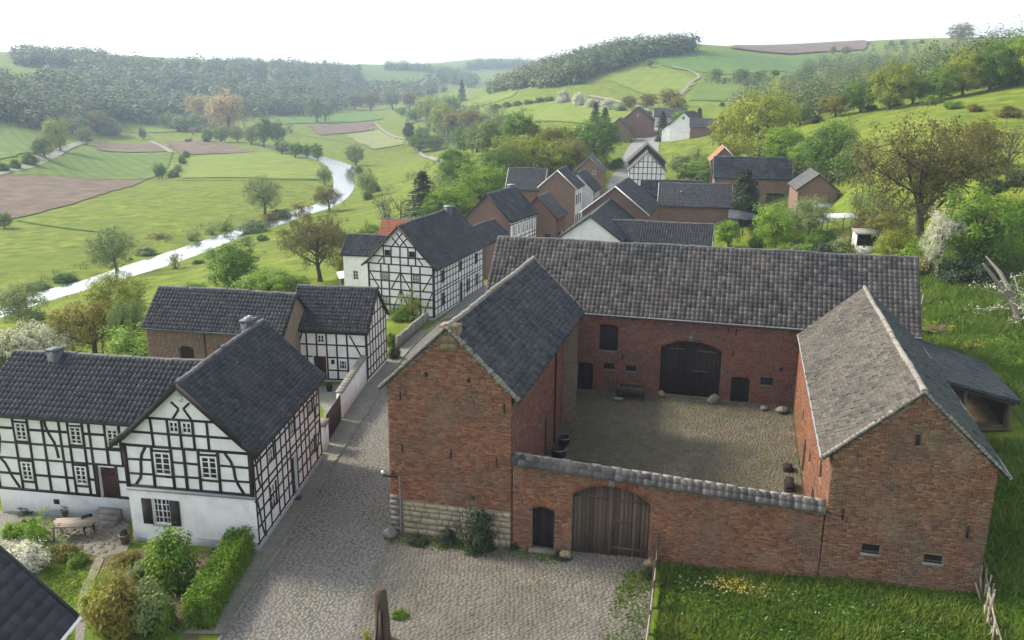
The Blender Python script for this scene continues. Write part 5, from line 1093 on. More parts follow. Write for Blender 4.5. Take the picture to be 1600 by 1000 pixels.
P_ = village('brick_house', 'brick gable house with pale sunlit roof and glazed porch', 'house', (44.15, 124.31, 10.93, 4.92, 2.97, 6.69, 9.0, 2.2), 'brick_far', 'tile_farroof', seed=131, lmat='slate_pale_sunlit', verge='timber'); P_.fin()  # west slope takes the paler slate, sunlight put into its colour
w_ = P_.w['g0']; m = MB(); slab(m, w_, 2.2, 5.6, -1.0, .5, .0, 1.8, .5); po = m.build('porch', 'white_paint', P_.root)
m = MB(); m.hexa([w_.p(2.1, 2.3, 1.95), w_.p(5.7, 2.3, 1.95), w_.p(5.7, 2.9, 0), w_.p(2.1, 2.9, 0), w_.p(2.1, 2.4, 1.95), w_.p(5.7, 2.4, 1.95), w_.p(5.7, 3.0, 0), w_.p(2.1, 3.0, 0)]); m.build('porch_roof', 'zinc', po)
m = MB(); [slab(m, w_, x-.06, x+.06, .5, 2.35, 1.7, 1.8) for x in (2.26, 3.1, 3.9, 4.7, 5.54)]; m.build('mullion', 'white_paint', po)
m = MB(); m.quad(w_.p(2.2, .5, 1.74), w_.p(5.6, .5, 1.74), w_.p(5.6, 2.3, 1.74), w_.p(2.2, 2.3, 1.74)); m.build('glass', 'glass', po)
q_ = hit(1147, 262); zq = q_[2]
Q_ = village('orange_roofed_house', 'small house with orange roof peeking over the blue slate barn', 'house', (38.9, 158.0, 10.0, 3.5, 2.6, 8.0, 10.6, 3.0), 'brick_far', 'tile_orange', seed=133, verge='white_paint', th=.4, tw=.5); simple_windows(Q_, 'g0', [(1.9, 2.6, 5.3, 6.0)]); Q_.fin()
# small houses by the river side of D
S1 = village('white_house', 'small white house with grey roof left of the half-timbered house', 'house', (-14.6, 88.5, 100.0, 3.2, 2.2, 3.3, 5.1, -.6), 'plaster', 'slate_dark', 'pantile', .3, .33, seed=135); simple_windows(S1, 'r', [(1.0, 1.6, 1.2, 2.2)]); S1.fin()
S2 = village('orange_roofed_house', 'orange-tiled roof behind the half-timbered house on the river side', 'house', (-13.4, 99.5, 100.0, 2.2, 2.2, 3.2, 5.2, -1.0), 'plaster', 'tile_orange', 'pantile', .3, .33, seed=137); S2.fin()
# far end of the village
def far_house(px, py, yaw, a, b, he, hr, label, wall, roofm, seed, name='brick_house', windows=(), **k):
    p = hit(px, py); h = village(name, label, 'house', (p[0], p[1], yaw, a, b, p[2]+he, p[2]+hr, p[2]), wall, roofm, seed=seed, th=.5, tw=.7, **k)
    simple_windows(h, 'g0', windows, depth=.05); h.fin(); return h
FR = far_house(997, 212, 12, 6, 4.6, 4.4, 8.2, 'large red brick barn at the far end of the village street', 'brick_far', 'slate_dark', 141, windows=[(4.0, 4.6, 5.6, 6.2)])
FR2 = far_house(968, 219, 12, 5, 3.6, 2.6, 6.0, 'low brick wing with arched doorways beside the large red barn', 'brick_far', 'tile_farroof', 143, windows=[(.6, 1.1, .6, 1.5), (1.5, 2.0, .6, 1.5)])
FS = far_house(1075, 213, 25, 6, 3.8, 3.0, 6.4, 'white gable house with round window at the far end of the village', 'plaster', 'slate_dark', 145, name='white_house', windows=[(3.1, 3.8, 4.4, 5.2)])
FS2 = far_house(1052, 217, 20, 4, 2.8, 2.2, 4.6, 'low white cottage with dark roof before the white gable house', 'plaster', 'tile_farroof', 147, name='white_house')
FT = far_house(1047, 196, 100, 5, 3.2, 2.6, 5.0, 'grey-roofed farmhouse among the trees beyond the lane', 'plaster', 'tile_farroof', 149, name='white_house')
FU_ = far_house(1098, 212, 100, 3.5, 2.6, 2.2, 4.2, 'small dark-roofed shed right of the white gable house', 'brick_far', 'tile_farroof', 151, name='brick_house')
# ------------------------------------------------------------------ trees and shrubs
def leaf_cloud(mb, C, rad, n, size, g, up=.35, out=.6, flat=1.0, tone=.5, aspect=.62, nc=None, ns=.5, tn=.13):
    """n leaf faces in each clump (centre C, radius rad)"""
    C = np.asarray(C, float); k = len(C); rad = np.broadcast_to(np.asarray(rad, float), (k,))
    d = g.normal(0, 1, (k, n, 3)); d /= np.linalg.norm(d, axis=-1, keepdims=True); rr = g.random((k, n, 1))**.45
    d2 = d*np.array([1, 1, flat]); P = (C[:, None]+d2*rr*rad[:, None, None]).reshape(-1, 3)
    nd = np.zeros((k, 3)) if nc is None else (C-np.asarray(nc))
    nd = nd/(np.linalg.norm(nd, axis=1, keepdims=True)+1e-6)*(0 if nc is None else .9)
    N = (d*out+nd[:, None]+g.normal(0, ns, d.shape)+np.array([0, 0, up])).reshape(-1, 3); N /= np.linalg.norm(N, axis=1, keepdims=True)
    a = np.cross(N, g.normal(0, 1, N.shape)); a /= np.linalg.norm(a, axis=1, keepdims=True)+1e-9; b = np.cross(N, a)
    s = size*(.55+.9*g.random((len(P), 1)))*.5; a = a*s; b = b*s*aspect
    V = np.stack([P-a, P+b*1.0-a*.1, P+a, P-b-a*.1], 1).reshape(-1, 3); F = np.arange(len(P)*4).reshape(-1, 4)
    ct = np.clip(g.normal(tone, .20 if tn > .1 else .1, k), 0, 1)
    t = np.clip(np.repeat(ct, n)+g.normal(0, tn, len(P)), 0, 1); mb.add(V, F, t)
def ell(g, n, c, r, lo=.55):
    d = g.normal(0, 1, (n, 3)); d /= np.linalg.norm(d, axis=1, keepdims=True); return np.asarray(c)+d*np.asarray(r)*(lo+(1-lo)*g.random((n, 1)))
def grow(g, h, cw, cb, nl, r0, subs=4, lean=0.0, sides=7):
    """trunk, limbs and branches; returns wood mesh builder and branch tips"""
    wd = MB(); tips = []; mids = []
    top = np.array([g.normal(0, .05)*h+lean*h, g.normal(0, .05)*h, h*.72]); tz_ = np.linspace(0, 1, 8)
    ph = g.random(2)*6; path = np.stack([top[0]*tz_**1.3+.02*h*np.sin(tz_*5+ph[0]), top[1]*tz_**1.3+.02*h*np.sin(tz_*4+ph[1]), top[2]*tz_], -1); path[0, :2] = 0
    wd.tube(path, r0*(1.25-.2*tz_*4*(tz_ < .25)-.95*tz_)*np.where(tz_ == 0, 1.25, 1)+.01, sides, .4)
    c = np.array([top[0]*.8, top[1]*.8, (cb+1)/2*h]); rad = np.array([cw/2, cw/2, (1-cb)/2*h])
    for i in range(nl):
        t0 = .28+.6*(i+.5)/nl*g.uniform(.8, 1.1); st = np.array([np.interp(t0, tz_, path[:, k]) for k in range(3)])
        az = i*2.4+g.normal(0, .3); el = g.uniform(-.15, .95); dr = np.array([math.cos(az)*math.cos(el), math.sin(az)*math.cos(el), math.sin(el)])
        tg = c+dr*rad*g.uniform(.78, .98); mid = (st+tg)/2+np.array([0, 0, -.06*h*g.uniform(-.2, 1)])+g.normal(0, .03*h, 3)
        t = np.linspace(0, 1, 6)[:, None]; P = (1-t)**2*st+2*t*(1-t)*mid+t*t*tg; rr = r0*.55*(1-.85*t[:, 0])*(1-t0*.45)+.008*h/10
        wd.tube(P, rr, 5, .5, False); tips.append(tg)
        for j in range(subs):
            u = .3+.65*(j+g.random())/subs; q = P[0]*(1-u)**2+2*u*(1-u)*mid+u*u*tg
            tt = q+g.normal(0, 1, 3)*rad*.33+np.array([0, 0, rad[2]*.12]); v = (tt-c)/rad; ln = np.linalg.norm(v); tt = c+v/max(1, ln/.97)*rad
            if tt[2] < cb*h*.7: tt[2] = cb*h*.7
            mm = (q+tt)/2+g.normal(0, .02*h, 3)
            wd.tube([q, mm, tt], np.array([.45, .3, .12])*rr[3]+.012*h/10, 4, .55, False); tips.append(tt); mids.append(mm)
            for _ in range(2):
                t3 = tt+g.normal(0, 1, 3)*rad*.16; wd.tube([mm, (mm+t3)/2+g.normal(0, .01*h, 3), t3], np.array([.25, .16, .06])*rr[3]+.008*h/10, 3, .6, False); tips.append(t3)
    return wd, np.array(tips), np.array(mids), c, rad
PROTO = {}
def proto(kind, v):
    if (kind, v) in PROTO: return PROTO[kind, v]
    g = np.random.default_rng(sum(map(ord, kind))*7+v*13); lv = MB(); wd = MB()
    if kind == 'round':       # dense, 10 m tall, 8 wide
        wd, tips, mids, c, rad = grow(g, 10, 8.6, .04, 9, .26)
        C = np.vstack([tips[::2], ell(g, 130, c, rad*np.array([.92, .92, .95]), .55)]); C = C[C[:, 2] > .3]; leaf_cloud(lv, C, g.uniform(.6, 1.15, len(C)), 52, .28, g, nc=c)
    elif kind == 'tall':
        wd, tips, mids, c, rad = grow(g, 10, 5.4, .03, 10, .22)
        C = np.vstack([tips, ell(g, 80, c, rad*.92, .55)]); leaf_cloud(lv, C, g.uniform(.45, .85, len(C)), 30, .32, g, nc=c)
    elif kind == 'sparse':    # spring tree, branches showing
        wd, tips, mids, c, rad = grow(g, 10, 10.5, .15, 12, .30, subs=7)
        C = np.vstack([tips, tips+g.normal(0, .35, tips.shape), tips+g.normal(0, .55, tips.shape), ell(g, 90, c, rad*.95, .5)]); leaf_cloud(lv, C, g.uniform(.35, .75, len(C)), 20, .18, g, up=.2, nc=c)
    elif kind == 'willow':
        wd, tips, mids, c, rad = grow(g, 10, 9.5, .05, 11, .28, subs=5)
        C = np.vstack([tips, ell(g, 110, c, rad*.95, .6)]); leaf_cloud(lv, C, g.uniform(.5, 1.0, len(C)), 40, .28, g, aspect=.4, nc=c)
    elif kind == 'apple':     # low and wide
        wd, tips, mids, c, rad = grow(g, 10, 13, .12, 12, .45, subs=6)
        C = np.vstack([tips, tips+g.normal(0, .7, tips.shape)]); leaf_cloud(lv, C, g.uniform(.5, 1.0, len(C)), 22, .36, g, nc=c)
    elif kind == 'conifer':
        wd.tube([(0, 0, 0), (.05, 0, 5), (0, 0, 10)], [.2, .12, .02], 6); C = []
        for i in range(26):
            z = 1.0+8.8*i/26; L = 2.6*(1-z/10.6)**.8*g.uniform(.75, 1.15); nb = 6
            for k in range(nb):
                az = k*2*math.pi/nb+i*.7+g.normal(0, .2); e = np.array([math.cos(az)*L, math.sin(az)*L, z-.12*L+g.normal(0, .15)]); wd.tube([(0, 0, z), e], [.05, .015], 3, cap=False)
                for t in (.35, .6, .85, 1.0): C.append(np.array([0, 0, z])*(1-t)+e*t)
        C = np.array(C); leaf_cloud(lv, C, .33, 14, .26, g, flat=.5, aspect=.4)
    elif kind == 'yew':       # dense dark column, several spires
        wd.tube([(0, 0, 0), (0, 0, 7)], [.3, .05], 6); C = []
        for k in range(7):
            az = k*.9; bx, by = 1.2*math.cos(az)*(k > 0), 1.2*math.sin(az)*(k > 0); ht = 10-(k > 0)*g.uniform(.4, 2.2)
            for z in np.arange(.3, ht, .42): C.append((bx*(1-.25*z/10)+g.normal(0, .25), by*(1-.25*z/10)+g.normal(0, .25), z))
        C = np.array(C); leaf_cloud(lv, C, 1.1*np.clip(1.3-C[:, 2]/9.5, .3, 1), 120, .42, g, aspect=.6, nc=(0, 0, 4))
    elif kind == 'poplar':    # upright fine brush of twigs
        wd, tips, mids, c, rad = grow(g, 10, 6.4, .06, 14, .25, subs=6)
        C = np.vstack([tips, ell(g, 90, c, rad*.95, .3)]); leaf_cloud(lv, C, g.uniform(.45, .9, len(C)), 24, .28, g, nc=c)
    elif kind == 'bare':
        wd, tips, mids, c, rad = grow(g, 10, 6.5, .2, 9, .24, subs=6)
        leaf_cloud(lv, tips[::3], .35, 5, .16, g)
    elif kind == 'bush':      # 2 m tall mound
        n = 46; d = g.normal(0, 1, (n, 3)); d[:, 2] = np.abs(d[:, 2])*.9; d /= np.linalg.norm(d, axis=1, keepdims=True)
        C = d*np.array([1.05, 1.05, 1.45])*(.45+.5*g.random((n, 1)))+np.array([0, 0, .25]); leaf_cloud(lv, C, g.uniform(.32, .55, n), 70, .15, g, nc=(0, 0, .3))
        for k in range(7):
            e = C[k*5]; wd.tube([(g.normal(0, .1), g.normal(0, .1), 0), e*.5, e], [.035, .025, .01], 4, cap=False)
    elif kind == 'loose':     # shrub with an open ragged outline
        n = 60; C = g.normal(0, 1, (n, 3))*np.array([.55, .55, .5])+np.array([0, 0, 1.0]); C[:, 2] = np.clip(C[:, 2], .12, 2.1); leaf_cloud(lv, C, g.uniform(.2, .42, n), 30, .13, g, nc=(0, 0, .6))
        for k in range(12):
            e = C[k*4]; wd.tube([(g.normal(0, .12), g.normal(0, .12), 0), e*.5+g.normal(0, .05, 3), e], [.03, .02, .008], 4, cap=False)
    PROTO[kind, v] = (wd.mesh(kind+'_trunk', 'bark', True), lv.mesh(kind+'_crown', 'leaf_green'))
    return PROTO[kind, v]
NATIVE = dict(round=(10, 7.8), tall=(10, 5.2), sparse=(10, 10.8), willow=(10, 9.6), apple=(10, 13.2), conifer=(10, 5.0), yew=(10, 4.4), poplar=(10, 6.2), bare=(10, 6.6), bush=(2.05, 2.5), loose=(2.2, 2.4))
SHR = ('bush', 'loose', 'yew')
_tn = [0]
def tree_at(p, h, wdt, kind, leaf, label, name='tree', cat=None, group=None, bark=None):
    _tn[0] += 1; v = _tn[0] % 3; tm, cm = proto(kind, v); H0, W0 = NATIVE[kind]
    shrub = kind in ('bush', 'loose')
    t = thing(name, tuple(p), label, cat or ('shrub' if shrub else 'tree'), group, rz=(_tn[0]*2.399) % 6.283)
    sx = wdt/W0; sz = h/H0
    a = obj('stems' if shrub else 'trunk', tm, t, sc=(sx if shrub else (sx+sz)/2*.5+sx*.5, sx if shrub else sx, sz)); b = obj('foliage' if shrub else 'crown', cm, t, sc=(sx, sx, sz))
    a.scale = b.scale
    b.material_slots[0].link = 'OBJECT'; b.material_slots[0].material = MAT[leaf]
    if bark: a.material_slots[0].link = 'OBJECT'; a.material_slots[0].material = MAT[bark]
    return t
def tree(px, py, top, wpx, kind, leaf, label, **k):
    p = hit(px, py); s = pxm(p); h = (py-top)/s/math.cos(math.atan2(CAM_H-p[2], dist(p))); p[2] -= .05
    return tree_at(p, h, wpx/s, kind, leaf, label, **k)
ORD = 'first second third fourth fifth sixth seventh eighth ninth tenth eleventh twelfth thirteenth fourteenth fifteenth sixteenth seventeenth eighteenth nineteenth twentieth twenty-first twenty-second twenty-third twenty-fourth twenty-fifth twenty-sixth twenty-seventh twenty-eighth twenty-ninth thirtieth'.split()
COLW = dict(leaf_brown='brownish', leaf_green='green', leaf_lime='bright green', leaf_yellow='yellow-green', leaf_olive='olive brown', leaf_grey='grey-green', leaf_dark='dark green', leaf_blossom='white blossoming', leaf_orange='orange', leaf_hedge='green', leaf_red='reddish')
def row(place, items, name='tree', noun='tree', group=None, cat=None):
    items = sorted(items, key=lambda q: q[0])
    for i, (px, py, top, wd_, kind, leaf) in enumerate(items):
        tree(px, py, top, wd_, kind, leaf, f'{COLW[leaf]} {noun}, {ORD[i]} from the left {place}', name=name, cat=cat or noun, group=group or f'{noun}s {place}')

row('along the river', [(32, 512, 440, 95, 'willow', 'leaf_grey'), (184, 424, 352, 76, 'willow', 'leaf_grey'), (414, 336, 273, 64, 'willow', 'leaf_grey'), (514, 330, 287, 46, 'willow', 'leaf_olive'), (572, 308, 262, 34, 'willow', 'leaf_grey'), (556, 258, 226, 32, 'round', 'leaf_grey'), (508, 290, 258, 26, 'willow', 'leaf_grey'), (497, 250, 225, 22, 'round', 'leaf_green')], 'willow_tree', 'willow')
row('on the river bank', [(395, 362, 336, 60, 'bush', 'leaf_grey'), (352, 360, 342, 40, 'loose', 'leaf_green'), (300, 376, 358, 30, 'loose', 'leaf_grey'), (275, 420, 390, 20, 'loose', 'leaf_olive'), (440, 338, 322, 40, 'bush', 'leaf_grey'), (470, 330, 314, 30, 'loose', 'leaf_olive'), (575, 312, 294, 20, 'bush', 'leaf_green'), (500, 312, 298, 24, 'bush', 'leaf_green'), (250, 372, 362, 36, 'loose', 'leaf_olive'), (330, 366, 350, 26, 'loose', 'leaf_grey'), (420, 344, 330, 30, 'bush', 'leaf_olive'), (215, 452, 432, 36, 'loose', 'leaf_yellow'), (100, 440, 424, 50, 'bush', 'leaf_green'), (230, 398, 382, 40, 'bush', 'leaf_grey'), (410, 376, 364, 24, 'bush', 'leaf_green'), (385, 384, 366, 26, 'loose', 'leaf_grey'), (330, 404, 388, 26, 'loose', 'leaf_green'), (585, 300, 280, 24, 'bush', 'leaf_green'), (560, 272, 256, 20, 'bush', 'leaf_grey'), (150, 470, 452, 40, 'bush', 'leaf_lime'), (60, 500, 484, 40, 'bush', 'leaf_green'), (180, 462, 446, 30, 'loose', 'leaf_yellow'), (310, 412, 402, 22, 'bush', 'leaf_green'), (360, 392, 382, 20, 'bush', 'leaf_grey'), (460, 352, 342, 24, 'bush', 'leaf_green'), (20, 470, 452, 50, 'bush', 'leaf_green'), (60, 452, 434, 40, 'bush', 'leaf_grey')], 'bush', 'bush', cat='bush', group='bushes on the river bank')
row('on the valley floor', [(412, 228, 184, 26, 'tall', 'leaf_grey'), (432, 228, 190, 26, 'tall', 'leaf_grey'), (392, 226, 196, 26, 'round', 'leaf_grey'), (440, 240, 218, 30, 'round', 'leaf_grey'), (462, 246, 222, 24, 'round', 'leaf_green'), (480, 246, 226, 20, 'round', 'leaf_green'), (324, 222, 200, 18, 'round', 'leaf_green'), (268, 200, 176, 34, 'round', 'leaf_grey'), (290, 204, 178, 40, 'round', 'leaf_grey'), (308, 205, 180, 36, 'round', 'leaf_grey'), (345, 222, 196, 26, 'round', 'leaf_grey'), (372, 222, 198, 22, 'round', 'leaf_grey'), (224, 218, 200, 12, 'tall', 'leaf_green'), (180, 212, 196, 30, 'round', 'leaf_grey'), (495, 192, 150, 26, 'tall', 'leaf_grey'), (508, 190, 158, 22, 'tall', 'leaf_grey'), (465, 178, 156, 18, 'round', 'leaf_grey'), (440, 176, 152, 24, 'round', 'leaf_grey'), (405, 178, 152, 26, 'round', 'leaf_grey'), (640, 226, 190, 18, 'tall', 'leaf_dark'), (555, 172, 144, 26, 'poplar', 'leaf_olive'), (580, 172, 142, 28, 'poplar', 'leaf_olive'), (614, 172, 140, 26, 'poplar', 'leaf_grey'), (640, 172, 143, 26, 'poplar', 'leaf_olive'), (628, 182, 168, 14, 'round', 'leaf_green'), (658, 170, 160, 26, 'round', 'leaf_green'), (722, 160, 126, 17, 'conifer', 'leaf_dark')], 'tree', 'tree')
row('in the clump on the valley floor', [(307, 196, 146, 30, 'poplar', 'leaf_orange'), (357, 210, 143, 46, 'poplar', 'leaf_orange'), (335, 204, 158, 26, 'poplar', 'leaf_orange')], 'poplar_tree', 'poplar')
row('of the hedge between the fields', [(248, 279, 254, 20, 'round', 'leaf_green'), (270, 277, 262, 24, 'bush', 'leaf_green'), (278, 268, 252, 18, 'bush', 'leaf_grey'), (285, 256, 240, 16, 'bush', 'leaf_green'), (290, 246, 232, 16, 'bush', 'leaf_green'), (295, 222, 214, 14, 'bush', 'leaf_green'), (322, 222, 214, 16, 'bush', 'leaf_green')], 'bush', 'bush', cat='bush')
row('by the left lane', [(135, 226, 198, 26, 'round', 'leaf_grey'), (95, 236, 182, 40, 'round', 'leaf_yellow'), (70, 246, 212, 36, 'round', 'leaf_grey'), (48, 258, 232, 32, 'bush', 'leaf_green'), (5, 268, 250, 26, 'bush', 'leaf_green'), (24, 264, 246, 24, 'bush', 'leaf_green'), (120, 214, 184, 36, 'round', 'leaf_grey'), (152, 206, 172, 40, 'round', 'leaf_olive'), (168, 210, 184, 34, 'round', 'leaf_grey'), (8, 357, 330, 26, 'round', 'leaf_grey')], 'tree', 'tree')
row('behind the left houses', [(62, 585, 508, 105, 'apple', 'leaf_blossom'), (148, 560, 472, 110, 'apple', 'leaf_olive'), (196, 515, 430, 92, 'round', 'leaf_yellow'), (205, 560, 470, 60, 'apple', 'leaf_grey'), (365, 458, 380, 82, 'round', 'leaf_green'), (424, 466, 420, 92, 'round', 'leaf_lime'), (500, 440, 330, 115, 'sparse', 'leaf_brown'), (228, 590, 508, 120, 'round', 'leaf_lime'), (-25, 600, 520, 90, 'round', 'leaf_grey'), (110, 528, 478, 66, 'round', 'leaf_yellow'), (20, 575, 520, 70, 'round', 'leaf_green'), (262, 560, 515, 60, 'round', 'leaf_yellow'), (305, 470, 440, 46, 'round', 'leaf_green'), (262, 478, 446, 40, 'round', 'leaf_lime'), (470, 462, 428, 40, 'round', 'leaf_green'), (545, 428, 396, 40, 'round', 'leaf_yellow'), (575, 400, 350, 44, 'round', 'leaf_green'), (540, 390, 356, 34, 'willow', 'leaf_grey')], 'garden_tree', 'tree')
row('between the river meadow and the village', [(600, 350, 300, 44, 'bare', 'leaf_grey'), (625, 345, 302, 36, 'bare', 'leaf_olive'), (661, 345, 266, 64, 'conifer', 'leaf_dark'), (700, 335, 285, 76, 'round', 'leaf_lime'), (678, 345, 310, 50, 'round', 'leaf_green'), (748, 310, 254, 90, 'round', 'leaf_lime'), (718, 295, 236, 66, 'round', 'leaf_green'), (776, 285, 230, 66, 'round', 'leaf_green'), (800, 275, 212, 70, 'round', 'leaf_yellow'), (832, 265, 208, 66, 'round', 'leaf_yellow'), (812, 240, 176, 60, 'round', 'leaf_green'), (862, 275, 222, 62, 'round', 'leaf_yellow'), (893, 268, 215, 60, 'poplar', 'leaf_olive'), (925, 255, 188, 80, 'round', 'leaf_green'), (880, 240, 194, 62, 'round', 'leaf_yellow'), (850, 240, 196, 50, 'poplar', 'leaf_olive'), (775, 235, 188, 52, 'round', 'leaf_grey'), (745, 238, 192, 46, 'round', 'leaf_grey')], 'tree', 'tree')
row('above the hay field', [(655, 238, 208, 40, 'round', 'leaf_green'), (680, 236, 212, 36, 'round', 'leaf_green'), (705, 250, 228, 44, 'bush', 'leaf_green'), (690, 205, 160, 44, 'round', 'leaf_yellow'), (668, 188, 148, 42, 'round', 'leaf_yellow'), (715, 215, 172, 46, 'poplar', 'leaf_olive'), (738, 212, 172, 44, 'poplar', 'leaf_olive'), (650, 190, 168, 30, 'round', 'leaf_green'), (700, 180, 148, 34, 'round', 'leaf_green'), (625, 178, 168, 16, 'round', 'leaf_green'), (725, 235, 200, 44, 'round', 'leaf_green'), (762, 222, 186, 40, 'round', 'leaf_olive'), (660, 222, 196, 24, 'round', 'leaf_grey'), (755, 200, 180, 26, 'round', 'leaf_dark')], 'tree', 'tree')
row('of the hedge on the knoll', [(775 + i*17, 170-i*2.4, 160-i*2.4, 22, 'bush', 'leaf_green') for i in range(7)] + [(905, 165, 138, 26, 'bush', 'leaf_blossom'), (928, 168, 150, 30, 'bush', 'leaf_blossom'), (950, 172, 152, 30, 'bush', 'leaf_blossom'), (880, 160, 138, 30, 'bush', 'leaf_blossom'), (970, 174, 160, 24, 'bush', 'leaf_grey'), (780, 190, 178, 24, 'bush', 'leaf_green')], 'bush', 'bush', cat='bush')
row('near the far barn', [(930, 198, 160, 24, 'conifer', 'leaf_dark'), (945, 198, 168, 24, 'conifer', 'leaf_dark'), (1010, 170, 146, 30, 'round', 'leaf_olive'), (1047, 168, 138, 34, 'round', 'leaf_olive'), (1060, 178, 150, 30, 'round', 'leaf_olive'), (985, 170, 150, 26, 'round', 'leaf_olive'), (1035, 200, 174, 20, 'conifer', 'leaf_dark'), (1052, 186, 164, 8, 'conifer', 'leaf_dark'), (1070, 196, 172, 34, 'round', 'leaf_lime'), (1092, 196, 168, 18, 'conifer', 'leaf_dark'), (1106, 205, 186, 14, 'conifer', 'leaf_dark'), (1012, 185, 170, 14, 'round', 'leaf_green'), (1163, 165, 145, 14, 'conifer', 'leaf_dark'), (1028, 222, 210, 14, 'bush', 'leaf_dark'), (1128, 166, 158, 12, 'bush', 'leaf_green')], 'tree', 'tree')
row('around the upper village', [(1185, 262, 140, 100, 'round', 'leaf_yellow'), (1150, 258, 165, 66, 'round', 'leaf_yellow'), (1130, 245, 180, 40, 'poplar', 'leaf_olive'), (1225, 262, 200, 70, 'round', 'leaf_lime'), (1300, 285, 186, 84, 'round', 'leaf_green'), (1262, 275, 222, 60, 'round', 'leaf_lime'), (1090, 282, 246, 60, 'round', 'leaf_lime'), (1065, 274, 240, 44, 'round', 'leaf_grey'), (1110, 290, 258, 40, 'round', 'leaf_green'), (1210, 392, 318, 76, 'round', 'leaf_lime'), (1262, 380, 304, 80, 'willow', 'leaf_grey'), (1137, 390, 342, 38, 'tall', 'leaf_lime'), (965, 262, 244, 30, 'bush', 'leaf_green'), (940, 262, 240, 30, 'round', 'leaf_lime'), (985, 300, 284, 14, 'bush', 'leaf_green'), (1235, 290, 262, 30, 'bush', 'leaf_lime'), (1340, 280, 228, 60, 'round', 'leaf_green')], 'tree', 'tree')
tree(1165, 338, 266, 44, 'yew', 'leaf_dark', 'dense dark yew with upright spires beside the brick barn', name='yew_tree')
row('in the garden behind the long barn', [(1270, 396, 360, 46, 'bush', 'leaf_green'), (1300, 402, 368, 60, 'bush', 'leaf_dark'), (1325, 400, 366, 50, 'loose', 'leaf_grey'), (1245, 400, 372, 40, 'bush', 'leaf_grey'), (1390, 412, 350, 56, 'round', 'leaf_yellow'), (1375, 372, 335, 60, 'round', 'leaf_olive'), (1342, 362, 338, 30, 'bush', 'leaf_red'), (1420, 420, 370, 50, 'bush', 'leaf_lime'), (1525, 425, 292, 120, 'round', 'leaf_green'), (1480, 430, 340, 70, 'round', 'leaf_lime'), (1462, 440, 326, 62, 'sparse', 'leaf_blossom'), (1430, 398, 184, 230, 'sparse', 'leaf_brown'), (1524, 262, 186, 50, 'round', 'leaf_olive'), (1572, 292, 178, 60, 'bare', 'leaf_olive'), (1560, 270, 240, 50, 'round', 'leaf_yellow'), (1590, 290, 262, 40, 'bush', 'leaf_dark'), (1552, 300, 272, 46, 'bush', 'leaf_dark'), (1340, 395, 372, 40, 'loose', 'leaf_olive')], 'garden_tree', 'tree')
row('on the crest of the near meadow', [(1250, 196, 158, 40, 'round', 'leaf_grey'), (1305, 182, 148, 46, 'round', 'leaf_olive'), (1345, 175, 124, 54, 'round', 'leaf_green'), (1388, 172, 100, 74, 'round', 'leaf_yellow'), (1425, 162, 120, 46, 'round', 'leaf_green'), (1470, 156, 100, 56, 'round', 'leaf_green'), (1505, 150, 82, 60, 'round', 'leaf_yellow'), (1545, 142, 66, 64, 'round', 'leaf_green'), (1585, 134, 54, 70, 'round', 'leaf_lime'), (1625, 130, 50, 70, 'round', 'leaf_yellow'), (1220, 196, 172, 36, 'round', 'leaf_grey'), (1275, 192, 176, 30, 'bush', 'leaf_dark')], 'tree', 'tree')
row('scattered on the near meadow', [(1455, 163, 146, 40, 'bush', 'leaf_green'), (1490, 170, 154, 36, 'bush', 'leaf_green'), (1522, 174, 160, 34, 'bush', 'leaf_olive'), (1575, 182, 160, 50, 'bush', 'leaf_olive'), (1360, 172, 160, 30, 'bush', 'leaf_green'), (1395, 166, 152, 40, 'bush', 'leaf_green')], 'bush', 'bush', cat='bush')
row('on the far hilltop', [(1497, 66, 36, 36, 'round', 'leaf_olive'), (1520, 66, 46, 22, 'bare', 'leaf_olive'), (1550, 66, 44, 30, 'bare', 'leaf_olive'), (1575, 66, 40, 30, 'bare', 'leaf_olive'), (1120, 126, 106, 18, 'round', 'leaf_green'), (1155, 128, 108, 30, 'round', 'leaf_green'), (1188, 126, 110, 26, 'round', 'leaf_green'), (1210, 122, 108, 14, 'tall', 'leaf_green'), (1392, 70, 62, 10, 'bush', 'leaf_green'), (1410, 70, 60, 12, 'bush', 'leaf_green'), (1440, 68, 60, 10, 'bush', 'leaf_green'), (1015, 106, 92, 10, 'tall', 'leaf_green'), (1300, 86, 72, 10, 'round', 'leaf_olive'), (1322, 86, 72, 14, 'round', 'leaf_olive')], 'tree', 'tree')

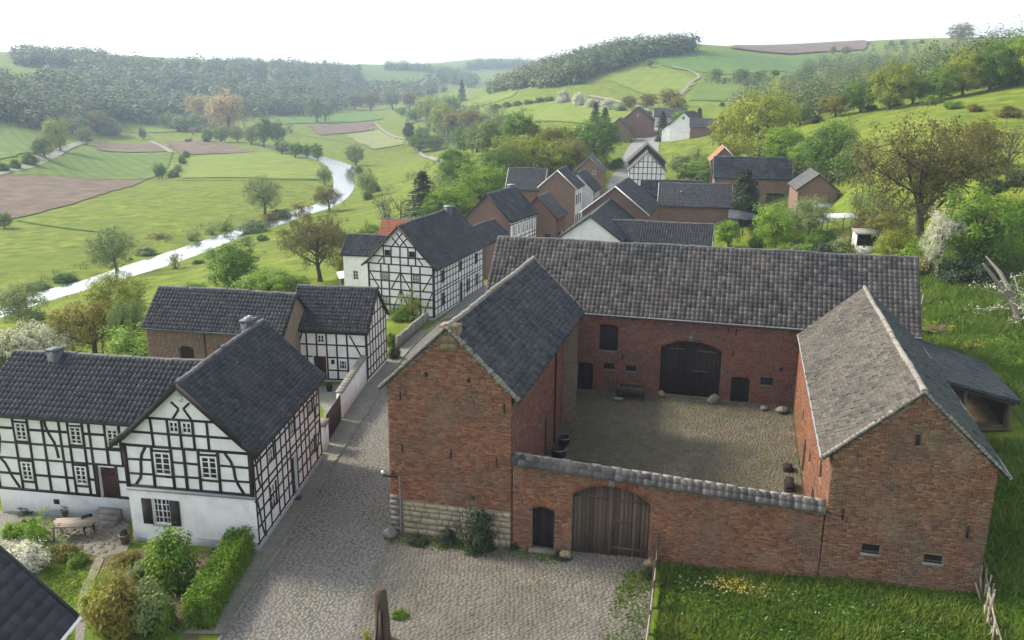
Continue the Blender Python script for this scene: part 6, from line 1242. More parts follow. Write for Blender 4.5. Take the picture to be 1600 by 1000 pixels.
# woods far off that read as one mass
CLEAR = [np.array(q, float) for q in ([(225, 148), (330, 156), (352, 168), (240, 166)], [(560, 110), (695, 116), (660, 140), (562, 136)], [(400, 130), (470, 128), (480, 138), (410, 140)])]
def wood(name, label, poly, n, hgt, leaf, seed, size=1.1, per=70, cr=.24, rmin=0):
    g = np.random.default_rng(seed); poly = np.asarray(poly, float); lo, hi = poly.min(0), poly.max(0); mb = MB(); k = 0; P = []
    while len(P) < n and k < n*12:
        q = lo+(hi-lo)*g.random(2); k += 1
        if inside(poly, np.array([q[0]]), np.array([q[1]]))[0] and not any(inside(c_, np.array([q[0]]), np.array([q[1]]))[0] for c_ in CLEAR): P.append(hit(*q))
        if P and dist(P[-1]) < rmin: P.pop()
    for p in P:
        h = hgt*g.uniform(.55, 1.3); wd_ = h*g.uniform(.8, 1.5); tone = np.clip(g.normal(.5, .3), .02, .98); c = np.array([p[0], p[1], p[2]+h*.48])
        C = ell(g, 9, c, (wd_*.36, wd_*.36, h*.40), .35); leaf_cloud(mb, C, wd_*cr, per//9+2, size*hgt/11, g, tone=tone, aspect=.8, nc=c-np.array([0, 0, h*.2]), ns=.10 if hgt > 10.5 else .25, up=.55, tn=.04 if hgt > 10.5 else .08)
        mb.tube([(p[0], p[1], p[2]-.5), (p[0], p[1], p[2]+h*.5)], [h*.03, h*.015], 4, cap=False)
    o = mb.build(name, leaf, kind='stuff'); o['label'] = label; o['category'] = {'far_wood': 'wood', 'river_reeds': 'reeds'}.get(name, name); return o
wood('far_wood', 'hazy wood covering the left valley side', [(60, 138), (112, 132), (130, 112), (170, 100), (260, 106), (340, 104), (420, 104), (520, 112), (640, 122), (700, 135), (690, 150), (600, 164), (480, 180), (400, 184), (330, 190), (210, 196), (150, 190), (110, 165)], 1500, 15, 'leaf_far', 201, per=56, size=1.9)
wood('far_wood', 'wood on the left skyline', [(22, 88), (166, 92), (168, 108), (24, 104)], 260, 14, 'leaf_far', 202, size=1.7, per=60)
wood('far_wood', 'dark wood at the left edge', [(-60, 135), (0, 128), (50, 140), (100, 160), (140, 180), (150, 200), (90, 204), (60, 205), (0, 190), (-60, 190)], 420, 12, 'leaf_far', 203, size=1.6, per=60)
wood('far_wood', 'tree line along the left skyline', [(335, 100), (440, 105), (560, 112), (640, 116), (600, 124), (440, 116), (340, 112)], 200, 13, 'leaf_far', 204)
wood('far_wood', 'wood on the far rounded hilltop', [(600, 108), (690, 112), (750, 128), (740, 140), (690, 130), (640, 124), (606, 118)], 260, 16, 'leaf_far', 205)
wood('far_wood', 'wooded hill behind the village', [(760, 148), (790, 132), (850, 112), (920, 92), (1000, 80), (1084, 76), (1080, 86), (1010, 92), (975, 106), (930, 118), (905, 132), (860, 138), (800, 142)], 800, 11, 'leaf_far', 206, size=1.5, per=56)
wood('far_wood', 'wood in the dip behind the near meadow', [(1140, 178), (1170, 150), (1230, 140), (1260, 105), (1320, 92), (1420, 92), (1480, 100), (1450, 120), (1380, 135), (1330, 160), (1260, 190), (1200, 200)], 520, 8, 'leaf_far', 207, size=.7, per=110)
wood('far_wood', 'wood above the near meadow at the right edge', [(1390, 140), (1470, 125), (1540, 110), (1660, 96), (1660, 122), (1560, 136), (1460, 150)], 130, 9.5, 'leaf_far', 208, size=.55, per=260, cr=.2)
wood('far_wood', 'low wood beside the valley road', [(660, 200), (700, 175), (750, 165), (790, 185), (800, 215), (760, 245), (700, 235)], 240, 6.5, 'leaf_far', 209, size=.75, per=100)
wood('hedgerow', 'hedges crossing the far hilltop', [(1370, 74), (1480, 70), (1600, 72), (1600, 80), (1440, 84), (1360, 82)], 60, 6, 'leaf_far', 210)
wood('hedgerow', 'dark hedge below the blue green hill field', [(1100, 124), (1160, 128), (1250, 126), (1250, 132), (1160, 136), (1100, 130)], 60, 4.5, 'leaf_far', 211)

wood('far_wood', 'dark tree lines crossing the most distant plateau', [(722, 106), (800, 104), (880, 110), (880, 114), (800, 108), (722, 110)], 90, 20, 'leaf_far', 212, size=1.3, rmin=1300)
wood('thicket', 'bushes around the poplars on the valley floor', [(262, 204), (300, 200), (420, 200), (470, 205), (460, 212), (400, 212), (350, 216), (300, 212)], 70, 7, 'leaf_far', 213)
wood('thicket', 'thicket between the gardens and the meadow hill', [(1180, 262), (1230, 250), (1300, 250), (1345, 262), (1340, 290), (1300, 296), (1250, 286), (1200, 276)], 60, 5.5, 'leaf_far', 214, size=.45, per=210)
wood('thicket', 'thicket on the bank above the village lane', [(1050, 262), (1090, 250), (1120, 262), (1118, 292), (1070, 296), (1048, 284)], 34, 4.5, 'leaf_far', 215, size=.45, per=210)
wood('thicket', 'undergrowth between the river meadow and the village houses', [(690, 330), (720, 285), (780, 262), (860, 250), (930, 245), (950, 262), (900, 275), (850, 282), (780, 296), (730, 322)], 80, 5, 'leaf_far', 216, size=.45, per=210)
wood('thicket', 'thicket in the gardens right of the glazed porch', [(1320, 340), (1345, 310), (1400, 330), (1420, 380), (1360, 392), (1300, 388)], 26, 3.6, 'leaf_far', 217, size=.4, per=200)
wood('thicket', 'undergrowth below the big olive tree', [(1400, 410), (1440, 385), (1540, 385), (1580, 420), (1540, 445), (1450, 445)], 30, 3.2, 'leaf_far', 218, size=.4, per=200)
wood('river_reeds', 'dark reeds and scrub along the far river bank', [(50, 438), (130, 414), (215, 388), (250, 374), (330, 346), (430, 320), (436, 324), (336, 352), (255, 382), (215, 396), (135, 422), (55, 446)], 120, 1.3, 'leaf_far', 219, size=.45, per=90)
wood('thicket', 'shrubs around the brick house with the porch', [(1190, 322), (1235, 318), (1248, 338), (1320, 338), (1345, 300), (1330, 290), (1352, 284), (1372, 320), (1330, 352), (1260, 352), (1200, 345)], 44, 2.6, 'leaf_far', 221, size=.4, per=200)
wood('thicket', 'thicket between the left houses and the river', [(-20, 560), (60, 530), (140, 512), (205, 512), (225, 545), (200, 568), (120, 560), (40, 590), (-20, 600)], 26, 2.8, 'leaf_far', 222, size=.4, per=200)
wood('thicket', 'green belt between the river meadow and the half-timbered house', [(590, 356), (640, 318), (690, 275), (735, 262), (722, 292), (672, 330), (612, 366)], 34, 4.2, 'leaf_far', 223, size=.45, per=200)
wood('hedgerow', 'low hedgerow crossing the meadow below the village', [(600, 296), (650, 268), (690, 250), (694, 256), (655, 276), (604, 303)], 26, 2.4, 'leaf_far', 224, size=.5, per=120)
row('in the dense garden corner', [(1225, 402, 372, 40, 'bush', 'leaf_lime'), (1288, 376, 352, 40, 'bush', 'leaf_green'), (1330, 380, 356, 40, 'bush', 'leaf_olive'), (1360, 385, 352, 46, 'bush', 'leaf_green'), (1385, 395, 365, 50, 'bush', 'leaf_yellow'), (1405, 425, 385, 60, 'bush', 'leaf_green'), (1440, 432, 392, 60, 'bush', 'leaf_olive'), (1500, 440, 395, 70, 'bush', 'leaf_dark'), (1545, 440, 400, 70, 'bush', 'leaf_dark'), (1455, 405, 360, 60, 'bush', 'leaf_lime'), (1350, 345, 320, 44, 'bush', 'leaf_olive'), (1390, 355, 325, 50, 'bush', 'leaf_yellow'), (1490, 385, 345, 60, 'bush', 'leaf_green'), (1250, 350, 325, 36, 'bush', 'leaf_green'), (1225, 345, 322, 30, 'bush', 'leaf_grey'), (1180, 385, 360, 30, 'bush', 'leaf_green')], 'garden_shrub', 'shrub')

# front garden shrubs
row('in the front garden', [(275, 915, 818, 100, 'bush', 'leaf_hedge'), (190, 985, 880, 105, 'bush', 'leaf_olive'), (235, 978, 892, 90, 'bush', 'leaf_grey'), (165, 930, 880, 60, 'loose', 'leaf_yellow'), (260, 985, 930, 45, 'bush', 'leaf_hedge'), (196, 880, 858, 50, 'bush', 'leaf_olive'), (150, 965, 910, 60, 'bush', 'leaf_yellow'), (225, 905, 872, 50, 'bush', 'leaf_grey'), (335, 868, 852, 22, 'bush', 'leaf_dark')], 'garden_shrub', 'shrub')
row('beside the garden terrace', [(66, 850, 798, 62, 'loose', 'leaf_lime'), (20, 838, 812, 40, 'bush', 'leaf_lime'), (45, 890, 842, 80, 'bush', 'leaf_blossom'), (10, 880, 836, 60, 'bush', 'leaf_blossom'), (105, 872, 842, 50, 'bush', 'leaf_olive'), (122, 882, 858, 40, 'bush', 'leaf_hedge'), (125, 798, 764, 34, 'bush', 'leaf_olive'), (80, 792, 776, 26, 'bush', 'leaf_dark'), (42, 804, 790, 30, 'loose', 'leaf_dark'), (85, 870, 848, 36, 'bush', 'leaf_grey'), (40, 826, 806, 40, 'bush', 'leaf_grey')], 'garden_shrub', 'shrub')
row('against the farm gable', [(742, 862, 783, 56, 'loose', 'leaf_dark'), (750, 862, 815, 50, 'bush', 'leaf_dark'), (700, 852, 822, 32, 'bush', 'leaf_dark'), (652, 850, 834, 40, 'bush', 'leaf_dark'), (612, 838, 822, 16, 'bush', 'leaf_dark'), (804, 860, 846, 16, 'bush', 'leaf_dark'), (878, 872, 858, 36, 'bush', 'leaf_dark')], 'ivy_shrub', 'shrub')
row('by the half-timbered house', [(625, 500, 470, 50, 'bush', 'leaf_hedge'), (645, 500, 448, 36, 'loose', 'leaf_yellow'), (615, 560, 532, 26, 'bush', 'leaf_dark'), (612, 540, 515, 24, 'bush', 'leaf_hedge'), (545, 440, 420, 40, 'bush', 'leaf_green')], 'garden_shrub', 'shrub')
row('at the forecourt edge', [(576, 1005, 980, 18, 'loose', 'leaf_yellow'), (625, 965, 948, 30, 'bush', 'leaf_hedge'), (1012, 905, 880, 24, 'bush', 'leaf_dark')], 'garden_shrub', 'shrub')
# clipped hedge along the garden
hp0, hp1 = hit(378, 868), hit(308, 988); dv = hp1-hp0; L = np.linalg.norm(dv[:2]); dv /= np.linalg.norm(dv); sd = np.array([dv[1], -dv[0], 0]); g = np.random.default_rng(5); mb = MB(); C = []
hg = thing('clipped_hedge', tuple(hp0), 'long clipped box hedge running from the house corner along the street', 'hedge')
for t in np.arange(0, L+.01, .28):
    for s_ in np.linspace(-.5, .5, 5):
        for z in (.15, .42, .7, .98, 1.25):
            if abs(s_) > .4 or z > 1.1 or t < .2 or t > L-.3 or rng.random() < .2: C.append(dv*t+sd*(s_*.9*(1-.12*(z > 1.1))+g.normal(0, .03))+np.array([0, 0, z+g.normal(0, .035)]))
leaf_cloud(mb, np.array(C), .2, 60, .10, g); mb.build('foliage', 'leaf_hedge', hg)
mb = MB(); [mb.tube([dv*t, dv*t+np.array([0, 0, 1.0])], .03, 4) for t in np.arange(.3, L, .6)]; mb.build('stems', 'bark', hg, kind='stuff')

# grass blades of the near meadows
def blades(name, label, poly, n, hgt, material, seed, spread=.5):
    g = np.random.default_rng(seed); poly = np.asarray(poly, float); lo, hi = poly.min(0), poly.max(0); P = lo+(hi-lo)*g.random((n*2, 2)); P = P[inside(poly, P[:, 0], P[:, 1])][:n]
    cl = (np.sin(P[:, 0]*1.3+2*np.sin(P[:, 1]*.9))+np.sin(P[:, 1]*1.7+1.5*np.sin(P[:, 0]*.7)))*.25+.5
    k = len(P); z = terr(P[:, 0], P[:, 1]); a = g.random(k)*2*math.pi; h = hgt*(.35+.9*g.random(k))*(.45+cl); w_ = .035+.03*g.random(k); ln = g.normal(0, spread, (k, 2))*h[:, None]
    b0 = np.stack([P[:, 0]-w_*np.cos(a), P[:, 1]-w_*np.sin(a), z], -1); b1 = np.stack([P[:, 0]+w_*np.cos(a), P[:, 1]+w_*np.sin(a), z], -1); tp = np.stack([P[:, 0]+ln[:, 0], P[:, 1]+ln[:, 1], z+h], -1)
    mb = MB(); mb.add(np.stack([b0, b1, tp], 1).reshape(-1, 3), np.arange(3*k).reshape(-1, 3), np.clip(cl*.6+.2+g.normal(0, .18, k), 0, 1))
    o = mb.build(name, material, kind='stuff'); o['label'] = label; o['category'] = 'grass'; return o
blades('long_grass', 'long grass growing below the farm front wall', [fw(*q) for q in ((12.5, -.1), (24.7, -.1), (26, -5), (25, -9), (12.4, -9), (12.7, -4))], 46000, .24, 'blade', 301)
blades('long_grass', 'lush grass of the meadow right of the farm', [fw(*q) for q in ((25.3, -8), (25.3, 14.3), (31.5, 15), (31.5, 24.5), (27, 29), (38, 36), (48, 20), (36, -8))], 70000, .42, 'blade_meadow', 302)
blades('long_grass', 'tufted grass of the meadow beyond the long barn end', [fw(*q) for q in ((27, 29), (24, 42), (44, 60), (56, 40), (48, 20), (38, 34))], 50000, .55, 'blade_meadow', 307)
blades('lawn_grass', 'short grass of the garden lawns', H2([(70, 892), (146, 874), (128, 940), (270, 980), (280, 1005), (60, 1005)]), 9000, .08, 'blade', 303)
blades('yard_weeds', 'weeds growing between the farmyard cobbles', [fw(*q) for q in ((6, .6), (18.6, .6), (18.7, 21.5), (4.9, 21.5))], 9000, .09, 'blade', 304, 1.0)
blades('forecourt_weeds', 'weeds along the edges of the forecourt', [fw(*q) for q in ((.2, -1.0), (8, -.9), (8, -.1), (.2, -.1))], 2500, .16, 'blade', 305, .8)
blades('forecourt_weeds', 'dry weeds along the forecourt fence', [fw(*q) for q in ((11.0, -1), (12.3, -.5), (12.2, -9), (10.5, -9))], 4500, .14, 'blade_meadow', 306, .8)
g = np.random.default_rng(9); mb = MB(); P = [fw(*q) for q in np.column_stack([g.normal(15.2, 1.0, 60), g.normal(-1.6, .3, 60)])]+[fw(*q) for q in np.column_stack([g.uniform(13, 23, 40), -1.0-g.gamma(2, .9, 40)])]
P = np.array([(*p, tz(*p)+.28) for p in P]); leaf_cloud(mb, P, .05, 2, .06, g, up=2); o = mb.build('meadow_flowers', 'flower_white', kind='stuff'); o['label'] = 'white meadow flowers scattered in the long grass'; o['category'] = 'flowers'
mb = MB(); P = np.array([(*p, tz(*p)+.3) for p in [fw(*q) for q in np.column_stack([g.normal(15.6, .45, 90), g.normal(-1.55, .25, 90)])]]); leaf_cloud(mb, P, .06, 3, .075, g, up=2); o = mb.build('meadow_flowers', 'flower_yellow', kind='stuff'); o['label'] = 'patch of yellow flowers in the long grass'; o['category'] = 'flowers'
# ------------------------------------------------------------------ walls, fences and small things
# white street wall with grey coping, brown yard gate and white pillar
p0 = np.array([-10.64, 49.3]); p1 = np.array([-10.2, 56.2])
WW = thing('white_wall', (p0[0], p0[1], tz(*p0)), 'white plastered garden wall with grey coping beside the street', 'wall')
wl = Wall((0, 0, 0), np.array([*(p1-p0), 0]), np.linalg.norm(p1-p0), [(0, 1.75), (7, 2.0)]); Lw = wl.L
m = MB(); m.hexa([wl.p(0, -.6, 0), wl.p(Lw, -.6, 0), wl.p(Lw, -.6, -.3), wl.p(0, -.6, -.3), wl.p(0, 1.7, 0), wl.p(Lw, 1.95, 0), wl.p(Lw, 1.95, -.3), wl.p(0, 1.7, -.3)]); m.build('wall', 'plaster', WW)
m = MB(); k = 14
for i in range(k):
    a, b = Lw*i/k, Lw*(i+1)/k-.02; za, zb = 1.70+.25*i/k, 1.70+.25*(i+1)/k
    m.hexa([wl.p(a, za, .09), wl.p(b, zb, .09), wl.p(b, zb, -.39), wl.p(a, za, -.39), wl.p(a, za+.07, .08), wl.p(b, zb+.07, .08), wl.p(b, zb+.12, -.38), wl.p(a, za+.12, -.38)], rng.random())
m.build('coping', 'stone_grey', WW)
q0 = np.array([-10.75, 45.6]); GT = thing('yard_gate', (q0[0], q0[1], tz(*q0)), 'reddish brown boarded gate between the timber house and the white wall', 'gate')
wg = Wall((0, 0, 0), np.array([.1, 3.6, 0]), 3.55, [(0, 1.6), (3.55, 1.75)])
m = MB(); slab(m, wg, 0, 3.5, .08, 1.7, -.06, -.04); m.build('frame', 'door_brown', GT)
for i in range(14): m = MB(); slab(m, wg, i*.25, i*.25+.238, .05, 1.62+.01*i, -.04, .0+.004*(i % 2), rng.random()); m.build('board', 'door_brown', GT)
q0 = np.array([-10.85, 44.7]); PL = thing('gate_pillar', (q0[0], q0[1], tz(*q0)), 'white gate pillar at the corner of the timber house', 'pillar')
m = MB(); m.box((-.25, -.35, -.3), (.25, .55, 1.55)); m.build('shaft', 'plaster', PL); m = MB(); m.box((-.32, -.42, 1.551), (.32, .62, 1.68)); m.build('cap', 'stone_grey', PL)
for x, y, lab in ((-10.95, 43.6, 'grey stone flower trough by the white gate pillar'),):
    t = thing('flower_trough', (x, y, tz(x, y)), lab, 'trough'); m = MB(); m.hexa([(-.18, -.4, 0), (.18, -.4, 0), (.18, .4, 0), (-.18, .4, 0), (-.22, -.45, .4), (.22, -.45, .4), (.22, .45, .4), (-.22, .45, .4)]); m.build('trough', 'stone_grey', t)
    m = MB(); leaf_cloud(m, np.array([(0, y_, .45) for y_ in (-.3, 0, .3)]), .16, 30, .1, rng); m.build('plant', 'leaf_hedge', t)
m = MB(); m.box((-.35, -.25, 0), (.35, .25, .03)); q = np.array([-10.95, 38.6]); o = m.build('door_mat', 'iron'); o.location = (*q, tz(*q)+.05); tag(o, 'dark door mat before the street door of the timber house', 'mat')
q = hit(164, 803); m = MB(); m.box((-.45, -.25, 0), (.45, .25, .03)); o = m.build('door_mat', 'iron'); o.location = (q[0], q[1], q[2]+.08); tag(o, 'dark door mat at the foot of the brown front door steps', 'mat')
# garden table with benches
q = hit(118, 838); TB = thing('garden_table', tuple(q), 'weathered wooden garden table on the terrace', 'table', rz=.12)
for i in range(5): m = MB(); m.box((-.95, -.45+i*.18, .70), (.95, -.45+i*.18+.165, .74), rng.random()); m.build('board', 'wood_pale', TB)
for x in (-.75, .75):
    for y in (-.36, .36): m = MB(); m.bar((x*1.05, y*1.15, 0), (x, y, .70), .07, .07); m.build('leg', 'wood_pale', TB)
m = MB(); m.bar((-.75, 0, .62), (.75, 0, .62), .06, .1); m.build('stretcher', 'wood_pale', TB)
q = hit(140, 834); CH = thing('garden_chair', tuple(q), 'dark garden chair beside the wooden table', 'chair', rz=.6)
m = MB(); m.box((-.23, -.23, .42), (.23, .23, .46)); m.build('seat', 'iron', CH); m = MB(); m.box((-.23, .2, .46), (.23, .24, .9)); m.build('backrest', 'iron', CH)
for x in (-.2, .2):
    for y in (-.2, .2): m = MB(); m.bar((x, y, 0), (x, y, .42), .04, .04); m.build('leg', 'iron', CH)
for px, py, hh_, lab in ((196, 850, .5, 'clay flower pot at the white house corner'), (104, 806, .4, 'clay flower pot among the terrace shrubs'), (515, 612, .45, 'dark plant tub before the brown house door')):
    q = hit(px, py); t = thing('flower_pot', tuple(q), lab, 'pot'); m = MB(); m.lathe((0, 0, 0), [(0, 0), (.16, 0), (.22, hh_*.9), (.25, hh_*.9), (.25, hh_), (.2, hh_), (.18, hh_*.85), (0, hh_*.85)], 14); m.build('pot', 'brick_far' if px < 300 else 'iron', t); m = MB(); leaf_cloud(m, np.array([(0, 0, hh_+.12), (.1, 0, hh_+.05), (-.1, .05, hh_+.08)]), .18, 40, .1, rng); m.build('plant', 'leaf_dark', t)
# weathered stump post at the forecourt corner
q = hit(598, 1000); ST = thing('stump_post', tuple(q), 'tall weathered grey gate post split down its face at the forecourt corner', 'post')
m = MB(); n = 10; a = np.arange(n)/n*2*math.pi; V = []; zs = [-.3, .3, 1.0, 1.6, 2.05, 2.2]; rr = [.34, .29, .26, .25, .24, .12]
for z, r_ in zip(zs, rr):
    for t in a: V.append((math.cos(t)*r_*(1+.12*math.sin(3*t+z*2)), math.sin(t)*r_*.85*(1+.1*math.cos(2*t+z)), z))
F = [[k*n+j, k*n+(j+1) % n, (k+1)*n+(j+1) % n, (k+1)*n+j] for k in range(5) for j in range(n)]; m.add(V, F, .35); m.add(V[-n:], [list(range(n))], .4); m.build('shaft', 'plank_grey', ST)
m = MB(); m.bar((-.06, -.27, 1.7), (-.22, -.36, -.2), .05, .04, tint=.02); m.bar((.04, -.27, 1.4), (.1, -.34, -.2), .05, .04, tint=.05); m.build('crack', 'plank_dark', ST)
m = MB(); m.bar((-.02, -.285, 1.5), (-.04, -.345, .0), .09, .03, tint=.95); m.build('bare_wood', 'plank_grey', ST)
# fences -----------------------------------------------------------------------------
def post_thing(p, h, label, lean=(0, 0), material='wood_pale', name='fence_post', group=None, w_=.12):
    o = MB(); o.hexa([(-w_/2, -w_/2, -.3), (w_/2, -w_/2, -.3), (w_/2, w_/2, -.3), (-w_/2, w_/2, -.3), (lean[0]-w_*.4, lean[1]-w_*.4, h), (lean[0]+w_*.4, lean[1]-w_*.4, h+.03), (lean[0]+w_*.4, lean[1]+w_*.4, h+.05), (lean[0]-w_*.4, lean[1]+w_*.4, h)], rng.random())
    return o
FN = thing('plank_fence', tuple([*fw(12.2, -.1), tz(*fw(12.2, -.1))]), 'leaning pale plank fence between forecourt and long grass', 'fence')
def fl(u, v, z): p = fw(u, v); q = fw(12.2, -.1); return np.array([p[0]-q[0], p[1]-q[1], tz(*p)-tz(*q)+z])
fu = [(12.22, -.25), (12.30, -1.7), (12.36, -3.2), (12.40, -4.8), (12.42, -6.5)]
for i, (u_, v_) in enumerate(fu):
    m = MB(); h_ = 1.55 if i == 0 else 1.0+.25*rng.random(); m.bar(fl(u_, v_, -.3), fl(u_+rng.normal(0, .05), v_, h_), .13, .12, tint=.3); m.build('post', 'plank_grey', FN)
for (a_, b_) in zip(fu[:-1], fu[1:]):
    for z_ in (.38, .82): m = MB(); m.bar(fl(a_[0]+.06, a_[1], z_+rng.normal(0, .05)), fl(b_[0]+.06, b_[1], z_+rng.normal(0, .06)), .05, .14, tint=.8); m.build('rail', 'wood_pale', FN)
FN2 = thing('broken_fence', tuple([*fw(25.0, -.3), tz(*fw(25.0, -.3))]), 'broken pale stick fence at the right barn corner', 'fence')
def fl2(u, v, z): p = fw(u, v); q = fw(25.0, -.3); return np.array([p[0]-q[0], p[1]-q[1], tz(*p)-tz(*q)+z])
for i in range(26):
    v_ = .3-i*.14; u_ = 24.95+rng.normal(0, .09)-.02*i; m = MB(); m.bar(fl2(u_, v_, -.1), fl2(u_+rng.normal(0, .12), v_+rng.normal(0, .2), .5+.6*rng.random()), .05, .04, tint=rng.random()); m.build('stick', 'wood_pale', FN2)
for z_, a_ in ((.3, .1), (.65, -.1)): m = MB(); m.bar(fl2(25.0, .3, z_), fl2(24.6+a_, -3.4, z_-.1), .05, .08, tint=.8); m.build('rail', 'wood_pale', FN2)
# yard things ------------------------------------------------------------------------
def at_f(u, v): p = fw(u, v); return (p[0], p[1], tz(*p)+.05)
CT = thing('hay_cart', at_f(8.6, 20.6), 'old dark wooden trough cart standing before the back barn', 'cart', rz=-FY)
m = MB(); m.hexa([(-.75, -.35, .38), (.75, -.35, .38), (.75, .35, .38), (-.75, .35, .38), (-.9, -.5, .5), (.9, -.5, .5), (.9, .5, .5), (-.9, .5, .5)]); m.build('bed', 'plank_grey', CT)
for y in (-.5, .46):
    for k in range(2): m = MB(); m.box((-.9, y, .52+k*.2), (.9, y+.04, .70+k*.2), rng.random()); m.build('board', 'plank_grey', CT)
for x in (-.92, .88): m = MB(); m.box((x, -.45, .52), (x+.04, .45, .92), .3); m.build('end_board', 'plank_grey', CT)
for x in (-.86, .86):
    for y in (-.42, .42): m = MB(); m.bar((x, y, -.05), (x, y, 1.05), .09, .09, tint=.2); m.build('leg', 'plank_grey', CT)
def rock(u, v, r_, label, mat_='stone_grey', sq=(1, 1, .8)):
    g = np.random.default_rng(int(u*100+v*7)); m = MB(); n = 9; k = 6; V = []; p = at_f(u, v)
    for i in range(k+1):
        ph = math.pi*i/k
        for j in range(n):
            th = 2*math.pi*j/n; f_ = r_*(1+.18*math.sin(2*th+u)+.12*g.normal()); V.append((f_*math.sin(ph)*math.cos(th)*sq[0], f_*math.sin(ph)*math.sin(th)*sq[1], r_*.55+f_*math.cos(ph)*sq[2]))
    m.add(V, [[i*n+j, (i+1)*n+j, (i+1)*n+(j+1) % n, i*n+(j+1) % n] for i in range(k) for j in range(n)], .6); o = m.build('boulder', mat_); o.location = p; return tag(o, label, 'stone')
rock(14.0, 21.0, .36, 'pale pointed stone right of the dark yard gate', sq=(1, .8, 1.1)); rock(10.6, 21.2, .3, 'mossy stone left of the dark yard gate', 'sandstone')
rock(8.35, -.35, .26, 'guard stone left of the front gate', 'sandstone'); rock(12.05, -.35, .30, 'guard stone right of the front gate', 'sandstone'); rock(.1, -.4, .34, 'rough stone at the street corner of the tall barn', 'stone_grey')
rock(4.6, -.4, .22, 'low stone at the foot of the brick gable', 'stone_grey'); rock(7.8, 20.0, .24, 'flat stone beside the trough cart', 'stone_grey', (1.3, 1, .5)); rock(18.3, 20.3, .34, 'rubble stone in the right yard corner', 'stone_grey', (1.4, 1, .6)); rock(17.2, 20.6, .24, 'dark mossy stone near the small window', 'stone_grey', (1.4, 1, .6))
def tub(u, v, label, r_=.42, h_=.6):
    t = thing('water_tub', at_f(u, v), label, 'tub'); m = MB(); m.lathe((0, 0, 0), [(0, 0), (r_*.85, 0), (r_, h_*.5), (r_*.95, h_), (r_*.85, h_), (r_*.85, h_*.6), (0, h_*.6)], 16); m.build('barrel', 'iron', t)
    m = MB(); m.lathe((0, 0, h_*.8), [(r_*.98, 0), (r_*1.03, .01), (r_*1.03, .06), (r_*.98, .07)], 16); m.build('hoop', 'zinc', t)
tub(5.85, 10.2, 'black water tub with pale rim by the left yard door'); tub(5.75, 12.2, 'black tub behind the pale rimmed one', .34, .45)
def slabs(u, v, label, s=(.9, .6, .18), mat_='stone_grey', rz=0.0, name='stone_slab', cat='slab', k=2):
    t = thing(name, at_f(u, v), label, cat, rz=rz); 
    for i in range(k): m = MB(); m.box((-s[0]/2+.05*i, -s[1]/2, i*s[2]), (s[0]/2-.04*i, s[1]/2-.05*i, (i+1)*s[2]-.005), rng.random()); m.build('slab', mat_, t)
slabs(5.95, 8.4, 'grey stone steps below the left yard door', (.9, 1.5, .16), rz=-FY); slabs(18.2, 9.2, 'dark timber pile against the right barn wall', (.5, 1.2, .2), 'plank_dark', -FY, 'timber_pile', 'timber'); slabs(18.25, 11.6, 'short dark plank beside the right barn wall', (.5, .7, .14), 'plank_dark', -FY, 'timber_pile', 'timber'); slabs(17.9, 1.9, 'stone trough in the near right yard corner', (1.1, .6, .3), rz=-FY, name='stone_trough', cat='trough')
m = MB(); sp_ = [(*fw(u_, -.45), 0) for u_ in np.linspace(1.3, 5.0, 6)]
# garden behind the long barn -----------------------------------------------------
q = hit(1276, 372); UM = thing('parasol', tuple(q), 'white garden parasol behind the long barn', 'parasol')
m = MB(); m.tube([(0, 0, 0), (0, 0, 2.35)], .03, 6); m.build('pole', 'zinc', UM); m = MB(); k = 8; a = np.arange(k)/k*2*math.pi; V = [(0, 0, 2.45)]+[(1.25*math.cos(t), 1.25*math.sin(t), 2.0) for t in a]; m.add(V, [[0, i+1, (i+1) % k+1] for i in range(k)]); V2 = [(x, y, z-.12) for x, y, z in V[1:]]; m.add(V[1:]+V2, [[i, k+i, k+(i+1) % k, (i+1) % k] for i in range(k)]); m.build('canopy', 'white_paint', UM)
q = hit(1310, 366); AW = thing('garden_pavilion', tuple(q), 'open garden shelter with flat white roof behind the long barn', 'shelter', rz=-.05)
m = MB(); m.hexa([(-1.7, -1.0, 1.9), (1.7, -1.0, 1.9), (1.7, 1.0, 2.15), (-1.7, 1.0, 2.15), (-1.7, -1.0, 2.0), (1.7, -1.0, 2.0), (1.7, 1.0, 2.25), (-1.7, 1.0, 2.25)]); m.build('roof', 'white_paint', AW)
for x in (-1.6, 1.6):
    for y in (-.9, .9): m = MB(); m.bar((x, y, -.2), (x, y, 1.95), .08, .08); m.build('post', 'plank_grey', AW)
q = hit(1355, 396); SD = thing('garden_shed', tuple(q), 'small white shed with dark open front above the barn ridge', 'shed', rz=-.15)
m = MB(); m.box((-1.2, 0, -.3), (-1.1, 1.8, 2.0)); m.box((1.1, 0, -.3), (1.2, 1.8, 2.0)); m.box((-1.1, 1.7, -.3), (1.1, 1.8, 2.0)); m.box((-1.1, .0, -.3), (1.1, .1, .75)); m.build('wall', 'white_paint', SD)
m = MB(); m.hexa([(-1.35, -.2, 1.95), (1.35, -.2, 1.95), (1.35, 2.0, 2.15), (-1.35, 2.0, 2.15), (-1.35, -.2, 2.07), (1.35, -.2, 2.07), (1.35, 2.0, 2.27), (-1.35, 2.0, 2.27)]); m.build('roof', 'stone_grey', SD); m = MB(); m.box((-1.05, .9, .75), (1.05, .95, 1.95)); m.build('back_board', 'plank_dark', SD)  # dark board halfway in stands for the shade of the open front
q = hit(1160, 362); CS = thing('car_shed', tuple(q), 'dark-roofed open shed below the yew tree', 'shed', rz=-.25)
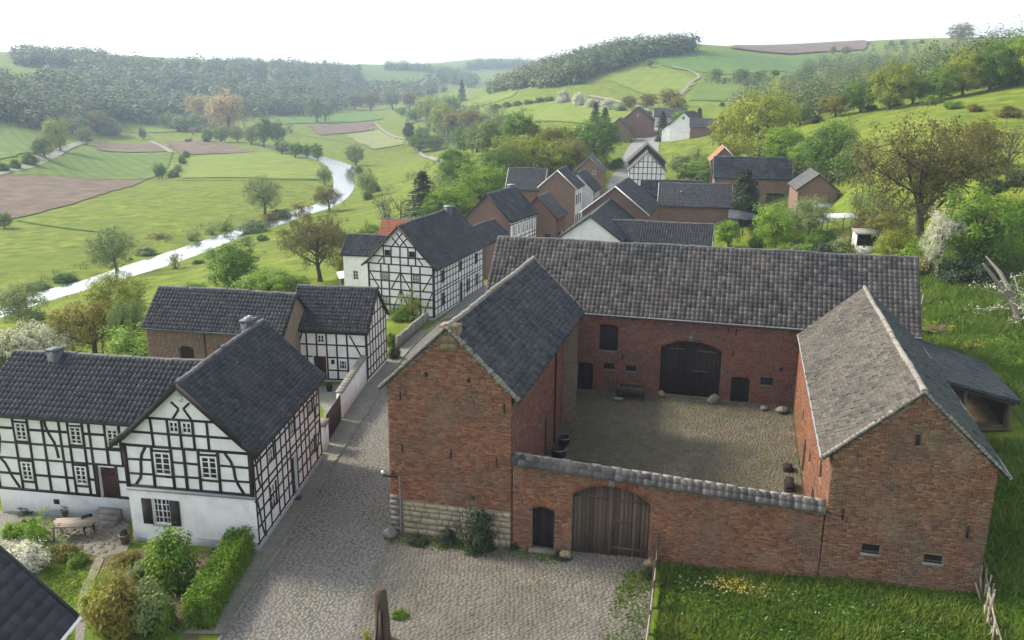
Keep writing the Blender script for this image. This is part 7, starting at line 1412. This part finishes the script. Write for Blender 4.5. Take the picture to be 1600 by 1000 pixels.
m = MB(); m.hexa([(-1.9, -2, 1.9), (1.9, -2, 1.6), (1.9, 2, 1.9), (-1.9, 2, 2.4), (-1.9, -2, 2.02), (1.9, -2, 1.72), (1.9, 2, 2.02), (-1.9, 2, 2.52)]); m.build('roof', 'slate_dark', CS)
for x, y in ((-1.75, -1.8), (1.75, -1.8), (-1.75, 1.8), (1.75, 1.8), (0, -1.8)): m = MB(); m.bar((x, y, -.3), (x, y, 1.7), .12, .12); m.build('post', 'timber', CS)
m = MB(); m.box((-1.8, 1.6, -.2), (1.8, 1.7, 1.9)); m.build('back_board', 'timber', CS)
q = hit(552, 452); CN = thing('terrace_awning', tuple(q), 'cream awning over the terrace left of the half-timbered house', 'awning', rz=.3)
m = MB(); m.hexa([(-1.6, -1.3, 1.5), (1.6, -1.3, 2.0), (1.6, 1.3, 2.2), (-1.6, 1.3, 1.7), (-1.6, -1.3, 1.56), (1.6, -1.3, 2.06), (1.6, 1.3, 2.26), (-1.6, 1.3, 1.76)]); m.build('canopy', 'white_paint', CN)
for x, z in ((-1.5, 1.5), (1.5, 1.95)):
    for y in (-1.2, 1.2): m = MB(); m.bar((x, y, -.3), (x, y, z), .06, .06); m.build('post', 'zinc', CN)
# fallen pale tree at the right edge
q = hit(1585, 500); FT_ = thing('fallen_tree', tuple(q), 'bleached fallen fruit tree lying in the meadow at the right edge', 'tree'); s_ = 1/pxm(q)
def rel(px, py, z): p = at_r(px, py, dist(q)+z); return p-q
m = MB(); g = np.random.default_rng(3)
m.tube([rel(1596, 520, 0), rel(1588, 490, .2), rel(1578, 455, .4), rel(1562, 425, .8), rel(1540, 400, 1.2)], [.26, .22, .18, .14, .06], 7); m.tube([rel(1580, 462, .3), rel(1565, 450, .2), rel(1550, 430, -.3), rel(1536, 412, -.5)], [.15, .13, .12, .08], 6); m.build('trunk', 'bark_pale', FT_, smooth=True)
m = MB(); tips = []
for i in range(34):
    b = rel(1585+g.normal(0, 12), 478+g.normal(0, 20), g.normal(0, .4)); e = b+g.normal(0, .9, 3)+np.array([-.3, 0, .2]); e[2] = max(e[2], .1); m.tube([b, (b+e)/2+g.normal(0, .12, 3), e], [.05, .035, .012], 4, cap=False); tips.append(e)
m.build('branches', 'bark_pale', FT_); m = MB(); leaf_cloud(m, np.array(tips), .35, 14, .14, g); m.build('crown', 'leaf_blossom', FT_)
p = hit(1505, 512); m = post_thing(p, .9, ''); o = m.build('fence_post', 'plank_grey'); o.location = p; tag(o, 'single grey fence post standing in the right meadow', 'post')
p = hit(1440, 480); m = post_thing(p, 1.0, ''); o = m.build('fence_post', 'wood_pale'); o.location = p; tag(o, 'pale fence post close to the long barn end', 'post')
# bank heaps in the right meadow
for px, py, w_, lab in ((1475, 512, 1.5, 'low earth bank with dry grass near the long barn end'), (1530, 540, 1.4, 'stony earth heap in the right meadow')):
    q = hit(px, py); t = thing('earth_heap', tuple(q), lab, 'heap'); g = np.random.default_rng(px); m = MB(); n = 14; V = [(0, 0, .2)]
    for k, (f_, z_) in enumerate(((.35, .16), (.7, .06), (1.0, -.15))):
        for j in range(n): th = 2*math.pi*j/n; rr_ = f_*w_*(1+.15*g.normal()); V.append((rr_*math.cos(th), rr_*.5*math.sin(th), z_+.04*g.normal()))
    m.add(V[:n+1], [[0, 1+j, 1+(j+1) % n] for j in range(n)]); m.add(V, [[1+k*n+j, 1+(k+1)*n+j, 1+(k+1)*n+(j+1) % n, 1+k*n+(j+1) % n] for k in range(2) for j in range(n)]); m.build('mound', 'earth', t, smooth=True)
    m = MB(); C = np.array([(g.normal(0, w_*.5), g.normal(0, w_*.25), .2) for _ in range(20)]); leaf_cloud(m, C, .25, 16, .14, g); m.build('grass_tufts', 'leaf_yellow', t, kind='stuff')
# street signs and village bits: walled garden of the half-timbered house
W2 = thing('garden_wall', (-9.2, 64.5, tz(-9.2, 64.5)), 'low stone garden wall before the half-timbered house', 'wall')
m = MB(); pts = [(0, 0), (.75, 4), (1.6, 8)]
for a_, b_ in zip(pts[:-1], pts[1:]):
    for i in range(9):
        t0, t1 = i/9, (i+1)/9-.01; P0_ = np.array([a_[0]+(b_[0]-a_[0])*t0, a_[1]+(b_[1]-a_[1])*t0, .4]); P1_ = np.array([a_[0]+(b_[0]-a_[0])*t1, a_[1]+(b_[1]-a_[1])*t1, .4]); m.bar(P0_, P1_, .3, 1.1+.06*rng.normal(), tint=rng.random())
m.build('stones', 'stone_grey', W2)

# ------------------------------------------------------------------ hazy air over the valley
m = MB(); m.box((-2300, -2300, -60), (2300, 2300, 150)); hz = bpy.data.objects.new('haze', m.mesh('haze', None)); COL.objects.link(hz)
hm = bpy.data.materials.new('haze_air'); hm.use_nodes = True; n_ = hm.node_tree; n_.nodes.clear(); ho = n_.nodes.new('ShaderNodeOutputMaterial'); hv = n_.nodes.new('ShaderNodeVolumePrincipled')
hv.inputs['Color'].default_value = (.66, .82, 1.0, 1); hv.inputs['Density'].default_value = HAZE; hv.inputs['Anisotropy'].default_value = .1
n_.links.new(hv.outputs[0], ho.inputs['Volume']); hz.data.materials.append(hm); tag(hz, 'pale haze filling the valley air', None, kind='stuff')
hz.display_type = 'BOUNDS'
